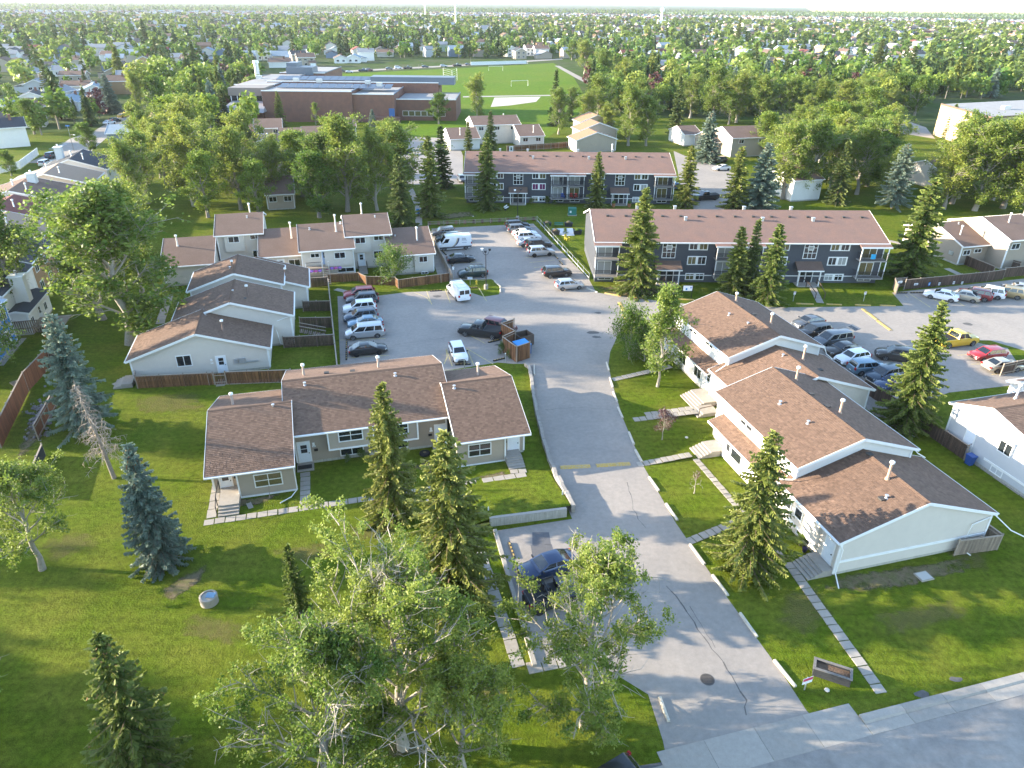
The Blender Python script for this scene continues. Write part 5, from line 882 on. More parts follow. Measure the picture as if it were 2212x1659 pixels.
    for x in (14.6, 26.6, 34.5): h.vent(U(x), v0+5.6, ze+.325*5.6, 'box')
    for x in (7.5, 13.5, 24.5, 32): h.vent(U(x), v0+8.8, ze+2.7, 'box')
    return h
ap2 = apartment('charcoal apartment block behind the drive, nearer of the two grey blocks', 13.6, 103.25, R(.8), False, 0)
ap1 = apartment('charcoal apartment block at the back, farther of the two grey blocks', -9.2, 151.6, R(.5), True, 1)
ap1.flue(-9.2+32, 151.6+9.5, 9.0, 1.8, METAL)
def lawnchair(p, rz, mt, label, group=None):
    o = empty('lawn_chair', p, rz, label, 'chair', group); m = MB(); m.hexa([(-.3, -.3, .34), (.3, -.3, .34), (.3, .25, .26), (-.3, .25, .26), (-.3, -.3, .38), (.3, -.3, .38), (.3, .25, .30), (-.3, .25, .30)]); m.build('seat', mt, o); m = MB(); m.hexa([(-.3, .22, .28), (.3, .22, .28), (.3, .27, .28), (-.3, .27, .28), (-.26, .5, .98), (.26, .5, .98), (.26, .54, .98), (-.26, .54, .98)]); m.build('backrest', mt, o)
    for x in (-.34, .34): m = MB(); m.box(x-.05, x+.05, -.35, .35, .52, .56); m.build('armrest', mt, o)
    for x in (-.3, .3):
        for y in (-.3, .3): m = MB(); m.box(x-.03, x+.03, y-.03, y+.03, 0, .52); m.build('leg', mt, o)
RED = MATS['red_plastic']; YP = MATS['yellow_plastic']; BLUEP = mat('blue_plastic', (.02, .10, .42), .45)
def apt_pt(h, x, y, z): a = R(.5) if h is ap1 else R(.8); u, v = h.u+x, h.v+y; return (u*math.cos(a)-v*math.sin(a), u*math.sin(a)+v*math.cos(a), z)
for i in range(2): lawnchair(apt_pt(ap1, 22.7+i*1.0, -.3, 1.29), .1, RED, ['red lawn chair on the middle balcony, left of two', 'red lawn chair on the middle balcony, right of two'][i])
lawnchair(apt_pt(ap1, 20.9, -.3, 1.29), .2, BLUEP, 'blue lawn chair on the balcony beside the red chairs')
o = empty('beach_towel', apt_pt(ap2, 41.9, -.9, 4.35), R(.8), 'bright blue towel hung over the right balcony rail', 'towel'); m = MB(); m.box(-.35, .35, -.03, .03, 0, .75); m.build('cloth', mat('cyan_cloth', (.03, .30, .55), .8), o)
# person standing on the upper middle balcony of the far block: one continuous skinned body
pt = apt_pt(ap1, 20.4, .1, 4.03); bmn = bmesh.new(); J = [(0, 0, .92, .15), (0, 0, 1.15, .155), (0, 0, 1.38, .16), (0, 0, 1.50, .065), (0, -.01, 1.60, .09), (0, 0, 1.72, .07), (.19, 0, 1.40, .06), (.25, -.05, 1.14, .05), (.22, -.16, .92, .04), (-.19, 0, 1.40, .06), (-.26, -.03, 1.14, .05), (-.24, -.10, .90, .04), (.10, 0, .86, .10), (.11, -.01, .47, .07), (.11, .01, .08, .05), (.11, -.14, .04, .04), (-.10, 0, .86, .10), (-.11, 0, .47, .07), (-.11, .01, .08, .05), (-.11, -.14, .04, .04)]
vv = [bmn.verts.new(j[:3]) for j in J]
for a, b in ((0, 1), (1, 2), (2, 3), (3, 4), (4, 5), (2, 6), (6, 7), (7, 8), (2, 9), (9, 10), (10, 11), (0, 12), (12, 13), (13, 14), (14, 15), (0, 16), (16, 17), (17, 18), (18, 19)): bmn.edges.new((vv[a], vv[b]))
pm = bpy.data.meshes.new('person'); bmn.to_mesh(pm); bmn.free(); pm.materials.append(mat('dark_clothes', (.03, .03, .04), .9)); pm.materials.append(mat('skin', (.45, .25, .18), .6)); po = link('person', pm, None, pt); po.modifiers.new('skin', 'SKIN')
for i, j in enumerate(J): pm.skin_vertices[0].data[i].radius = (j[3], j[3]*.8); pm.skin_vertices[0].data[i].use_root = i == 0
po.modifiers.new('sub', 'SUBSURF').levels = 1; po.modifiers['sub'].render_levels = 1; tag(po, 'person in dark clothes standing on the upper middle balcony of the back block', 'person')
hm = MB(); hm.lathe([(.03, 1.50), (.085, 1.56), (.095, 1.64), (.07, 1.74)], n=10); hm.build('face', MATS['skin'], po, 60)
# --- house beyond the right lot and the one at the right edge
k = House('townhouse_row', 'tan townhouse pair with white lit side wall behind the right parking row', 100.6, 90.1)
k.unit(100.6, 107.6, 90.1, 103.5, 3.3, 2.23, 'u', TAND, ROOFB, oh=.4); k.unit(105.9, 114, 86.6, 99.7, 5.0, 2.15, 'u', TAND, ROOFB, oh=.4); k.unit(113, 121, 89, 102, 3.6, 2.2, 'u', TAND, ROOFB, oh=.4)
k.win(102.0, 90.48, 1.75, 0, 1.3, .75); k.win(104.2, 90.48, 2.0, 0, 1.3, .55); k.win(107.6, 86.98, 3.4, 0, 1.5, .85); k.win(111.0, 86.98, 3.4, 0, 1.5, .85)
k.flue(102.5, 93.2, 4.2, 1.7, MATS['white_flue']); k.flue(109.5, 91.2, 6.4, 1.7, MATS['white_flue']); k.vent(104.5, 96.0, 5.2); box_part(k, 'meter_box', METAL, 100.78, 92.3, 1.3, .15, .8, .6)
s = House('end_house', 'pale grey house with a brown roof and white side door at the right edge', 56.7, 36)
s.unit(56.4, 72, 33.5, 46.6, 4.1, 2.0, 'u', mat('pale_grey_siding', (.50, .51, .52), .6, .04, 1.5, lap=.115), ROOFB, oh=.3, og=.3, ridge=42.2, shingles=1, ze2=4.3)
s.door(56.68, 43.65, .6, -90, glazed=False); s.win(56.68, 40.1, 2.6, -90, 1.2, 1.05, 2, 1); s.win(56.72, 40.1, .35, -90, 1.1, .5, 2, 1); s.flue(61.5, 44.4, 5.2, 1.6, METAL); s.trimline((56.66, 33.8, 1.05), (56.66, 41.6, 1.05), .06, .2)
a = UV(P(2176, 822, 4.6)); s2 = House('end_house', 'white gabled house corner above the brown roof at the right edge', a[0], a[1]); s2.unit(a[0], a[0]+12, a[1]-7.5, a[1], 4.6, 1.6, 'u', WSID, ROOFB)
# --- houses along the left edge
M_ = lambda n, lab, u, v: House(n, lab, u, v, cat='house')
bluew = mat('bright_blue_siding', (.02, .20, .58), .5, .05, 2); tanst = mat('tan_stucco', (.52, .44, .36), .9, .06, 3); brst = mat('brown_stucco', (.30, .19, .10), .9, .06, 3); wst = mat('white_stucco', (.70, .69, .67), .9, .05, 3)
rd = mat('dark_red_roof', (.16, .05, .04), .9, .2, 5, lap=.08); rt = mat('tan_roof', (.34, .24, .17), .95, .15, 5, lap=.08); rbl = mat('blue_metal_roof', (.35, .45, .58), .4, .05, 3)
b = M_('blue_house', 'bright blue house with white windows at the left edge', -44, 92); b.unit(84.5, 93.9, -50, -38.5, 5.6, .7, 'v', bluew, rbl, oh=.25, og=.2, foundation=True)
for v, z, w_, h_ in ((92.4, 3.6, 1.0, 1.3), (90.3, 3.6, 1.0, 1.3), (90.0, .9, 1.2, 1.4), (92.9, 1.4, .45, 1.3)): b.win(-38.72, v, z, 90, w_, h_, 2, 1)
b.door(-38.72, 91.5, .3, 90)
w1 = M_('white_house', 'white house with a charcoal roof and square chimney beside the blue house', -46, 97); w1.unit(95.2, 107.5, -52, -39.4, 5.5, 2.2, 'v', WSID, ROOFD, oh=.3); w1.unit(95.4, 104, -40.2, -37.2, 3.0, .35, 'v', WSID, ROOFD, oh=.3, gutter=False); w1.box('chimney', WSID, -39.6, -38.0, 98.9, 100.2, 2.6, 6.6); w1.box('chimney_cap', WHITE, -39.75, -37.85, 98.75, 100.35, 6.6, 6.75); w1.flue(-38.8, 99.5, 6.75, .6, METAL)
for v in (96.6, 101.8): w1.win(-37.5, v, 1.0, 90, .9, 1.0)
w1.win(-39.7, 103.5, 3.6, 90, 1.2, 1.0); w1.door(-37.48, 99.5, .4, 90)
n_ = 0
for lab, v0, v1, u0, u1, ze, ri, wm, rm in (('brown stucco house with a charcoal roof behind the white house', 108.5, 119, -53, -40, 5.4, 2.3, brst, ROOFD), ('tan stucco house with a pale brown roof at the left edge', 121, 131, -56, -42.5, 5.3, 2.2, brst, rt), ('cream stucco house with a dark red roof at the left edge', 132.5, 142.5, -60, -43.5, 5.3, 2.4, tanst, rd), ('white stucco house with a dark brown roof and chimney at the left edge', 145, 157, -63, -44, 5.3, 2.5, wst, ROOFB), ('tan stucco house with a skylight under the dark roofed house', 160, 171, -60, -44, 5.3, 2.3, tanst, rt), ('white stucco house with a charcoal roof and white chimney', 174, 186, -58, -44, 5.3, 2.4, wst, ROOFD)):
    h = M_('stucco_house', lab, (u0+u1)/2, v0); h.unit(v0, v1, u0, u1, ze, ri, 'v', wm, rm, oh=.4, og=.4); h.flue((u0+u1)/2+2, v0+3, ze+ri*.65, 1.5, METAL); h.flue((u0+u1)/2-1, v0+6, ze+ri*.8, 1.3, METAL); n_ += 1
    if n_ in (4, 6): uu = u0+3 if n_ == 6 else u0+11; h.box('chimney', wst, uu-.7, uu+.7, v1-4, v1-2.6, ze-.5, ze+ri+1.1); h.box('chimney_cap', WHITE, uu-.85, uu+.85, v1-4.15, v1-2.45, ze+ri+1.1, ze+ri+1.25); h.flue(uu, v1-3.3, ze+ri+1.25, .5, METAL)
    for v in (v0+2.5, v0+6.5): h.win(u1-.38, v, 3.5, 90, 1.3, 1.0); h.win(u1-.38, v, .9, 90, 1.3, 1.1)
    if n_ == 5: m = h.mb(); m.lathe([(.75, 0), (.7, .2), (.45, .38), (.1, .45)], c=((u0+u1)/2-3.0, v0+4, ze+1.35), n=14); h.part('skylight', m, WHITE, 40)
# --- rows deeper in the estate, measured from their eaves
def unit_at(h, fl, fr, ze, dv, ri, wm=TAND, rm=ROOFB, axis='u', wins=0):
    a, b = [UV(P(*q, ze)) for q in (fl, fr)]
    if axis == 'u':
        v = (a[1]+b[1])/2; h.unit(a[0], b[0], v, v+2*dv, ze, ri, 'u', wm, rm, oh=.4)
        for i in range(wins): h.win(a[0]+(b[0]-a[0])*(i+.5)/wins, v+.38, ze-1.5, 0, 1.4, .95)
    else:                # right eave from front to back
        u = (a[0]+b[0])/2; h.unit(min(a[1], b[1]), max(a[1], b[1]), u-2*dv, u, ze, ri, 'v', wm, rm, oh=.4)
        for i in range(wins): h.win(u-dv*.6-dv*.8*i, min(a[1], b[1])+.22, ze-1.6, 0, 1.3, .9)
C3_ = lambda x, y: (493.7+.3456*x, 230.4+.3456*y); t2 = lambda x, y: (713.2+.34722*x, .34722*y); t3 = lambda x, y: (1443.9+.34722*x, .34722*y); t1 = lambda x, y: (.34722*x, .34722*y)
h = House('townhouse_row', 'taupe townhouse row with stepped gables below the brick school', *UV(P(620, 320))); unit_at(h, C3_(60, 180), C3_(158, 178), 3.2, 6.5, 2.2); unit_at(h, C3_(155, 135), C3_(336, 133), 5.5, 5.6, 1.9, wins=2); unit_at(h, C3_(312, 210), C3_(462, 207), 3.3, 7, 2.3, wins=1); unit_at(h, C3_(460, 200), C3_(640, 196), 4.2, 7, 2.3, wins=2); unit_at(h, C3_(640, 130), C3_(800, 125), 5.5, 5.6, 1.9)
h2 = House('townhouse_row', 'taupe townhouse row of stacked side gables behind the big poplars', *UV(P(600, 400)))
for q, ze in (((380, 252), 4.2), ((465, 297), 3.3), ((412, 325), 4.4), ((342, 383), 3.4)):
    a = UV(P(*C3_(*q), ze)); h2.unit(a[1], a[1]+7.6, a[0]-12.5, a[0], ze, 2.2, 'v', CREAM, ROOFB, oh=.4)
unit_at(h2, C3_(225, 550), C3_(412, 546), 3.2, 6.8, 2.3, TAN, wins=2)
for q in ((258, 250), (245, 195)): p = P(*C3_(*q), 6); a = UV(p); h2.flue(a[0], a[1], 5.2, 2.0, MATS['white_flue'])
h3 = House('townhouse_row', 'white fronted townhouse row beyond the back apartment block', *UV(P(1075, 325))); unit_at(h3, t2(745, 868), t2(935, 860), 3.2, 6.5, 2.2, WSID); unit_at(h3, t2(890, 780), t2(1190, 772), 5.5, 5.8, 1.9, CREAM, wins=3); unit_at(h3, t2(1175, 848), t2(1340, 845), 3.3, 6.8, 2.3, CREAM, wins=2); a = UV(P(*t2(1130, 850), 5)); h3.door(a[0], a[1]+.5, .2, 0)
for q in ((808, 805), (1078, 715), (1265, 790)): p = P(*t2(*q), 6); a = UV(p); h3.flue(a[0], a[1], 4.6, 1.8, MATS['white_flue'])
h4 = House('townhouse_row', 'tan townhouse row with orange brown gables beyond the back apartment block', *UV(P(1275, 320)))
for q, ze, dv in (((1770, 755), 5.0, 5.8), ((1795, 805), 4.6, 6.2), ((1790, 865), 3.4, 6.4)): a = UV(P(*t2(*q), ze)); h4.unit(a[1], a[1]+7.5, a[0]-2*dv, a[0], ze, 2.1, 'v', TAN, mat('orange_brown_roof', (.30, .17, .10), .95, .15, 5, lap=.075), oh=.4)
h5 = House('townhouse_row', 'white sided townhouse row behind the poplars right of the back block', *UV(P(1560, 330))); unit_at(h5, t3(100, 838), t3(215, 835), 3.4, 5.5, 1.8, WSID); unit_at(h5, t3(285, 884), t3(375, 886), 3.2, 6.5, 2.3, TAN, wins=1); unit_at(h5, t3(405, 862), t3(760, 845), 5.2, 6.5, 2.2, TAN, wins=3)
h6 = House('townhouse_row', 'white townhouse glimpsed through the poplars right of the grey blocks', *UV(P(1745, 420))); unit_at(h6, t3(800, 1130), t3(960, 1110), 4.6, 6, 2, WSID); unit_at(h6, t3(1050, 930), t3(1330, 965), 4.6, 6, 2, CREAM); unit_at(h6, t3(1690, 1075), t3(1860, 1080), 4, 6, 2, CREAM, wins=1)
# --- brick school
BRICK = mat('brown_brick', (.21, .105, .075), .9, .12, 14, c2=(.17, .09, .07), mix_scale=.8, lap=.25); FLATR = mat('pale_flat_roof', (.27, .265, .26), .9, .12, .5); BLUEM = mat('blue_grey_metal', (.12, .15, .19), .5); PV = mat('solar_panel', (.03, .045, .08), .35, spec=.4)
y0 = P(611, 263).y; X = lambda px, py, z: P(px, py, z).x
sch = empty('brick_school', (P(680, 263).x, y0, 0), 0, 'brown brick school with flat roofs and solar panels', 'school'); SX, SY = sch.location.x, y0
def block(nm, mt, x0, x1, ya, yb, z0, z1, par=None): m = MB(SX, SY, 0); m.box(x0, x1, ya, yb, z0, z1); return m.build(nm, mt, par or sch)
hz = height_of(P(611, 263), 573, 198); x1, x2, x3, x4 = X(573, 263, 0), X(767, 263, 0), X(857, 262, 0), X(988, 257, 0)
def flatblock(x0, x1_, ya, yb, z): block('wall', BRICK, x0, x1_, ya, yb, -.1, z); block('roof', FLATR, x0+.5, x1_-.5, ya+.5, yb-.5, z+.004, z+.03); block('parapet', WHITE, x0-.06, x1_+.06, ya-.06, ya+.34, z+.002, z+.30); block('parapet', BLUEM, x1_-.3, x1_+.07, ya+.36, yb, z+.002, z+.30)
flatblock(x1, x2-.1, y0, y0+24, hz); flatblock(x2, x3-.1, y0+1.2, y0+26, hz-.9); flatblock(x3, x4, y0+6, y0+30, hz*.70); flatblock(X(466, 240, 4), x1-.2, y0+16, y0+60, hz+.3); yb_ = P(800, 171, hz+.6).y; flatblock(x1-6, x4-8, y0+26.2, yb_, hz+.6); block('upper_wall', BLUEM, x2+2, x4-2, y0+26.4, y0+34, hz, hz+2.6); block('upper_wall', BLUEM, X(520, 200, 9), X(590, 200, 9), y0+61, y0+70, hz, hz+3.0); flatblock(X(500, 200, 9), X(620, 200, 9), y0+62.2, y0+95, hz+.6)
block('upper_wall', BLUEM, X(525, 190, 9)+4, X(575, 190, 9), y0+63, y0+72, hz+1, hz+4.5)
m = MB(SX, SY, 0); xx = X(432, 220, 5); xa = x1-1
m.hexa([(x1-15, y0-4, 3.4), (x1+1, y0-4, 3.4), (x1+1, y0+6, 3.4), (x1-15, y0+6, 3.4), (x1-12, y0+3, 6.2), (x1, y0+3, 6.2), (x1, y0+6, 6.2), (x1-12, y0+6, 6.2)]); m.build('entrance_roof', mat('ribbed_metal_roof', (.30, .29, .30), .4, .1, 8), sch)
block('entrance_wall', BRICK, x1-13, x1-.3, y0-1, y0+5.9, -.1, 3.4); block('entrance_upper', mat('brown_metal_panel', (.24, .20, .17), .6), x1-13, x1-.3, y0+4, y0+15.8, 8.0, hz+.6); block('clerestory', GLASS, x1-12.8, x1-.5, y0+4.2, y0+15, 6.3, 8.0)
for i in range(6): block('mullion', WHITE, x1-12.4+i*2.2, x1-12.2+i*2.2, y0+4.1, y0+4.3, 6.3, 8.0)
for i in range(3): block('entrance_door', mat('school_blue', (.05, .13, .32), .4), x1-11+i*1.5, x1-9.8+i*1.5, y0-1.06, y0-.98, 0, 2.3)
block('side_door', MATS['school_blue'], X(839, 253, 2), X(839, 253, 2)+2.0, y0+1.1, y0+1.22, 2.0, 4.6); block('stair_block', BRICK, X(815, 262, 0), X(868, 262, 0), y0-.9, y0+1.18, -.1, 1.9)
for i in range(7): xw = x3+3+i*2.2; window(sch, xw-SX, 5.96, 1.6, 0, 1.9, 1.6, 1, 1, GLASSC)
for row, (ya, n, xs, z) in enumerate(((y0+9, 14, x1+3, hz), (y0+31, 20, x1-4, hz+.6), (yb_-9, 15, x1+8, hz+.6))):
    for i in range(n):
        m = MB(SX, SY, 0); x = xs+i*2.9; m.hexa([(x, ya, z+.25), (x+2.7, ya, z+.25), (x+2.7, ya+6.5, z+1.1), (x, ya+6.5, z+1.1), (x, ya, z+.33), (x+2.7, ya, z+.33), (x+2.7, ya+6.5, z+1.18), (x, ya+6.5, z+1.18)]); m.build('solar_panel', PV, sch)
for px, py in ((795, 182), (820, 186), (690, 178), (560, 170), (640, 176), (900, 176)): p = P(px, py, hz+1); block('roof_unit', METAL, p.x-1, p.x+1, p.y-.8, p.y+.8, hz+1.0, hz+2.2)
fl = P(521, 176, hz); m = MB(SX, SY, 0); m.lathe([(1.0, hz), (.9, hz+5), (1.3, hz+5.1), (1.2, hz+6)], c=(fl.x, fl.y+20, 0), n=12); m.build('stack', METAL, sch, 40)
# --- flat roofed tan hall at the right
p0, p1 = P(2015, 291), P(2118, 328); hh = 9.5; th = empty('tan_hall', (p0.x, p0.y, 0), 0, 'tan flat roofed hall with a grey roof at the right edge', 'building'); d = p1-p0; e = Vector((-d.y, d.x, 0)).normalized()*-46
e = Vector((58, 22, 0)); m = MB(p0.x, p0.y, 0); YH = mat('warm_tan_panel', (.56, .43, .24), .8, .05, .5); m.prism([(p0.x, p0.y), (p1.x, p1.y), (p1.x+e.x, p1.y+e.y), (p0.x+e.x, p0.y+e.y)], -.1, hh); m.build('wall', YH, th); m = MB(p0.x, p0.y, 0); m.prism([(p0.x+.6, p0.y), (p1.x+.2, p1.y+.5), (p1.x+e.x, p1.y+e.y), (p0.x+e.x, p0.y+e.y)], hh+.004, hh+.12); m.build('roof', FLATR, th); m = MB(p0.x, p0.y, 0); m.bar((p0.x, p0.y, hh+.1), (p1.x, p1.y, hh+.1), .3, .5); m.bar((p1.x, p1.y, hh+.1), (p1.x+e.x, p1.y+e.y, hh+.1), .3, .5); m.build('parapet', mat('brown_flashing', (.16, .10, .07), .6), th)
m = MB(p0.x, p0.y, 0); m.box(p1.x-1.2, p1.x+1.0, p1.y-1.0, p1.y+1.0, 0, hh-.2); m.build('pilaster', mat('brown_panel', (.24, .14, .08), .8), th)
for i in range(3): m = MB(p0.x, p0.y, 0); q = p1+e*(.3+.2*i)+Vector((-2, 12, 0)); m.box(q.x-1, q.x+1, q.y-1, q.y+1, hh+.1, hh+1.2); m.build('roof_unit', METAL, th)
# ================================================================== VEHICLES
LFT, RGT, AWAY, TOW = 180, 0, 90, -90
cars = [
 ('suv', t5, 181, 712, LFT, 'red', 'red crossover, topmost of the column by the left fence', None), ('suv', t5, 199, 745, LFT-4, 'dgrey', 'dark grey crossover just below the red one by the left fence', None), ('suv', t5, 181, 796, LFT, 'white', 'white crossover with a dark sunroof in the left column', None), ('suv', t5, 188, 850, LFT+3, 'navy', 'slate blue crossover between the white one and the blue sedan', None), ('sedan', t5, 216, 893, LFT, 'lblue', 'steel blue sedan half hidden behind the silver minivan', None), ('minivan', t5, 213, 946, LFT, 'silver', 'silver minivan with roof rails in the left column', None), ('sedan', t5, 234, 1058, RGT, 'black', 'black sedan nearest the tan townhouse roof', RIMD),
 ('suv', t5, 702, 331, LFT, 'grey', 'grey crossover in the top left corner of the upper lot', None), ('suv', t5, 735, 365, LFT, 'teal', 'dark teal crossover hidden behind the white lettered van', None), ('sedan', t5, 812, 497, RGT, 'black', 'black coupe like sedan below the lettered van', RIMD), ('suv', t5, 886, 580, LFT, 'teal', 'dark teal crossover with a roof rack by the lamp post', None),
 ('suv', t5, 1165, 286, RGT, 'black', 'black crossover, topmost in the right column of the upper lot', None), ('suv', t5, 1178, 311, RGT, 'grey', 'grey blue crossover second from the top of the right column', None), ('sedan', t5, 1212, 340, RGT, 'white', 'white sedan third from the top of the right column', None), ('suv', t5, 1233, 358, RGT, 'white', 'white boxy crossover with black window pillars in the right column', None), ('sedan', t5, 1242, 397, RGT, 'silver', 'silver sedan squeezed beside the black boxy crossover', None), ('suv', t5, 1296, 406, RGT, 'black', 'black crossover just above the silver one in the right column', None), ('suv', t5, 1312, 450, RGT, 'silver', 'silver coupe like crossover, lowest of the packed right column', RIMD), ('suv', t5, 1411, 577, RGT, 'black', 'black crossover alone by the wire fence', None), ('hatch', t5, 1490, 660, RGT, 'silver', 'silver beige crossover at the corner below the wire fence', None),
 ('pickup', t5, 937, 940, 150, 'black', 'black pickup truck with a covered bed by the dumpsters', None), ('suv', t5, 1052, 912, -42, 'dred', 'dark red crossover beside the dumpster fence', None), ('hatch', t5, 797, 1080, TOW, 'white', 'white hatchback facing the tan townhouse roof', None),
 ('sedan', t6, 870, 892, LFT+8, 'grey', 'grey blue sedan farthest up the row behind the white houses', None), ('suv', t6, 908, 945, LFT+6, 'black', 'black crossover second up the row behind the white houses', None), ('minivan', t6, 1025, 993, LFT+4, 'grey', 'grey minivan with its tailgate open', None), ('sedan', t6, 1085, 1060, LFT+4, 'bronze', 'bronze black sedan beside the open minivan', None), ('hatch', t6, 1145, 1112, LFT+6, 'white', 'white wagon in the row behind the white houses', None), ('suv', t6, 1245, 1165, RGT-4, 'lblue', 'steel blue crossover next to the white wagon', None), ('suv', t6, 1345, 1213, LFT+8, 'navy', 'slate blue crossover partly behind the big spruce', None), ('sedan', t6, 1400, 1268, LFT+8, 'dblue', 'dark blue sedan nearest the big spruce trunk', None), ('suv', t6, 1420, 1088, 148, 'bronze', 'bronze crossover driving in the lane of the right lot', None), ('pickup', t6, 1790, 998, RGT, 'yellow', 'yellow pickup half hidden by the big spruce', None), ('hatch', t6, 1985, 1092, LFT-3, 'red', 'red hatchback by the grass strip of the right lot', None), ('sedan', t6, 2085, 1160, RGT-6, 'beige', 'beige sedan at the right edge below the red hatchback', None),
 ('sedan', K_, 1075, 1255, 130, 'white', 'white sedan, first under the fence with signs', None), ('sedan', K_, 1372, 1262, 130, 'beige', 'silver beige sedan second under the fence with signs', None), ('suv', K_, 1540, 1232, 130, 'dred', 'dark red crossover third under the fence with signs', None), ('suv', K_, 1720, 1205, 130, 'white', 'white crossover with dark rear glass under the fence', None), ('suv', K_, 1985, 1205, 132, 'gold', 'gold crossover fifth under the fence with signs', None), ('sedan', K_, 2150, 1160, 134, 'silver', 'silver sedan cut by the right edge under the fence', None),
 ('sedan', u5, 1352, 158, LFT+10, 'dblue', 'dark blue sedan under the leaning poplar in the small bay', None), ('jeep', u5, 1378, 345, RGT+6, 'black', 'open topped black jeep under the leaning poplar', RIMD)]
for kd, f, x, y, hd, pc, lab, rim in cars: car(kd, *f(x, y), hd, pc, lab, 'cars parked on the estate lots', rims=rim, z=.9 if kd in ('suv', 'pickup', 'minivan') else .72)
car('hatch', 1312, 1684, 196, 'black', 'black car with red trim at the bottom edge of the street', 'cars parked on the estate lots', z=1.2)
vn = car('van', *t5(770, 398), LFT, 'white', 'white high roof van lettered DSL with a dark blue swoosh', 'cars parked on the estate lots', z=1.25)
NAVY = mat('navy_print', (.02, .03, .12), .5); OCH = mat('ochre_print', (.45, .34, .14), .5)
# the van faces left, so its lettered flank is its own left side (+y): text runs toward the tail
lettering('DSL', vn, (-1.62, .985, 1.92), (R(80), 0, R(180)), .46, NAVY, 'lettering', .004)
m = MB(); m.box(-2.1, -1.15, .995, 1.003, 1.60, 1.63); m.box(-2.05, -1.2, 1.0, 1.012, 1.28, 1.32); m.build('small_print', NAVY, vn)
for dx, wd, mt in ((0, .22, NAVY), (.19, .14, OCH)):
    m = MB(); pr = [(.35+.0, .72), (-.05, 1.0), (-.35, 1.35), (-.52, 1.75), (-.60, 2.15)]
    for (xa, za), (xb, zb) in zip(pr, pr[1:]):
        ya, yb = [1.035-.0 if z < 1.3 else 1.03-(z-1.3)*.084*1.0 for z in (za, zb)]; m.poly([(xa+dx-wd, ya+.004, za), (xa+dx, ya+.004, za), (xb+dx, yb+.004, zb), (xb+dx-wd, yb+.004, zb)][::-1])
    m.build('swoosh', mt, vn)
m = MB(); m.box(-2.9, 2.7, 1.028, 1.042, .42, .72); m.box(-2.9, 2.7, -1.042, -1.028, .42, .72); m.build('side_cladding', mat('grey_plastic', (.09, .09, .10), .7), vn)
wv = car('van_low', *t5(797, 697), 98, 'white', 'white work van with a ladder rack backed toward the lane', 'cars parked on the estate lots', z=1.0)
m = MB()
for y in (-.75, .75): m.tube([(-2.7, y, 2.22), (1.2, y, 2.22)], .03, 5)
for x in (-2.4, -1.2, 0, 1.0): m.tube([(x, -.78, 2.2), (x, .78, 2.2)], .025, 5)
m.build('ladder_rack', METAL, wv)
# tailgate raised on the grey minivan, roof rack on the teal crossover
for o in list(bpy.data.objects):
    if o.get('label', '') == 'grey minivan with its tailgate open': m = MB(); m.hexa([(-2.45, -.75, 1.72), (-3.35, -.75, 1.92), (-3.35, .75, 1.92), (-2.45, .75, 1.72), (-2.45, -.75, 1.77), (-3.35, -.75, 1.98), (-3.35, .75, 1.98), (-2.45, .75, 1.77)]); q = m.build('tailgate', PAINT['grey'], o); m = MB(); m.hexa([(-2.55, -.6, 1.80), (-3.05, -.6, 1.92), (-3.05, .6, 1.92), (-2.55, .6, 1.80), (-2.55, -.6, 1.81), (-3.05, -.6, 1.93), (-3.05, .6, 1.93), (-2.55, .6, 1.81)]); m.build('pane', CGL, q)
    if 'roof rack' in o.get('label', ''): m = MB(); [m.tube([(x, -.62, 1.76), (x, .62, 1.76)], .025, 5) for x in (-1.5, -.9, -.3, .2)]; [m.tube([(-1.6, y, 1.75), (.3, y, 1.75)], .025, 5) for y in (-.62, .62)]; m.build('roof_rack', BLACK, o)
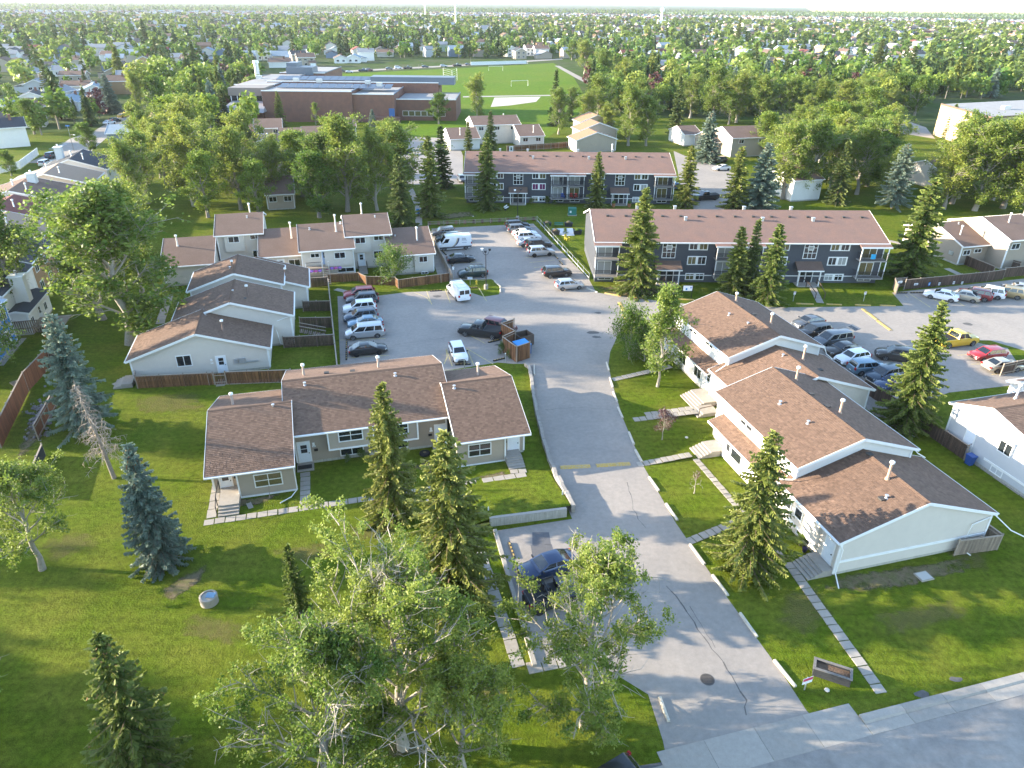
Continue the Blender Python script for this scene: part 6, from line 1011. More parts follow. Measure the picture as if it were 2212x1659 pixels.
# far cars
far = [('suv', t2, 398, 915, LFT, 'navy', 'blue crossover beyond the poplars in the lot behind'), ('suv', t2, 428, 922, LFT, 'silver', 'silver crossover in the lot behind the poplars'), ('sedan', t2, 440, 945, LFT, 'dblue', 'dark blue sedan in the lot behind the poplars'), ('hatch', t2, 820, 1110, TOW, 'grey', 'grey car left of the back apartment block'), ('suv', t3, 312, 995, LFT, 'bronze', 'bronze crossover right of the back apartment block'), ('sedan', t3, 332, 1042, LFT, 'white', 'white sedan right of the back apartment block'), ('pickup', t3, 232, 1222, LFT, 'black', 'black pickup right of the back apartment block'), ('hatch', t3, 35, 1150, AWAY, 'lblue', 'blue car at the corner of the back apartment block'),
 ('sedan', t1, 767, 716, 60, 'yellow', 'yellow taxi, nearer of two on the left street'), ('sedan', t1, 800, 700, 60, 'yellow', 'yellow taxi, farther of two on the left street'), ('sedan', t1, 832, 688, 60, 'white', 'white car beyond the yellow taxis'), ('sedan', t1, 680, 760, 60, 'white', 'white sedan nearest on the left street'), ('hatch', t1, 716, 744, 60, 'navy', 'dark car between the white sedan and the taxis'), ('suv', t1, 322, 964, 80, 'navy', 'blue crossover by the white board fence'), ('suv', t1, 283, 1013, 80, 'silver', 'silver van by the plum coloured bush'),
 ('suv', t2, 72, 440, 5, 'black', 'black car at the left end of the field road'), ('sedan', t2, 118, 446, 5, 'silver', 'silver car second from the left on the field road'), ('pickup', t2, 205, 437, 5, 'dblue', 'dark blue pickup on the field road'), ('suv', t2, 243, 434, 5, 'dred', 'dark red car on the field road'), ('sedan', t2, 366, 425, 5, 'grey', 'grey sedan on the field road'), ('suv', t2, 422, 420, 5, 'white', 'white crossover on the field road'), ('pickup', t2, 482, 421, 5, 'bronze', 'dark pickup beside the white crossover on the field road'), ('sedan', t2, 590, 413, 5, 'navy', 'slate blue sedan on the field road'), ('suv', t2, 706, 410, 5, 'silver', 'silver crossover on the field road'), ('pickup', t2, 790, 406, 5, 'black', 'black pickup at the right of the field road'), ('sedan', t2, 858, 399, 5, 'grey', 'grey car by the white fence end'), ('suv', t2, 685, 322, 5, 'grey', 'grey car on the side street above the field'), ('van_low', t3, 1270, 706, 20, 'white', 'white van beyond the poplars by the tan hall')]
for kd, f, x, y, hd, pc, lab in far: car(kd, *f(x, y), hd, pc, lab, 'cars on the far streets', lod=True, z=.7)
# ================================================================== FENCES
fence('brown board fence in front of the beige gable house', [(-22.0, 77.0), (-14.5, 75.95), (-13.9, 75.85)], 1.5, WOOD, side=-1); fence('brown board fence right of the gate at the beige gable house', [(-12.6, 75.75), (-5.6, 74.6)], 1.5, WOOD, side=-1)
fence('open picket gate in the brown fence before the white door', [(-13.85, 75.83), (-12.65, 75.7)], 1.4, WOOD, gap=.05, name='picket_gate', cap=False)
fence('short brown fence on the left end of the beige gable fence', [(-22.05, 77.05), (-22.4, 79.2)], 1.5, WOODD)
for lab, pts in (('dark board fence across the yards, nearest the lawn by the lot', [(-6.6, 83.9), (-.55, 83.2)]), ('dark board fence across the yards behind the wooden stair', [(-4.6, 89.6), (-.5, 88.8)]), ('dark board fence across the yards beside the second gable', [(-4.2, 95.4), (-.5, 94.7)]), ('dark board fence across the yards nearest the deck stairs', [(-3.0, 104.7), (-.5, 104.6)])): fence(lab, pts, 1.5, WOODD, side=-1)
fence('wood rail fence along the left side of the parking lot', [(-.52, 104.8), (-.52, 73.5)], 1.3, WOODD, side=1, rail=WOODT)
fence('brown board fence with caps under the round bush, left half', [(-.5, 106.2), (4.1, 105.9), (5.1, 104.0), (9.3, 102.6), (9.6, 101.3)], 1.35, WOOD, side=-1); fence('brown board fence with caps under the round bush, right half', [(9.6, 101.3), (16.2, 102.3), (17.6, 102.6)], 1.35, WOOD, side=-1)
fence('brown board fence beside the bays of the upper lot', [P(978, 612), P(930, 520)], 1.4, WOODT, coord=None, side=-1)
fence('low brown rail fence along the top of the upper lot', [P(925, 488), P(1158, 477)], .75, WOOD, coord=None, post_every=3, bw=.5, gap=1.2)
fence('weathered board fence beside the white row gable', [(44.8, 32.3), (48.6, 32.0), (48.4, 36.5)], 1.5, WOODG, side=-1)
fence('dark brown board fence between the lawn strip and the grey house', [(55.9, 57.0), (56.1, 51.0), (56.15, 43.0)], 1.6, WOODD, side=-1); fence('short dark fence at the back of the white row', [(52.2, 55.6), (54.0, 55.9)], 1.5, WOODD); fence('dark fence beyond the brown roof at the right edge', [P(2160, 812), P(2215, 800)], 1.5, WOODD, coord=None)
fence('tall red brown board fence beside the stony yard', [P(3, 968), P(62, 845), P(112, 790)], 2.3, WOODR, coord=None, side=-1, bw=.2, gap=.006); fence('dark fence at the end of the stony yard', [P(112, 790), P(150, 800)], 1.9, WOODD, coord=None); fence('shorter red brown fence below the blue spruce', [P(122, 880), P(84, 952)], 1.7, WOODR, coord=None, side=-1, bw=.2, gap=.006); fence('dark screen panel below the shorter red fence', [P(98, 985), P(60, 1075)], 1.3, mat('dark_mesh_board', (.035, .04, .045), .8), coord=None)
fence('brown board fence with parking signs above the right row', [P(1952, 626), P(2130, 608), P(2165, 603)], 1.6, WOODD, coord=None, side=-1); fence('brown board fence right of the parking signs', [P(2165, 600), P(2290, 588)], 1.6, WOODD, coord=None, side=-1); fence('brown board fence running back beside the tan yard', [P(2143, 597), P(2045, 556)], 1.6, WOODD, coord=None); fence('pale slatted screen at the bin corner left of the signs', [P(1935, 637), P(1929, 622), P(1954, 620)], 1.5, WOODG, coord=None); fence('brown fence between the two tan yards', [P(2120, 565), P(2200, 585)], 1.5, WOODD, coord=None)
fence('brown board fence behind the back apartment roof', [P(1095, 328), P(1190, 322), P(1240, 318)], 1.6, WOOD, coord=None, bw=.3, gap=.01); fence('white board fence at the left yard', [P(0, 375), P(45, 365), P(84, 335)], 1.8, WHITE, coord=None, bw=.3, gap=.01, rail=WHITE); fence('long white fence beyond the playing field', [P(1017, 141.5), P(1140, 138)], 2.2, WHITE, coord=None, bw=1.0, gap=.02, rail=WHITE, post_every=8)
# wire fence on posts along the right of the upper lot
o = empty('wire_fence', P(1160, 480), 0, 'galvanised post and rail fence along the right of the upper lot', 'fence'); pa, pb = P(1160, 480), P(1272, 606); n = 11
for i in range(n+1): q = pa.lerp(pb, i/n)-pa; m = MB(); m.tube([(q.x, q.y, 0), (q.x, q.y, 1.25)], .035, 6); m.build('post', METAL, o)
m = MB(); q = pb-pa; m.tube([(0, 0, .45), (q.x, q.y, .45)], .07, 6); m.tube([(0, 0, 1.15), (q.x, q.y, 1.15)], .02, 5); m.build('rail', METAL, o)
o = empty('yard_stair', W(-4.6, 87.0), TH, 'brown wooden stair down into the yard beside the beige gables', 'stair'); 
for s_ in (0, 1.1): m = MB(); m.bar((0, -s_, 1.9), (3.2, -s_, .9), .07, .09); m.build('stair_rail', WOODT, o); [link('baluster', MB.mesh(_b, 'baluster', WOODD), o) for _b in [(lambda x: (lambda mm: (mm.box(x, x+.1, -s_-.02, -s_+.02, max(0, .9-.31*x), 1.85-.31*x), mm)[1])(MB()))(.1+.24*i) for i in range(13)]]
for i in range(6): m = MB(); m.box(i*.5, i*.5+.45, -1.08, -.02, .95-.17*i, 1.0-.17*i); m.build('stair_tread', WOODT, o)
# dumpster enclosure: zigzag of board screens with two bins
E_ = [P(1144, 773), P(1115.5, 783), P(1086, 761), P(1113, 748), P(1083, 731), P(1110, 722)]
fence('dark brown zigzag board screen round the dumpsters', E_, 2.1, WOOD, coord=None, side=1, rail=WOODT, name='dumpster_screen')
o = empty('dumpster', P(1127, 764), TH+.3, 'dumpster with a bright blue lid inside the board screen', 'dumpster'); m = MB(); m.box(-.9, .9, -.75, .75, .1, 1.35); m.build('bin', mat('dumpster_blue', (.02, .10, .28), .5), o)
for i in (-1, 1): m = MB(); m.hexa([(min(0, i*.92)+.01, -.8, 1.36), (max(0, i*.92)-.01, -.8, 1.36), (max(0, i*.92)-.01, .8, 1.5), (min(0, i*.92)+.01, .8, 1.5), (min(0, i*.92)+.01, -.8, 1.42), (max(0, i*.92)-.01, -.8, 1.42), (max(0, i*.92)-.01, .8, 1.56), (min(0, i*.92)+.01, .8, 1.56)]); m.build('lid', mat('bright_blue_lid', (.02, .25, .60), .4), o)
o = empty('dumpster', P(1131, 744), TH+.3, 'brown open topped dumpster behind the blue lidded one', 'dumpster'); bn = mat('brown_steel', (.10, .075, .06), .6)
for q in ((-1, 1, -.85, -.79), (-1, 1, .79, .85), (-1, -.94, -.78, .78), (.94, 1, -.78, .78)): m = MB(); m.box(*q, .1, 1.5); m.build('side', bn, o)
m = MB(); m.box(-.93, .93, -.78, .78, .1, .16); m.build('floor', bn, o)
# ================================================================== STREET FURNITURE AND SMALL THINGS
def lamp(b, h, lab, arms):
    p = P(*b); o = empty('lamp_post', p, 0, lab, 'lamp post'); m = MB(); m.lathe([(.32, 0), (.32, .65), (.26, .7)], n=12); m.build('base', CONC, o, 40); m = MB(); m.tube([(0, 0, .6), (0, 0, h)], [.075, .055], 8); m.build('pole', BLACK, o)
    for i in range(arms): a = i*2*math.pi/arms+.5; d = Vector((math.cos(a), math.sin(a), 0)); m = MB(); m.tube([(0, 0, h-.2), d*.4+Vector((0, 0, h)), d*.62+Vector((0, 0, h+.5))], .035, 5); m.build('arm', BLACK, o); m = MB(); q = d*.66+Vector((0, 0, h+.55)); m.hexa([(q.x-.14, q.y-.14, q.z-.1), (q.x+.14, q.y-.14, q.z-.1), (q.x+.14, q.y+.14, q.z-.1), (q.x-.14, q.y+.14, q.z-.1), (q.x-.2, q.y-.2, q.z+.18), (q.x+.2, q.y-.2, q.z+.18), (q.x+.2, q.y+.2, q.z+.18), (q.x-.2, q.y+.2, q.z+.18)]); m.build('lamp_head', [BLACK, WHITE][i % 2], o)
lamp((1050, 624), 5.4, 'black three headed lamp post on the grass island by the white van', 3); lamp((1118, 474), 5.2, 'black lamp post on a concrete base above the upper lot', 2); lamp(t2(408, 985), 5.5, 'black lamp post in the lot behind the poplars', 2)
def sign(lab, b, h, w_, hh, mt, txt=None, tc=None, px=True, yaw=0.0, post=METAL, cat='sign', n=1):
    p = P(*b) if px else W(*b); o = empty('sign_post', p, yaw, lab, cat)
    for x in ([0] if n == 1 else [-w_/2+.05, w_/2-.05]): m = MB(); m.box(x-.035, x+.035, -.03, .03, 0, h-.01); m.build('post', post, o)
    m = MB(); m.box(-w_/2, w_/2, -.055, -.032, h-hh, h); q = m.build('sign_board', mt, o)
    if txt:
        for k, (s_, z, c_, sz) in enumerate(txt): lettering(s_, q, (0, -.058, z), (R(90), 0, 0), sz, c_, 'lettering', .001)
    return o, q
SW = mat('sign_white', (.78, .78, .78), .5); BLK = BLACK; SBL = mat('sign_blue', (.03, .20, .50), .5)
o, q = sign('blue and white visitor sign on the lamp island', t5(871, 668), 1.3, .75, .35, SW); m = MB(); m.box(-.3, .3, -.060, -.056, 1.12, 1.22); m.build('blue_panel', SBL, q)
sign('small white notice on the fence end beside the white van', t5(768, 625), 1.9, .3, .5, SW)
for lab, f, x, y in (('white no parking sign on the lawn of the grey apartments, left one', t6, 775, 768), ('white no parking sign on the lawn of the grey apartments, right one', t6, 1212, 768)):
    o, q = sign(lab, f(x, y), 1.5, .32, .45, SW); m = MB(); m.lathe([(.10, 0), (.10, .004)], n=14); me = m.mesh('red_ring', mat('sign_red', (.55, .03, .03), .5)); me.transform(Matrix.Translation((0, -.056, 1.34)) @ Matrix.Rotation(R(90), 4, 'X')); link('red_ring', me, q); m = MB(); m.lathe([(.07, 0), (.07, .006)], n=12); me = m.mesh('ring_centre', SW); me.transform(Matrix.Translation((0, -.057, 1.34)) @ Matrix.Rotation(R(90), 4, 'X')); link('ring_centre', me, q); lettering('P', q, (0, -.066, 1.34), (R(90), 0, 0), .11, BLACK, 'lettering', .001)
o, q = sign('black framed notice board with a white map in front of the nearer grey block', t6(112, 748), 2.0, 1.5, .95, BLACK, n=2, post=BLACK); m = MB(); m.box(-.66, .66, -.06, -.056, 1.13, 1.92); m.build('map_sheet', SW, q); m = MB(); m.box(-.3, -.05, -.064, -.0605, 1.25, 1.55); m.build('blue_print', SBL, q); m = MB(); m.box(.35, .55, -.064, -.0605, 1.5, 1.75); m.build('violet_print', mat('violet_print', (.2, .2, .6), .5), q)
o, q = sign('red and white for rent style lawn sign beside the planter box', u6(845, 935), 1.15, .75, .5, SW, yaw=.35); m = MB(); m.box(-.36, .36, -.060, -.056, .90, 1.14); m.build('red_panel', mat('sign_pink_red', (.55, .06, .12), .5), q)
sign('thin white marker post on the block wall top', u2(1443, 900), 1.0, .12, .4, SW); sign('thin white marker stake on the lawn above the retaining wall', u2(985, 1000), 1.0, .1, .35, SW); sign('small white sign post by the small bay wall', u5(1208, 560), 1.5, .3, .3, SW); sign('thin sign post at the dumpster corner', t5(1090, 1150), 1.3, .15, .15, SW); sign('thin sign post in front of the white hatchback', t5(835, 1190), 1.3, .12, .3, METAL)
# signs on the right fence
pa, pb = P(1952, 626), P(2130, 608)
for i, (x, lab, mt, w_, hh) in enumerate((((503, 1085), 'white notice on the bin screen left of the fence', SW, .75, .35), ((722, 1115), 'white notice on the brown fence, left of the blue sign', SW, .7, .32), ((905, 1112), 'blue accessible parking sign on the brown fence', SBL, .35, .55), ((1042, 1110), 'white stall sign on the brown fence right of the blue one', SW, .35, .45), ((1242, 1095), 'white stall sign on the brown fence, second from the right', SW, .35, .45), ((1357, 1098), 'white stall sign on the brown fence, rightmost', SW, .35, .45))):
    v = ray(*K_(*x)); n_ = Vector((-(pb-pa).y, (pb-pa).x, 0)).normalized(); tt = (pa-CAM-n_*.12).dot(n_)/v.dot(n_); p = CAM+v*tt; ang = math.atan2((pb-pa).y, (pb-pa).x); o = empty('wall_sign', p, ang, lab, 'sign'); m = MB(); m.box(-w_/2, w_/2, -.05, -.03, -hh/2, hh/2); q = m.build('sign_board', mt, o); m = MB(); m.box(-w_*.35, w_*.35, -.054, -.0505, -hh*.15, hh*.1); m.build('print', BLACK if mt is SW else SW, q)
# hydrant, boxes, planters, bins
o = empty('fire_hydrant', t5 and P(*t5(911, 664)), 0, 'yellow fire hydrant on the lamp island', 'hydrant'); m = MB(); m.lathe([(.16, 0), (.16, .08), (.11, .1), (.11, .55), (.14, .57), (.13, .68), (.05, .78)], n=12); m.build('barrel', YP, o, 50); m = MB(); m.tube([(-.2, 0, .45), (.2, 0, .45)], .06, 8); m.build('nozzle', YP, o)
o = empty('transformer_box', P(*t5(1505, 232)), 0, 'green utility box on a white pad before the back block', 'utility box'); m = MB(); m.box(-.8, .8, -.6, .6, .15, 1.5); m.build('cabinet', mat('teal_green', (.03, .17, .13), .5), o); m = MB(); m.box(-.9, .9, -.7, .7, 0, .15); m.build('pad', CONC, o); m = MB(); m.box(-.55, -.2, -.612, -.605, .6, 1.0); m.build('notice', SW, o)
o = empty('planter_box', P(*u6(1010, 850)), -.42, 'large black timber planter with dry soil on the lawn corner by the street', 'planter'); BT = mat('black_timber', (.03, .033, .038), .75, .15, 6)
for a_, b_, c_, d_ in ((-1.35, 1.35, -.55, -.45), (-1.35, 1.35, .45, .55), (-1.35, -1.25, -.449, .449), (1.25, 1.35, -.449, .449)):
    for k in range(3): m = MB(); m.box(a_, b_, c_, d_, .27*k, .27*k+.255); m.build('board', BT, o)
for a_ in ((-1.42, 1.42, -.62, -.42), (-1.42, 1.42, .42, .62), (-1.42, -1.22, -.41, .41), (1.22, 1.42, -.41, .41)): m = MB(); m.box(*a_, .81, .86); m.build('rim_board', mat('worn_grey_timber', (.16, .15, .14), .8, .2, 6), o)
o.scale = (.82, .82, .82); m = MB(); m.box(-1.24, 1.24, -.44, .44, .1, .62); m.build('soil', mat('dry_soil', (.13, .085, .055), .95, .3, 5, bump=.8, bscale=9), o)
o = empty('manhole_cover', P(1528, 1468), 0, 'round cast iron manhole cover in the drive', 'manhole cover'); m = MB(); m.lathe([(.46, .008), (.46, .016), (.43, .018)], n=24); m.build('ring', mat('worn_iron', (.10, .085, .075), .6, .2, 9), o); m = MB(); m.lathe([(.40, .010), (.40, .021)], n=24); m.build('lid', mat('dark_iron', (.055, .05, .045), .6, .3, 14, bump=.8, bscale=40), o)
for i in range(5): m = MB(); m.box(-.3, .3, -.24+.11*i, -.20+.11*i, .0215, .028); m.build('rib', MATS['worn_iron'], o)
o = empty('concrete_well_ring', P(453, 1301), 0, 'short concrete well ring with a blue lid on the lawn', 'well ring'); m = MB(); m.lathe([(.62, 0), (.62, .62), (.56, .66), (.48, .66), (.48, .5)], n=20); m.build('ring', CONC, o, 50); m = MB(); m.lathe([(.47, .52), (.47, .56)], n=16); m.build('cover', CONCW, o); m = MB(); m.box(-.1, .5, -.25, .25, .665, .72); m.build('lid', mat('pale_blue_lid', (.15, .27, .40), .5), o)
o = empty('valve_cover', P(1995, 1246), TH, 'pale square utility cover beside the white row gable', 'utility cover'); m = MB(); m.box(-.55, .55, -.45, .45, 0, .1); m.build('frame', CONC, o); m = MB(); m.box(-.47, .47, -.37, .37, .1, .125); m.build('lid', METAL, o)
o = empty('wheelie_bin', W(56.0, 42.3), TH, 'blue wheeled bin at the end of the dark fence', 'bin'); m = MB(); m.hexa([(-.22, -.27, .06), (.22, -.27, .06), (.22, .27, .06), (-.22, .27, .06), (-.31, -.36, 1.0), (.31, -.36, 1.0), (.31, .36, 1.0), (-.31, .36, 1.0)]); m.build('bin', mat('bin_blue', (.03, .08, .28), .45), o); m = MB(); m.box(-.34, .34, -.4, .38, 1.0, 1.08); m.build('lid', MATS['bin_blue'], o)
for x in (-.2, .2): m = MB(); lath_y(m, [(.12, -.05), (.12, .0)], 0, 1, 10); link('wheel', m.mesh('wheel', RUBBER), o, (x, .3, .12))
o = empty('patio', P(*t5(1435, 338)), 0); o['kind'] = 'structure'; q = [P(*t5(*p))-o.location for p in ((1365, 318), (1508, 315), (1520, 360), (1460, 362), (1385, 345))]; m = MB(); m.prism([(p.x, p.y) for p in q][::-1] if True else q, .0, .06); m.build('slab', mat('pale_patio', (.62, .62, .62), .8), o)
for i, (x, y, lab) in enumerate(((1350, 302, 'black planter tub on the patio, back left'), (1482, 302, 'black planter tub on the patio, back right'), (1402, 352, 'brown planter tub on the patio, front left'), (1538, 350, 'black planter tub on the patio, front right'))):
    o = empty('planter_tub', P(*t5(x, y)), 0, lab, 'planter'); m = MB(); m.hexa([(-.65, -.4, 0), (.65, -.4, 0), (.65, .4, 0), (-.65, .4, 0), (-.8, -.5, .75), (.8, -.5, .75), (.8, .5, .75), (-.8, .5, .75)]); m.build('tub', BT if i != 2 else bn, o); m = MB(); m.lathe([(.45, .7), (.5, .9), (.25, 1.05)], n=9); m.build('plants', MATS['green_leaf'] if i == 3 else DIRT, o)
def bench(p, rz, mt, lab):
    o = empty('bench', p, rz, lab, 'bench'); [MB.build(_m, 'seat_slat', mt, o) for _m in [(lambda y: (lambda mm: (mm.box(-.85, .85, y, y+.12, .42, .46), mm)[1])(MB()))(-.25+.15*i) for i in range(3)]]; [MB.build(_m, 'back_slat', mt, o) for _m in [(lambda z: (lambda mm: (mm.box(-.85, .85, .22, .26, z, z+.12), mm)[1])(MB()))(.55+.16*i) for i in range(2)]]
    for x in (-.7, .7): m = MB(); m.box(x-.03, x+.03, -.22, .21, 0, .415); m.build('leg', BLACK, o)
bench(P(*t5(1422, 305)), 0, MATS['teal_green'], 'dark green bench on the white patio'); bench(P(*t5(1097, 198)), 1.2, WHITE, 'pale bench on the lawn left of the back block entrance')
lawnchair(P(*t5(1472, 388)), .6, YP, 'yellow lawn chair on the grass beside the patio')
for x, y, lab in ((1350, 322, 'small round shrub at the patio corner, upper'), (1362, 338, 'small round shrub at the patio corner, middle'), (1368, 350, 'small round shrub at the patio corner, lower'), (1462, 350, 'green shrub in the middle of the patio edge')): plant('bush', t5(x, y), None, lab, h=.9, wide=.8)
for i, x in enumerate((1762, 1860)): o = empty('flower_pot', P(*t5(x, 182)), 0, ['terracotta pot left of the back block entrance', 'terracotta pot right of the back block entrance'][i], 'pot'); m = MB(); m.lathe([(.28, 0), (.42, .75), (.46, .8), (.4, .8), (.36, .7)], n=12); m.build('pot', mat('terracotta', (.42, .18, .09), .8), o, 50); m = MB(); m.lathe([(.3, .7), (.45, .95), (.3, 1.25), (.05, 1.35)], n=8); m.build('plant', MATS['green_leaf'], o)
o = empty('bag_dispenser', P(*t5(548, 240)), 0, 'small blue dispenser post beside the walk', 'post'); m = MB(); m.box(-.04, .04, -.04, .04, 0, .6); m.build('post', METAL, o); m = MB(); m.box(-.3, .3, -.15, .15, .6, 1.5); m.build('box', SBL, o)
for i, (px, py, lab) in enumerate(((1500, 1437+65, 'white stone on the lawn near the planter box'), (1483, 946, 'white stone on the lawn by the plum leaved tree'), (1022, 468, 'pale rock on the lawn above the upper lot'))):
    if i == 0: px, py = u6(985, 940)
    o = empty('stone', P(px, py), 0, lab, 'stone'); m = MB(); m.lathe([(.08, 0), (.17, .04), (.15, .10), (.06, .14)], n=7); q = m.build('rock', mat('pale_stone', (.6, .55, .47), .9), o)
for lab, pts in (('brown handrail left of the path to the nearer grey block', [P(*t6(812, 655)), P(*t6(855, 680)), P(*t6(912, 755))]), ('brown handrail right of the path to the nearer grey block', [P(*t6(920, 665)), P(*t6(968, 755))]), ('brown handrail right of the left entrance path', [P(*t6(28, 660)), P(*t6(55, 735))]), ('orange brown handrail left of the left entrance path', [P(*t5(2075, 660)), P(*t5(2105, 735))])):
    o = empty('handrail', pts[0], 0, lab, 'railing'); m = MB(); b = pts[0]
    for p, q in zip(pts, pts[1:]): m.bar(p-b+Vector((0, 0, .95)), q-b+Vector((0, 0, .95)), .08, .08)
    m.build('rail', WOODD, o)
    for p in pts: m = MB(); q = p-b; m.box(q.x-.05, q.x+.05, q.y-.05, q.y+.05, 0, .9); m.build('post', WOODD, o)
# debris in the stony yard
RUB = mat('yard_rubble', (.32, .29, .27), .9, .6, 3, c2=(.10, .10, .12), mix_scale=6); m = MB()
for i in range(150): p = P(rnd.gauss(82, 14), rnd.gauss(905, 22)); s_ = rnd.uniform(.08, .3); m.bar(p+Vector((0, 0, s_*.3)), p+Vector((s_*rnd.uniform(-1, 1), s_, s_*.5)), s_, s_*.5)
tag(m.build('rubble', RUB), kind='stuff'); soft_patch([(60, 925), (95, 870), (120, 880), (80, 950), (40, 990)])
o = empty('ground_hatch', P(27, 833), .9, 'grey hatch of two boards on the lawn left of the red fence', 'hatch'); [MB.build(_m, 'board', WOODG, o) for _m in [(lambda x: (lambda mm: (mm.box(x, x+.9, -.8, .8, 0, .15), mm)[1])(MB()))(i*.93) for i in range(2)]]
# yard deck by the white house
o = empty('timber_deck', P(95, 712), TH, 'grey timber deck with slatted rails behind the white house', 'deck'); m = MB(); m.box(-3, 3, -1.5, 2, .9, 1.0); m.build('floor', WOODG, o)
for i in range(24): m = MB(); m.box(-3+i*.25, -2.86+i*.25, -1.5, -1.46, .3, 1.9); m.build('slat', WOODG, o)
m = MB(); m.box(-3, 3, -1.55, -1.4, 1.9, 1.97); m.build('rail', WOODG, o)
# goals, backstop, posts on the field
def goal(a, b, lab):
    p, q = P(*a), P(*b); o = empty('football_goal', p, 0, lab, 'goal', 'goal frames on the playing field'); d = q-p; m = MB(); h_ = 2.6
    m.tube([(0, 0, 0), (0, 0, h_), (d.x, d.y, h_), (d.x, d.y, 0)], .10, 6); m.build('frame', WHITE, o)
goal(t2(986, 440), t2(1074, 440), 'white goal frame at the far side of the field'); goal(t2(1126, 538), t2(1230, 534), 'white goal frame nearer the townhouses')
o = empty('ball_backstop', P(*t2(740, 510)), 0, 'tall wire backstop behind the ball diamond', 'backstop'); pa, pb, pc = P(*t2(705, 498)), P(*t2(760, 515)), P(*t2(790, 500))
for p in (pa, pb, pc): q = p-o.location; m = MB(); m.tube([(q.x, q.y, 0), (q.x, q.y, 6)], .12, 6); m.build('post', METAL, o)
for p, q in ((pa, pb), (pb, pc)):
    m = MB()
    for k in range(7): m.tube([p-o.location+Vector((0, 0, k)), q-o.location+Vector((0, 0, k))], .04, 4)
    m.build('wire_rail', METAL, o)
def tower(a, b, lab, w_=4, wide_base=0):
    p = P(*a); h = height_of(p, *b); o = empty('tower', p, 0, lab, 'tower'); m = MB(); m.tube([(0, 0, 0), (0, 0, h)], [w_*.5, w_*.28], 8); m.build('shaft', WHITE, o); m = MB(); m.lathe([(w_*.6, h*.80), (w_*.7, h*.84), (w_*.7, h*.95), (w_*.4, h*.97)], n=10); m.build('head', SW, o)
    if wide_base: m = MB(); m.box(-w_*1.2, w_*1.2, -w_, w_, 0, h*.42); m.build('base_block', SW, o)
tower((985, 62), (983.5, 0), 'thin white mast on the horizon left of centre', 2.6); tower((919, 40), (918, 2), 'faint slim white mast farther left on the horizon', 4); tower((1427, 62), (1432, 16), 'white stepped tower on the horizon right of centre', 5, 1); tower((2056, 23), (2056, 14), 'pale spire far out by the yellow fields', 6)
def pole(b, top, lab, arm=1.8):
    p = P(*b); h = height_of(p, *top); o = empty('street_light', p, rnd.uniform(-.5, .5), lab, 'street light', 'street lights'); m = MB(); m.tube([(0, 0, 0), (0, 0, h-.6), (arm*.35, 0, h-.1), (arm, 0, h)], [.10, .07, .05, .04], 6); m.build('pole', mat('grey_pole', (.20, .19, .18), .6), o); m = MB(); m.box(arm-.1, arm+.6, -.12, .12, h-.08, h+.06); m.build('lamp_head', METAL, o)
for b, tp, lab in ((t1(543, 778), t1(522, 612), 'curved street light beside the left street'), (t1(460, 938), t1(385, 838), 'leaning street light at the crosswalk'), (t2(552, 432), t2(549, 395), 'yellow marker post on the field road'), (t2(622, 318), t2(628, 250), 'street light by the side street above the field'), (t3(1200, 610), t3(1240, 540), 'curved street light among the poplars at the right'), (t2(874, 400), t2(872, 352), 'thin pole by the white fence')): pole(b, tp, lab)
o = empty('blue_sign', P(*t1(437, 850)), 0, 'small blue street name sign at the left corner', 'sign'); m = MB(); m.tube([(0, 0, 0), (0, 0, 3.4)], .05, 5); m.build('post', METAL, o); m = MB(); m.box(-.6, .6, -.03, .03, 3.0, 3.4); m.build('sign_board', SBL, o)
o = empty('goal_post_pair', P(*t3(1352, 835)), 0, 'two blue posts of the playground by the tan hall', 'posts'); [MB.build(_m, 'post', SBL, o) for _m in [(lambda x: (lambda mm: (mm.tube([(x, 0, 0), (x, 0, 4)], .15, 6), mm)[1])(MB()))(i*1.8) for i in range(2)]]
def inpoly(x, y, q):
    r = False
    for (a, b), (c_, d_) in zip(q, q[1:]+q[:1]):
        if (b > y) != (d_ > y) and x < (c_-a)*(y-b)/(d_-b)+a: r = not r
    return r
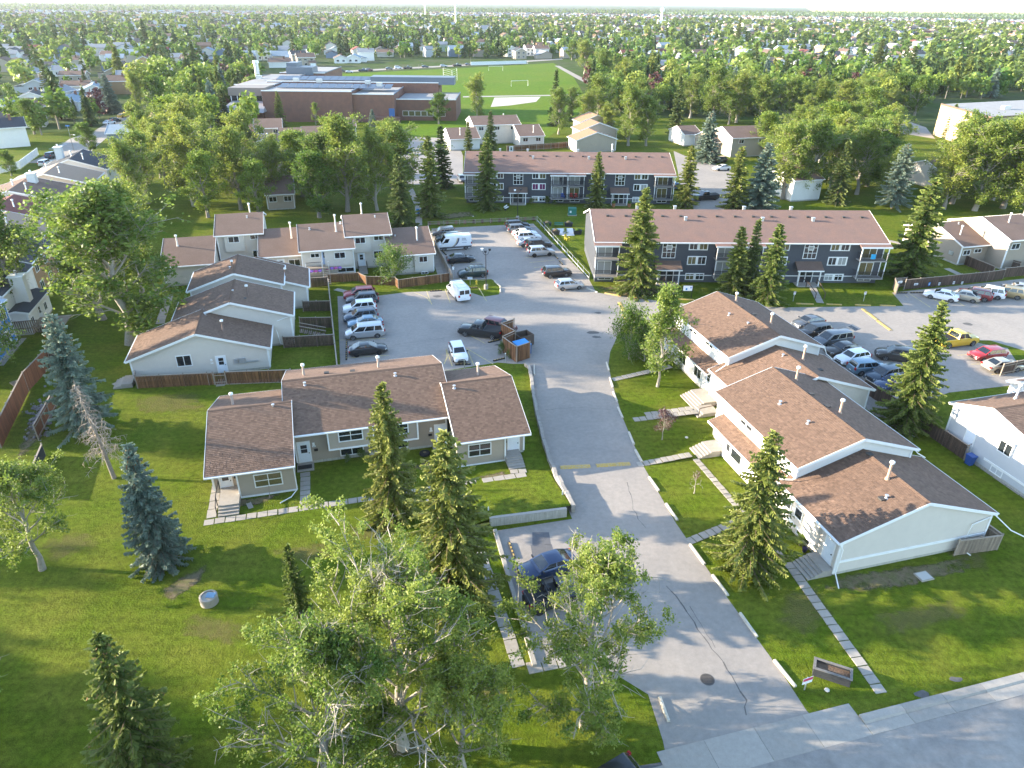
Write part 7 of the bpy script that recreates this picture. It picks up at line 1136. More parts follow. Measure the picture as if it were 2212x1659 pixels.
# ================================================================== TREES ONE CAN POINT AT
G1 = 'spruces on the estate'
TR = [
 ('popA', (871, 1613), (880, 1075), 'large poplar with bare twigs at the bottom centre', 1.0), ('popB', (715, 1720), (690, 1255), 'smaller poplar at the left of the large bottom poplar', .95), ('popC', (1000, 1690), (1020, 1400), 'low poplar at the right foot of the large bottom poplar', .9), ('popB', (1262, 1568), (1312, 1135), 'leaning poplar over the small parking bay beside the drive', .95), ('popC', (92, 1230), (40, 968), 'leafy tree with a pale trunk at the left edge', 1.0),
 ('popD', (283, 742), (230, 415), 'huge poplar with a leaning trunk left of the beige gables', 1.35), ('popE', (222, 690), (195, 430), 'big poplar behind the blue spruce at the left yards', 1.1), ('popD', (310, 640), (290, 400), 'big poplar close behind the beige gables', .85),
 ('popE', (521, 453), (500, 285), 'tall poplar with a forked pale trunk above the beige row', 1.0), ('popD', (420, 445), (400, 262), 'tall poplar between the roofs left of the forked one', 1.0), ('popE', (320, 440), (300, 290), 'broad poplar behind the left edge houses', 1.1), ('popG', (450, 470), (455, 330), 'lower green tree in front of the tall poplars', 1.0), ('popD', (300, 480), (290, 310), 'poplar over the cream stucco house', .9),
 ('popE', (751, 457), (760, 258), 'tall poplar with a thick trunk above the beige row, middle', 1.05), ('popG', (690, 470), (690, 330), 'dark leafy tree left of the thick poplar trunk', 1.15), ('popD', (815, 455), (815, 285), 'poplar right of the thick trunk above the beige row', .8),
 ('bush', (850, 604), (845, 550), 'large round green bush at the beige row fence', 1.05), ('bush', (327, 812), (322, 780), 'small leafy bush at the corner of the beige gable house', .8),
 ('small', (1420, 835), (1425, 622), 'slim broadleaf tree on the lawn right of the drive', .95), ('bush', (1358, 776), (1350, 685), 'tall shrub at the bend of the drive beside the slim tree', .62), ('bush', (1392, 780), (1385, 715), 'low shrub clump between the tall shrub and the slim tree', .7), ('plum', (1430, 950), (1432, 888), 'small plum leaved tree on the lawn right of the drive', 1.0), ('sapling', (1499, 1066), (1506, 1022), 'bare little sapling on the sunlit lawn', 1.0),
 ('spBlueB', (190, 935), (134, 668), 'large blue spruce with brown cones behind the bare tree', 1.0), ('spBlue', (350, 1215), (313, 945), 'pointed blue spruce on the lawn left of the tan row', .88), ('spC', (330, 1690), (280, 1335), 'green spruce at the bottom left on the lawn', .95),
 ('spA', (850, 1118), (845, 824), 'dense spruce in front of the tan row', .95), ('spB', (975, 1300), (1036, 924), 'ragged spruce with a forked side limb before the tan row', 1.12), ('spA', (668, 1440), (672, 1163), 'slender spruce top rising behind the large poplar', .6),
 ('spB', (1611, 1225), (1666, 925), 'ragged spruce before the white row', 1.08), ('spB', (1953, 924), (2053, 650), 'tall spruce between the white row and the grey house', .98), ('spA', (1375, 632), (1399, 405), 'broad spruce at the left half of the nearer grey block', 1.12), ('spE', (1581, 640), (1587, 487), 'yellow green spruce left of three before the grey block', 1.15), ('spD', (1612, 634), (1627, 470), 'dark narrow spruce, middle of three before the grey block', .8), ('spE', (1655, 655), (1690, 483), 'open spruce, right of three before the grey block', 1.15),
 ('spE', (1961, 600), (2000, 380), 'big spruce right of the nearer grey block', 1.3), ('spA', (1052, 452), (1052, 285), 'spruce at the left half of the back block', .95), ('spD', (1060, 335), (1064, 238), 'dark spruce behind the roof of the back block', .9), ('spD', (1012, 335), (1010, 262), 'small dark spruce left of the back block roof', .9), ('spA', (1287, 450), (1292, 327), 'spruce in the middle of the back block', 1.0), ('spE', (1479, 446), (1489, 312), 'spruce at the right end of the back block', 1.1), ('spE', (1583, 452), (1583, 314), 'dense spruce right of the black pickup', 1.2), ('spBlue', (1638, 452), (1631, 305), 'grey green spruce beside the dense one', 1.3), ('spE', (932, 469), (926, 292), 'tall spruce by the walk left of the back block, nearer', 1.0), ('spD', (956, 405), (960, 270), 'tall spruce by the walk left of the back block, farther', 1.0), ('spD', (868, 490), (880, 330), 'dark spruce at the right edge of the poplar group', 1.1), ('spBlue', (1524, 350), (1520, 238), 'pale blue spruce before the white sided row', 1.25), ('spD', (1458, 290), (1465, 162), 'tall narrow spruce at the field corner', .8), ('spD', (1198, 272), (1199, 148), 'thin tall spruce on the field edge', .7), ('spD', (1231, 262), (1234, 196), 'short spruce beside the thin tall one', .8),
 ('spD', (739, 258), (736, 204), 'narrow spruce at the school wall, left of two', .9), ('spD', (765, 258), (762, 204), 'narrow spruce at the school wall, right of two', .9), ('spE', (608, 275), (602, 196), 'spruce at the left corner of the school wall', 1.0), ('spBlue', (807, 292), (807, 235), 'pale blue spruce in front of the school', 1.1), ('small', (683, 270), (681, 222), 'young light green tree at the school wall', 1.0), ('spD', (448, 272), (444, 165), 'tall dark spruce left of the school entrance', 1.1), ('spD', (488, 268), (486, 190), 'second dark spruce left of the school entrance', 1.1), ('spD', (382, 278), (382, 206), 'dark spruce behind the round poplars by the school', 1.0), ('popG', (350, 262), (330, 165), 'leafy poplar at the street end left of the school', .9), ('popD', (305, 262), (300, 160), 'poplar by the yellow taxis', .75), ('popG', (948, 268), (949, 203), 'round tree at the right end of the school', 1.2), ('popD', (1032, 268), (1028, 165), 'tall pale poplar between the school and the field', .8),
 ('spBlue', (243, 245), (240, 158), 'grey blue spruce by the left street', 1.2), ('spD', (108, 202), (100, 126), 'dark spruce among the left bungalows', 1.1), ('spD', (187, 190), (187, 148), 'dark narrow spruce between left bungalows', 1.0), ('spD', (342, 137), (338, 82), 'dark spruce beside the white house above the left street', 1.0), ('spD', (319, 110), (318, 40), 'very tall dark spruce above the left houses', .9), ('popG', (195, 330), (195, 265), 'round tree at the crosswalk corner', 1.2), ('popG', (25, 380), (15, 325), 'round tree behind the white board fence', 1.1), ('popG', (75, 290), (65, 215), 'leafy tree behind the left bungalows', 1.2),
 ('popD', (1206, 290), (1212, 195), 'tall poplar beside the thin spruces on the field edge', .95), ('popE', (1290, 262), (1300, 165), 'spreading poplar with a bare fork at the field edge', 1.2), ('popD', (1357, 315), (1358, 190), 'tall poplar behind the orange brown gables', 1.0), ('popE', (1330, 240), (1330, 160), 'poplar behind the spreading one', 1.0), ('popD', (1395, 315), (1395, 215), 'poplar right of the orange brown gables', 1.0), ('popG', (1235, 130), (1225, 88), 'pale round poplar at the far end of the tree path', 1.3), ('popD', (1262, 160), (1258, 92), 'pale poplar on the tree path, second', 1.2), ('popE', (1300, 190), (1295, 110), 'pale poplar on the tree path, third', 1.2), ('popD', (1345, 200), (1340, 130), 'pale poplar on the tree path, fourth', 1.2)]
for i, (x, y, tp, kd) in enumerate(((1490, 255, 165, 'popD'), (1540, 262, 150, 'popE'), (1590, 265, 158, 'popD'), (1640, 270, 168, 'popE'), (1700, 272, 170, 'popD'), (1760, 275, 172, 'popE'), (1815, 280, 178, 'popD'), (1870, 285, 190, 'popG'), (1470, 215, 150, 'popE'), (1930, 240, 160, 'popG'), (1975, 250, 165, 'popG'))): TR.append((kd, (x, y), (x+2, tp), 'poplar in the long belt of trees right of the playing field', 1.15))
for i, (x, y, tp, kd) in enumerate(((1690, 430, 275, 'popE'), (1745, 425, 262, 'popD'), (1800, 400, 250, 'popE'), (1850, 420, 265, 'popD'), (1730, 360, 240, 'popD'), (1820, 340, 225, 'popE'), (1890, 360, 240, 'popG'))): TR.append((kd, (x, y), (x+2, tp), 'poplar in the grove right of the back apartment block', 1.1))
for i, (x, y, tp, kd) in enumerate(((2055, 440, 262, 'popE'), (2105, 455, 270, 'popD'), (2165, 450, 258, 'popE'), (2215, 470, 265, 'popD'), (2130, 420, 290, 'popD'), (2200, 410, 270, 'popE'), (2240, 430, 250, 'popD'))): TR.append((kd, (x, y), (x+3, tp), 'poplar in the grove below the tan hall', 1.15))
TR += [('spD', (1805, 440), (1805, 300), 'dark spruce in the grove right of the back block', 1.0), ('spBlueB', (1926, 450), (1935, 305), 'blue grey spruce in the grove beside the nearer grey block', 1.2), ('spD', (2046, 300), (2048, 222), 'spruce before the tan hall', 1.0), ('spD', (1625, 162), (1625, 92), 'tall spruce among the white houses at the right', 1.1), ('spD', (1890, 165), (1895, 82), 'dark tall spruce among the right houses', 1.2), ('spD', (2086, 170), (2090, 113), 'dark spruce near the right edge houses', 1.4), ('spD', (1960, 175), (1975, 98), 'dark spruce behind the grove at the right', 1.3), ('spD', (1590, 110), (1603, 35), 'very tall dark columnar tree among the right houses', .7), ('spC', (225, 560), (285, 395), 'half bare spruce among the left poplars', .8), ('popD', (600, 440), (600, 300), 'poplar between the forked poplar and the dark leafy tree', 1.0), ('popE', (360, 400), (350, 275), 'poplar in the back of the left poplar group', 1.0), ('popG', (560, 470), (560, 350), 'leafy tree above the left end of the beige row', 1.0), ('popG', (640, 400), (645, 300), 'leafy tree behind the dark one above the beige row', 1.0), ('popC', (-48, 1560), (-18, 1310), 'leafy tree with bare twigs cut by the left edge', 1.0), ('spD', (300, 550), (315, 420), 'dark spruce beside the half bare one', 1.0), ('popG', (1935, 280), (1930, 232), 'round tree at the playground by the tan hall', 1.1)]
def belt(poly, n, lab, hts, seed, kinds=('popD', 'popE', 'popG', 'popD')):
    r_ = random.Random(seed); k = 0; got = [P(*t[1]) for t in TR]
    for _ in range(4000):
        if k >= n: break
        x, y = r_.uniform(min(q[0] for q in poly), max(q[0] for q in poly)), r_.uniform(min(q[1] for q in poly), max(q[1] for q in poly))
        if not inpoly(x, y, poly): continue
        p = P(x, y)
        if any((p-q).length < 5.5 for q in got): continue
        h = r_.uniform(*hts); tp = sheet(p+Vector((0, 0, h))); TR.append((r_.choice(kinds), (x, y), (x+r_.uniform(-2, 2), tp[1]), lab, r_.uniform(1.0, 1.3))); got.append(p); k += 1
belt([(1440, 225), (1640, 205), (1990, 215), (1985, 262), (1740, 285), (1450, 268)], 20, 'leafy tree filling the belt right of the playing field', (9, 13.5), 1); belt([(1645, 300), (1930, 285), (1925, 440), (1700, 445), (1660, 400)], 13, 'leafy tree filling the grove right of the back block', (11, 15), 2); belt([(2020, 390), (2230, 380), (2230, 470), (2040, 460)], 7, 'leafy tree filling the grove below the tan hall', (12, 16), 3)
belt([(235, 470), (290, 330), (440, 330), (570, 420), (560, 465), (420, 470)], 9, 'leafy tree filling the left poplar group', (12, 16.5), 4); belt([(640, 470), (650, 400), (870, 400), (870, 470)], 5, 'leafy tree filling the middle poplar group', (12, 17), 5); belt([(1195, 215), (1260, 175), (1400, 255), (1380, 320), (1350, 330), (1230, 290)], 8, 'leafy tree filling the corner by the orange brown gables', (9, 13), 6); belt([(1220, 120), (1260, 118), (1440, 215), (1400, 225)], 8, 'leafy tree along the tree path', (9, 13), 8)
gcnt = {}
for t in TR: gcnt[t[3]] = gcnt.get(t[3], 0)+1
seen_ = {}; PLC = 'first second third fourth fifth sixth seventh eighth ninth tenth eleventh twelfth thirteenth fourteenth fifteenth sixteenth seventeenth eighteenth nineteenth twentieth'.split()
for lab0 in [l for l in gcnt if gcnt[l] > 1]:
    ix = sorted([i for i, t in enumerate(TR) if t[3] == lab0], key=lambda i: TR[i][1][0])
    for k, i in enumerate(ix): TR[i] = (*TR[i][:3], lab0+', %s from the left' % PLC[k], TR[i][4])
    gcnt.update({lab0+', %s from the left' % w_: 1 for w_ in PLC})
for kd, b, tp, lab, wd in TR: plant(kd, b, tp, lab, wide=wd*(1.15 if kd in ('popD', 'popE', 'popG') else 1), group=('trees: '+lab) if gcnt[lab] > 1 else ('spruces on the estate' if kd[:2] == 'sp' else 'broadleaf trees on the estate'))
# trees beyond the frame whose shade falls into the picture
for kd, x, y, h in (('popD', -72, 31, 12), ('popE', -60, 24, 14), ('popD', -82, 42, 12), ('popE', -50, 12, 15), ('popD', -72, 60, 15), ('popE', -58, 70, 14), ('popD', -42, 8, 13), ('popE', -66, 88, 16), ('popD', -30, 2, 16), ('popE', -14, 4, 15), ('popD', 0, 6, 13), ('popC', -66, 28, 12), ('popC', -48, 22, 12), ('popC', -39, 19, 12), ('popC', -78, 34, 11), ('popD', -20, 10, 14), ('popC', -34, 12, 12)): plant(kd, None, None, 'poplar standing just outside the left edge of the view', xy=Vector((x, y, 0)), h=h, group='poplars outside the left edge')
# the bare, half dead tree on the lawn
mb = MB(); rg = np.random.default_rng(12); b = P(247, 1033); H_ = height_of(b, 190, 822); mb.tube([(0, 0, -.1), (-.35, .1, H_*.4), (-.8, .2, H_*.75), (-1.0, .2, H_)], [.2, .15, .09, .02], 8); dt = empty('dead_tree', b, 0, 'bare grey conifer with dead twigs leaning on the lawn', 'tree'); mb.build('trunk', BARK, dt, 60); tw = MB(); A = []; B = []
for i in range(80):
    t = .22+.76*i/80; z = H_*t; c0 = Vector((-.35*min(1, t/.4)-.65*max(0, (t-.4)/.6), .15, z)); az = i*2.4; L_ = (2.3*(1-t)+.55)*rg.uniform(.6, 1.1); pts = [c0]; d = Vector((math.cos(az), math.sin(az), .25))
    for k in range(4): d = (d+Vector((0, 0, -.22))+Vector(rg.normal(size=3))*.15).normalized(); pts.append(pts[-1]+d*L_/4)
    tw.tube(pts, [.03, .024, .018, .012, .006], 4, cap=False)
    for k in range(22 if t < .58 else 5):
        f = rg.uniform(.2, 1)*4; a = min(3, int(f)); p = pts[a].lerp(pts[a+1], f-a); A.append(p); B.append(p+Vector(rg.normal(size=3))*.22+Vector((0, 0, -.28)))
tw.build('dead_branches', DEADW, dt); v, f = strips(np.array(A), np.array(B), np.full(len(A), .035), rg, .5); link('twigs', npmesh('twigs', v, f, DEADW), dt)
# ================================================================== THE SUBURB BEYOND
protoH = []
def far_house(w_, d_, ze, ri, garage, seed):
    """parts of one small house type in its own frame: (name, mesh, role, parent index)"""
    rr = random.Random(seed); out = []; oh = .45; T = .16; k = ri/(d_/2+oh)
    m = MB(); zt = ze-T+k*oh*.9; m.extrude([(-w_/2, -d_/2, 0), (-w_/2, d_/2, 0), (-w_/2, d_/2, zt), (-w_/2, 0, ze+ri-T-.05), (-w_/2, -d_/2, zt)], (w_, 0, 0)); out.append(('wall', m.mesh('wall', WSID), 'wall'))
    m = MB(); e = d_/2+oh; X_ = w_/2+.4; m.hexa([(-X_, -e, ze-T), (X_, -e, ze-T), (X_, 0, ze+ri-T), (-X_, 0, ze+ri-T), (-X_, -e, ze), (X_, -e, ze), (X_, 0, ze+ri), (-X_, 0, ze+ri)]); m.hexa([(-X_, 0, ze+ri-T), (X_, 0, ze+ri-T), (X_, e, ze-T), (-X_, e, ze-T), (-X_, 0, ze+ri), (X_, 0, ze+ri), (X_, e, ze), (-X_, e, ze)])
    if garage: g = w_*.22; m.hexa([(w_*.1, -e-3.6, 2.5), (w_*.5+.3, -e-3.6, 2.5), (w_*.5+.3, -e+1, 3.6), (w_*.1, -e+1, 3.6), (w_*.1, -e-3.6, 2.65), (w_*.5+.3, -e-3.6, 2.65), (w_*.5+.3, -e+1, 3.75), (w_*.1, -e+1, 3.75)])
    out.append(('roof', m.mesh('roof', ROOFB), 'roof'))
    m = MB()
    for x in (-X_-.03, X_+.03): m.bar((x, -e, ze-.1), (x, 0, ze+ri-.1), .05, .3); m.bar((x, 0, ze+ri-.1), (x, e, ze-.1), .05, .3)
    for y in (-e-.03, e+.03): m.bar((-X_, y, ze-.1), (X_, y, ze-.1), .05, .25)
    out.append(('fascia', m.mesh('fascia', WHITE), None))
    if garage: m = MB(); m.box(w_*.12, w_*.5, -e-3.4, -d_/2+.05, 0, 2.55); out.append(('garage', m.mesh('garage', WSID), 'wall')); m = MB(); m.box(w_*.16, w_*.46, -e-3.46, -e-3.40, .1, 2.2); out.append(('garage_door', m.mesh('garage_door', WHITE), None))
    m = MB(); m.box(-w_*.2-.35, -w_*.2+.35, .6, 1.4, ze, ze+ri+.9); out.append(('chimney', m.mesh('chimney', BRICK), None))
    wins = []
    for lv in range(1 if ze < 4 else 2):
        for x in (-w_*.34, -w_*.05, w_*.3): wins.append((x, -d_/2, .95+2.7*lv, 0))
        for y in (-d_*.22, d_*.22): wins += [(-w_/2, y, 1.0+2.7*lv, -90), (w_/2, y, 1.0+2.7*lv, 90)]
    return out, wins
for i, a in enumerate(((12, 8.5, 3.1, 1.9, 0), (13.5, 9, 3.2, 2.2, 1), (10, 8.5, 5.4, 2.2, 0), (11, 9, 5.5, 2.4, 1))): protoH.append(far_house(*a, i))
wpal = {'white': WSID, 'cream': CREAM, 'tan': TAN, 'grey': mat('pale_grey_siding', (.5, .51, .52)), 'brown': brst, 'blue': mat('slate_blue_siding', (.14, .19, .26), .7), 'green': mat('sage_siding', (.36, .42, .33), .7), 'orange': mat('orange_stucco', (.52, .34, .17), .8)}
rpal = {'brown': ROOFB, 'charcoal': ROOFD, 'grey': mat('grey_roof', (.22, .235, .25), .9, .15, 4, lap=.08), 'blue grey': mat('blue_grey_roof', (.22, .28, .33), .9, .12, 4, lap=.08), 'orange': mat('orange_tan_roof', (.42, .26, .15), .9, .15, 4, lap=.08), 'red': rd}
def put_house(p, rz, ty, wc, rc, lab, grp, detail=2):
    parts, wins = protoH[ty]; o = empty('suburban_house', (p.x, p.y, 0), rz, lab, 'house', grp)
    for n, me, role in parts:
        if detail == 0 and n not in ('wall', 'roof', 'garage'): continue
        q = link(n, me, o)
        if role: recolor(q, [wpal[wc] if role == 'wall' else rpal[rc]])
    if detail == 2:
        for x, y, z, yw in wins: window(o, x, y, z, yw, 1.5, 1.15, 2, 1)
HL = []
def hs(f, lst, side): HL.extend([(f(x, y), wc, rc, ty, side) for x, y, wc, rc, ty in lst])
hs(t1, [(700, 395, 'white', 'brown', 2), (920, 432, 'orange', 'brown', 2), (905, 352, 'white', 'blue grey', 2), (1010, 348, 'grey', 'blue grey', 0), (460, 405, 'cream', 'brown', 0), (430, 470, 'white', 'grey', 1), (470, 505, 'tan', 'brown', 0), (740, 478, 'tan', 'charcoal', 1), (830, 505, 'blue', 'grey', 1), (1000, 495, 'grey', 'blue grey', 1), (1200, 425, 'white', 'brown', 3), (490, 575, 'cream', 'brown', 0), (370, 615, 'white', 'grey', 0), (600, 600, 'white', 'blue grey', 1), (760, 580, 'brown', 'brown', 2), (590, 655, 'cream', 'charcoal', 0), (460, 678, 'white', 'blue grey', 1), (300, 705, 'tan', 'brown', 1), (150, 785, 'cream', 'charcoal', 1), (222, 645, 'white', 'charcoal', 0), (60, 705, 'cream', 'blue grey', 0), (250, 565, 'grey', 'grey', 1), (205, 485, 'tan', 'grey', 0), (60, 355, 'grey', 'grey', 0), (200, 295, 'white', 'blue grey', 0), (60, 905, 'white', 'charcoal', 2), (965, 812, 'white', 'orange', 0), (840, 880, 'blue', 'blue grey', 0), (1200, 250, 'white', 'blue grey', 0), (1550, 365, 'white', 'blue grey', 1), (1645, 372, 'white', 'grey', 3), (1520, 325, 'cream', 'brown', 0), (1745, 418, 'white', 'brown', 1), (1860, 390, 'tan', 'charcoal', 2), (1905, 412, 'tan', 'brown', 3), (1560, 245, 'white', 'grey', 0), (2120, 390, 'white', 'brown', 0), (380, 210, 'tan', 'brown', 0), (650, 205, 'cream', 'brown', 0), (590, 300, 'white', 'brown', 2), (1120, 120, 'white', 'blue grey', 2)], 'left of the school')
hs(t2, [(150, 388, 'white', 'blue grey', 1), (240, 325, 'blue', 'brown', 2), (345, 352, 'cream', 'brown', 0), (440, 325, 'tan', 'brown', 0), (590, 315, 'white', 'brown', 0), (690, 300, 'blue', 'charcoal', 1), (225, 375, 'white', 'grey', 3), (1120, 350, 'white', 'blue grey', 2), (1175, 365, 'tan', 'charcoal', 2), (1250, 345, 'white', 'brown', 3), (1310, 350, 'white', 'brown', 3), (330, 215, 'brown', 'brown', 0)], 'beyond the playing field')
hs(t2, [(2050, 460, 'white', 'grey', 3), (2195, 412, 'white', 'grey', 2), (1830, 395, 'cream', 'orange', 0), (2070, 255, 'white', 'grey', 2), (1740, 360, 'cream', 'brown', 0), (2110, 500, 'white', 'orange', 2)], 'right of the tree path')
hs(t3, [(100, 490, 'white', 'orange', 2), (105, 400, 'white', 'brown', 2), (330, 390, 'white', 'blue grey', 2), (385, 305, 'white', 'grey', 2), (275, 425, 'grey', 'charcoal', 0), (630, 468, 'white', 'charcoal', 3), (820, 455, 'white', 'grey', 2), (890, 445, 'white', 'brown', 2), (1105, 465, 'cream', 'brown', 2), (1340, 450, 'grey', 'brown', 2), (1395, 420, 'green', 'grey', 2), (1085, 368, 'white', 'brown', 2), (720, 378, 'white', 'grey', 2), (1680, 370, 'brown', 'orange', 0), (1670, 435, 'tan', 'brown', 2), (1455, 250, 'cream', 'orange', 0), (1935, 285, 'white', 'orange', 2), (1920, 350, 'white', 'charcoal', 2), (2165, 440, 'white', 'grey', 2), (1010, 395, 'cream', 'orange', 0), (470, 420, 'grey', 'charcoal', 0), (560, 180, 'white', 'grey', 0), (200, 245, 'tan', 'charcoal', 0)], 'right of the field among the trees')
placed = []; hl_cnt = {}
ord_ = ['', 'second ', 'third ', 'fourth ', 'fifth ', 'sixth ']
def label_house(wc, rc, ty, where): return '%s %s house, %s roof, %s' % ('tall' if ty > 1 else 'low', wc, rc, where)
hl_all = {}
for q, wc, rc, ty, side in HL: hl_all.setdefault(label_house(wc, rc, ty, side), []).append((q, wc, rc, ty))
for lab, lst in hl_all.items():
    lst.sort(key=lambda t: -t[0][1])
    for i, (q, wc, rc, ty) in enumerate(lst):
        p = P(*q); placed.append((p.x, p.y, 11)); put_house(p, TH+rnd.choice((0, math.pi/2, math.pi, -math.pi/2))+rnd.gauss(0, .12), ty, wc, rc, lab+(', nearest such' if len(lst) > 1 and i == 0 else ', %snearest such' % ord_[min(i, 5)] if i else ''), 'houses of the suburb', 2)
# leaf-scale street trees placed by the measured look of each zone
FR = [gen_round(60+i, 420, [LEAFG, LEAFP, LEAFG, LEAFG][i], ls=[.095, .09, .10, .085][i], rx=[.40, .34, .44, .30][i]) for i in range(4)]; FR.append(gen_round(70, 380, LEAFR, ls=.1, rx=.42, base=.1))
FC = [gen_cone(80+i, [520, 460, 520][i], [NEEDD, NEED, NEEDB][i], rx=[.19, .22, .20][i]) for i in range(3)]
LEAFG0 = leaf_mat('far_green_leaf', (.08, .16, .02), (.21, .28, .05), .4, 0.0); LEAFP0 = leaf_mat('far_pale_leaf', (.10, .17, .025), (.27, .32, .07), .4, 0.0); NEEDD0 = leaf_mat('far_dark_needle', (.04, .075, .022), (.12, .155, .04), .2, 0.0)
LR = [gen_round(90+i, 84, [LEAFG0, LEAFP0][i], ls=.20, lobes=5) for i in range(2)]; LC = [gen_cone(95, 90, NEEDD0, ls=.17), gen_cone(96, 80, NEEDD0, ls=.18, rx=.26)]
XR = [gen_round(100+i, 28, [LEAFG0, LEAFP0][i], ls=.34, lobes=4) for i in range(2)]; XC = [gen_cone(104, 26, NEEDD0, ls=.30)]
rs = random.Random(11)
ST_L = [(40, 370), (105, 325), (145, 296), (200, 278), (255, 246), (300, 228), (345, 250), (310, 282), (232, 304), (195, 336), (175, 360)]; ST_R = [(1860, 250), (1930, 245), (2230, 200), (2230, 340), (1950, 300)]
def zone_ok(p):
    x, y = sheet(p)
    if p.y < 120: return False
    if 560 < x < 1275 and y > 126+max(0, (700-x)*.06) and y < 420: return False
    if x < 560: return y < 300 and not inpoly(x, y, ST_L)
    if x > 1275: return y < (250 if x < 1980 else 215) and not inpoly(x, y, ST_R)
    return y < 300
grid = {}
def free(x, y, r):
    c = (int(x//24), int(y//24))
    for i in (-1, 0, 1):
        for j in (-1, 0, 1):
            for (a, b, q) in grid.get((c[0]+i, c[1]+j), ()):
                if (a-x)**2+(b-y)**2 < (r+q)**2: return False
    return True
def mark(x, y, r): grid.setdefault((int(x//24), int(y//24)), []).append((x, y, r))
for x, y, r in placed: mark(x, y, 7.5)
# houses on street grids
cand = []
for i in range(-70, 120):
    for j in range(8, 130):
        a, b = i*19+(j % 2)*4, j*33+(9 if j % 2 else 0); p = W(a+rs.gauss(0, 1.2), b+rs.gauss(0, 1.2)); d = (p-CAM).length; x, y = sheet(p)
        if d > 2600 or x < -60 or x > 2272 or not zone_ok(p): continue
        if rs.random() < .12 or y > (176 if x < 600 else 156): continue
        cand.append((d, p))
cand.sort(key=lambda t: t[0]); nh = 0; FHv = []; FHf = []; FHt = []
wk = ['white']*5+['cream']*3+['tan']*3+['grey']*2+['blue', 'brown', 'green']; rk = ['brown']*5+['charcoal']*3+['grey']*4+['blue grey']*3+['orange']*2+['red']
wcol = mat('far_house', (.5, .5, .5)); 
far_h = [[], []]
for d, p in cand:
    if not free(p.x, p.y, 7.5): continue
    mark(p.x, p.y, 7.5); wc, rc = rs.choice(wk), rs.choice(rk); ty = rs.choice((0, 0, 1, 2, 3)); rz = TH+rs.choice((0, math.pi/2, math.pi, -math.pi/2))+rs.gauss(0, .06)
    if nh < 170:
        x, y = sheet(p); zone = 'left' if x < 740 else 'middle' if x < 1480 else 'right'; lab = '%s house with a %s roof among trees in the %s of the far suburb' % (wc, rc, zone); put_house(p, rz, ty, wc, rc, lab, 'far houses: '+lab, 1 if d < 480 else 0)
    else: far_h[0].append((p, rz, ty, wc, rc))
    nh += 1
# the remaining far houses: real little houses, joined by colour of wall and roof
def join_houses(lst):
    bag = {}
    for p, rz, ty, wc, rc in lst:
        c_, s_ = math.cos(rz), math.sin(rz); w_, d_, ze, ri = ((12, 8.5, 3.1, 2.0), (13.5, 9, 3.2, 2.3), (10, 8.5, 5.4, 2.3), (11, 9, 5.5, 2.5))[ty]
        def tr(q): return (p.x+q[0]*c_-q[1]*s_, p.y+q[0]*s_+q[1]*c_, q[2])
        mw = bag.setdefault(('w', wc), MB()); mr = bag.setdefault(('r', rc), MB()); a, b = w_/2, d_/2
        for pl in (((-a, -b), (a, -b)), ((a, b), (-a, b))): mw.poly([tr((*pl[0], 0)), tr((*pl[1], 0)), tr((*pl[1], ze)), tr((*pl[0], ze))])
        for x, sg in ((-a, 1), (a, -1)): mw.poly([tr(q) for q in ((x, b*sg, 0), (x, -b*sg, 0), (x, -b*sg, ze), (x, 0, ze+ri-.1), (x, b*sg, ze))])
        e = b+.4; x = a+.4; mr.poly([tr(q) for q in ((-x, -e, ze-.15), (x, -e, ze-.15), (x, 0, ze+ri), (-x, 0, ze+ri))]); mr.poly([tr(q) for q in ((x, e, ze-.15), (-x, e, ze-.15), (-x, 0, ze+ri), (x, 0, ze+ri))])
    return bag
bag = join_houses(far_h[0]); fh = MB(); mats_ = []; 
for (kd, cn), mb in bag.items():
    mi = len(mats_); mats_.append((wpal if kd == 'w' else rpal)[cn]); off = len(fh.v); fh.v += mb.v; fh.f += [[i+off for i in f] for f in mb.f]; fh.m += [mi]*len(mb.f)
if fh.f: tag(fh.build('distant_houses', mats_), kind='stuff')
# trees of the suburb
LAB = {}
def zone_name(x): return 'left' if x < 560 else 'left middle' if x < 1000 else 'right middle' if x < 1480 else 'right'
spots = []
def scatter(d0, d1, n, rmin):
    k = 0
    for _ in range(n*6):
        if k >= n: break
        ang = rs.uniform(-.68, .68); d = math.sqrt(rs.uniform(d0*d0, d1*d1)); p = Vector((d*math.tan(ang)*.98, d, 0))
        if rs.random() < .0: continue
        if not zone_ok(p): continue
        x, y = sheet(p)
        if (x < 335 and 125 < y and rs.random() < .88) or (1390 < x < 2000 and 120 < y < 180 and rs.random() < .6) or (335 < x < 690 and 110 < y < 165 and rs.random() < .5): continue
        r = rmin*rs.uniform(.8, 1.3)
        if not free(p.x, p.y, r): continue
        mark(p.x, p.y, r); spots.append(p); k += 1
scatter(150, 330, 420, 2.6); scatter(300, 520, 900, 2.3); scatter(500, 900, 2100, 2.3); n1 = len(spots); scatter(880, 1800, 4200, 2.6); scatter(1750, 4200, 5500, 5)
spots.sort(key=lambda p: (p-CAM).length)
nd = nc = 0; stuff = {}
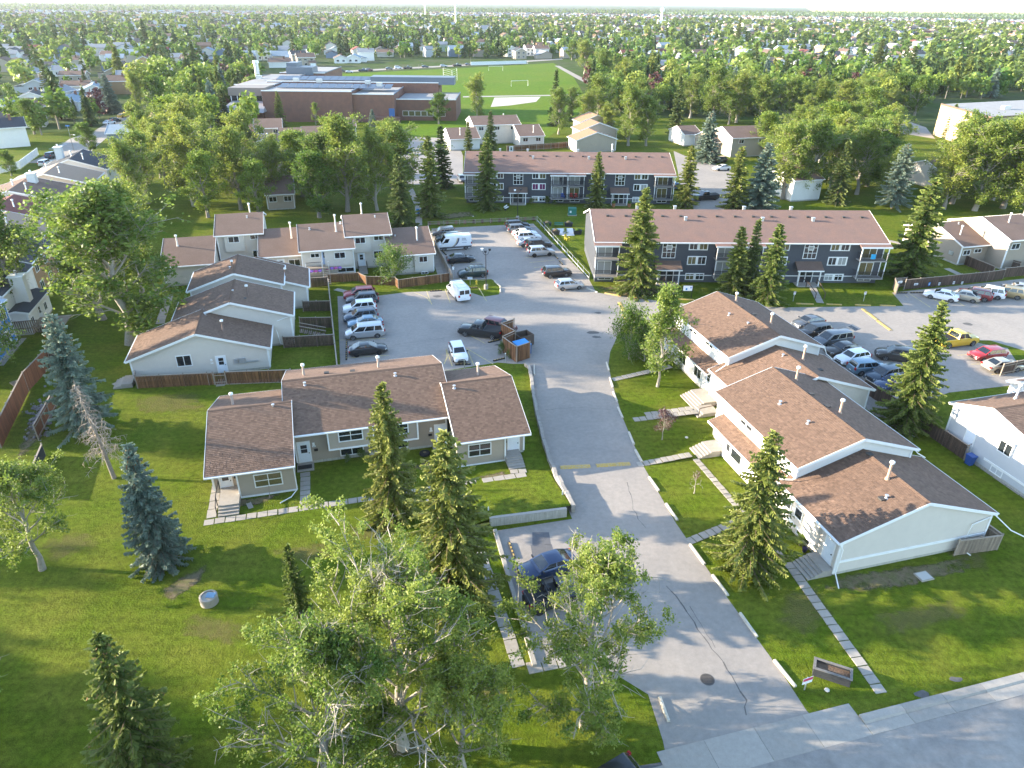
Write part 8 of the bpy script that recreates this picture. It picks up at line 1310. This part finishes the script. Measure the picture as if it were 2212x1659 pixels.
for p in spots:
    x, y = sheet(p); d = (p-CAM).length; con = rs.random() < (.46 if x < 900 else .38); s = min(15, max(4.5, rs.gauss(9.6, 2.6))) if not con else min(18, max(5, rs.gauss(11, 3.2)))
    if d > 1800: s *= .85
    rz = rs.uniform(0, 6.28); wd = rs.uniform(.85, 1.25)
    if con and nc < 240 or (not con) and nd < 230:
        if con: v_ = rs.choice((0, 0, 0, 1, 1, 2)); me = FC[v_]; nc += 1; kind_ = ['dark green spruce', 'yellow green spruce', 'blue grey spruce'][v_]
        else: v_ = rs.choice((0, 1, 2, 3, 0, 1, 2, 3, 0, 1, 2, 3, 4)); me = FR[v_]; nd += 1; kind_ = ['broad green tree', 'pale leafy tree', 'wide round tree', 'upright leafy tree', 'plum leaved tree'][v_]
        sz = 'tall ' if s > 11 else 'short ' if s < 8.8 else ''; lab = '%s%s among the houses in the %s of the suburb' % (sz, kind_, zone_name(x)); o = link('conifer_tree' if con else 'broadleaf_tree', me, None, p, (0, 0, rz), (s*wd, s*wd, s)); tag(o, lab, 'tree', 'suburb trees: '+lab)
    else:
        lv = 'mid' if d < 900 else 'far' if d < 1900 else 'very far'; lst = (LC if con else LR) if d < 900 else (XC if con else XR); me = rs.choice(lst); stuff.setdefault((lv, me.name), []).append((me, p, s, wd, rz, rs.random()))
def join_trees(name, items):
    by = {}
    V = []; F = []; M_i = []; T_ = []; mats_ = []; off = 0
    for (me, lst) in items:
        nv = len(me.vertices); co = np.empty(nv*3, np.float32); me.vertices.foreach_get('co', co); co = co.reshape(-1, 3); nf = len(me.polygons); li = np.empty(nf*4, np.int32); me.loops.foreach_get('vertex_index', li); li = li.reshape(-1, 4); mi = np.empty(nf, np.int32); me.polygons.foreach_get('material_index', mi); tt = np.empty(nf, np.float32); me.attributes['tint'].data.foreach_get('value', tt); base = len(mats_); mats_ += list(me.materials)
        for (_, p, s, wd, rz, rn) in lst:
            c_, s_ = math.cos(rz), math.sin(rz); q = co*np.array([s*wd, s*wd, s], np.float32); V.append(np.stack([q[:, 0]*c_-q[:, 1]*s_+p.x, q[:, 0]*s_+q[:, 1]*c_+p.y, q[:, 2]], 1)); F.append(li+off); M_i.append(mi+base); T_.append(np.clip(tt*.7+rn*.9-.32, 0, 1)); off += nv
    if V: tag(link(name, npmesh(name, np.concatenate(V), np.concatenate(F), mats_, np.concatenate(T_), np.concatenate(M_i))), kind='stuff')
for lv, nm in (('mid', 'suburb_woods'), ('far', 'far_woods'), ('very far', 'horizon_woods')): join_trees(nm, [(v[0][0], v) for k, v in stuff.items() if k[0] == lv])
# garden shrubs by the walls
for f, x, y, h_, lab in ((u2, 200, 640, .8, 'low shrub by the lower window of the tan row'), (u2, 110, 660, .6, 'small flowering plant by the lower window of the tan row'), (u2, 250, 610, 1.0, 'leafy shrub beside the spruce at the tan row'), (t6, 85, 1190, 1.6, 'tall perennial at the porch of the white row'), (u3, 815, 1180, .9, 'red flowered shrub at the gable end door of the white row'), (t5, 1350, 160, 1.2, 'shrub bed left of the red chairs at the back block'), (t5, 1395, 165, 1.0, 'shrub bed below the red chairs at the back block'), (t5, 1250, 160, .9, 'low shrubs beside the back block entrance'), (t5, 1070, 1090, 1.1, 'weedy shrub at the dumpster screen, left'), (t5, 1120, 1118, .9, 'weedy shrub at the dumpster screen, right'), (t5, 30, 640, .7, 'green clump at the deck stair foot')): plant('bush', f(x, y), None, lab, h=h_, wide=.8)
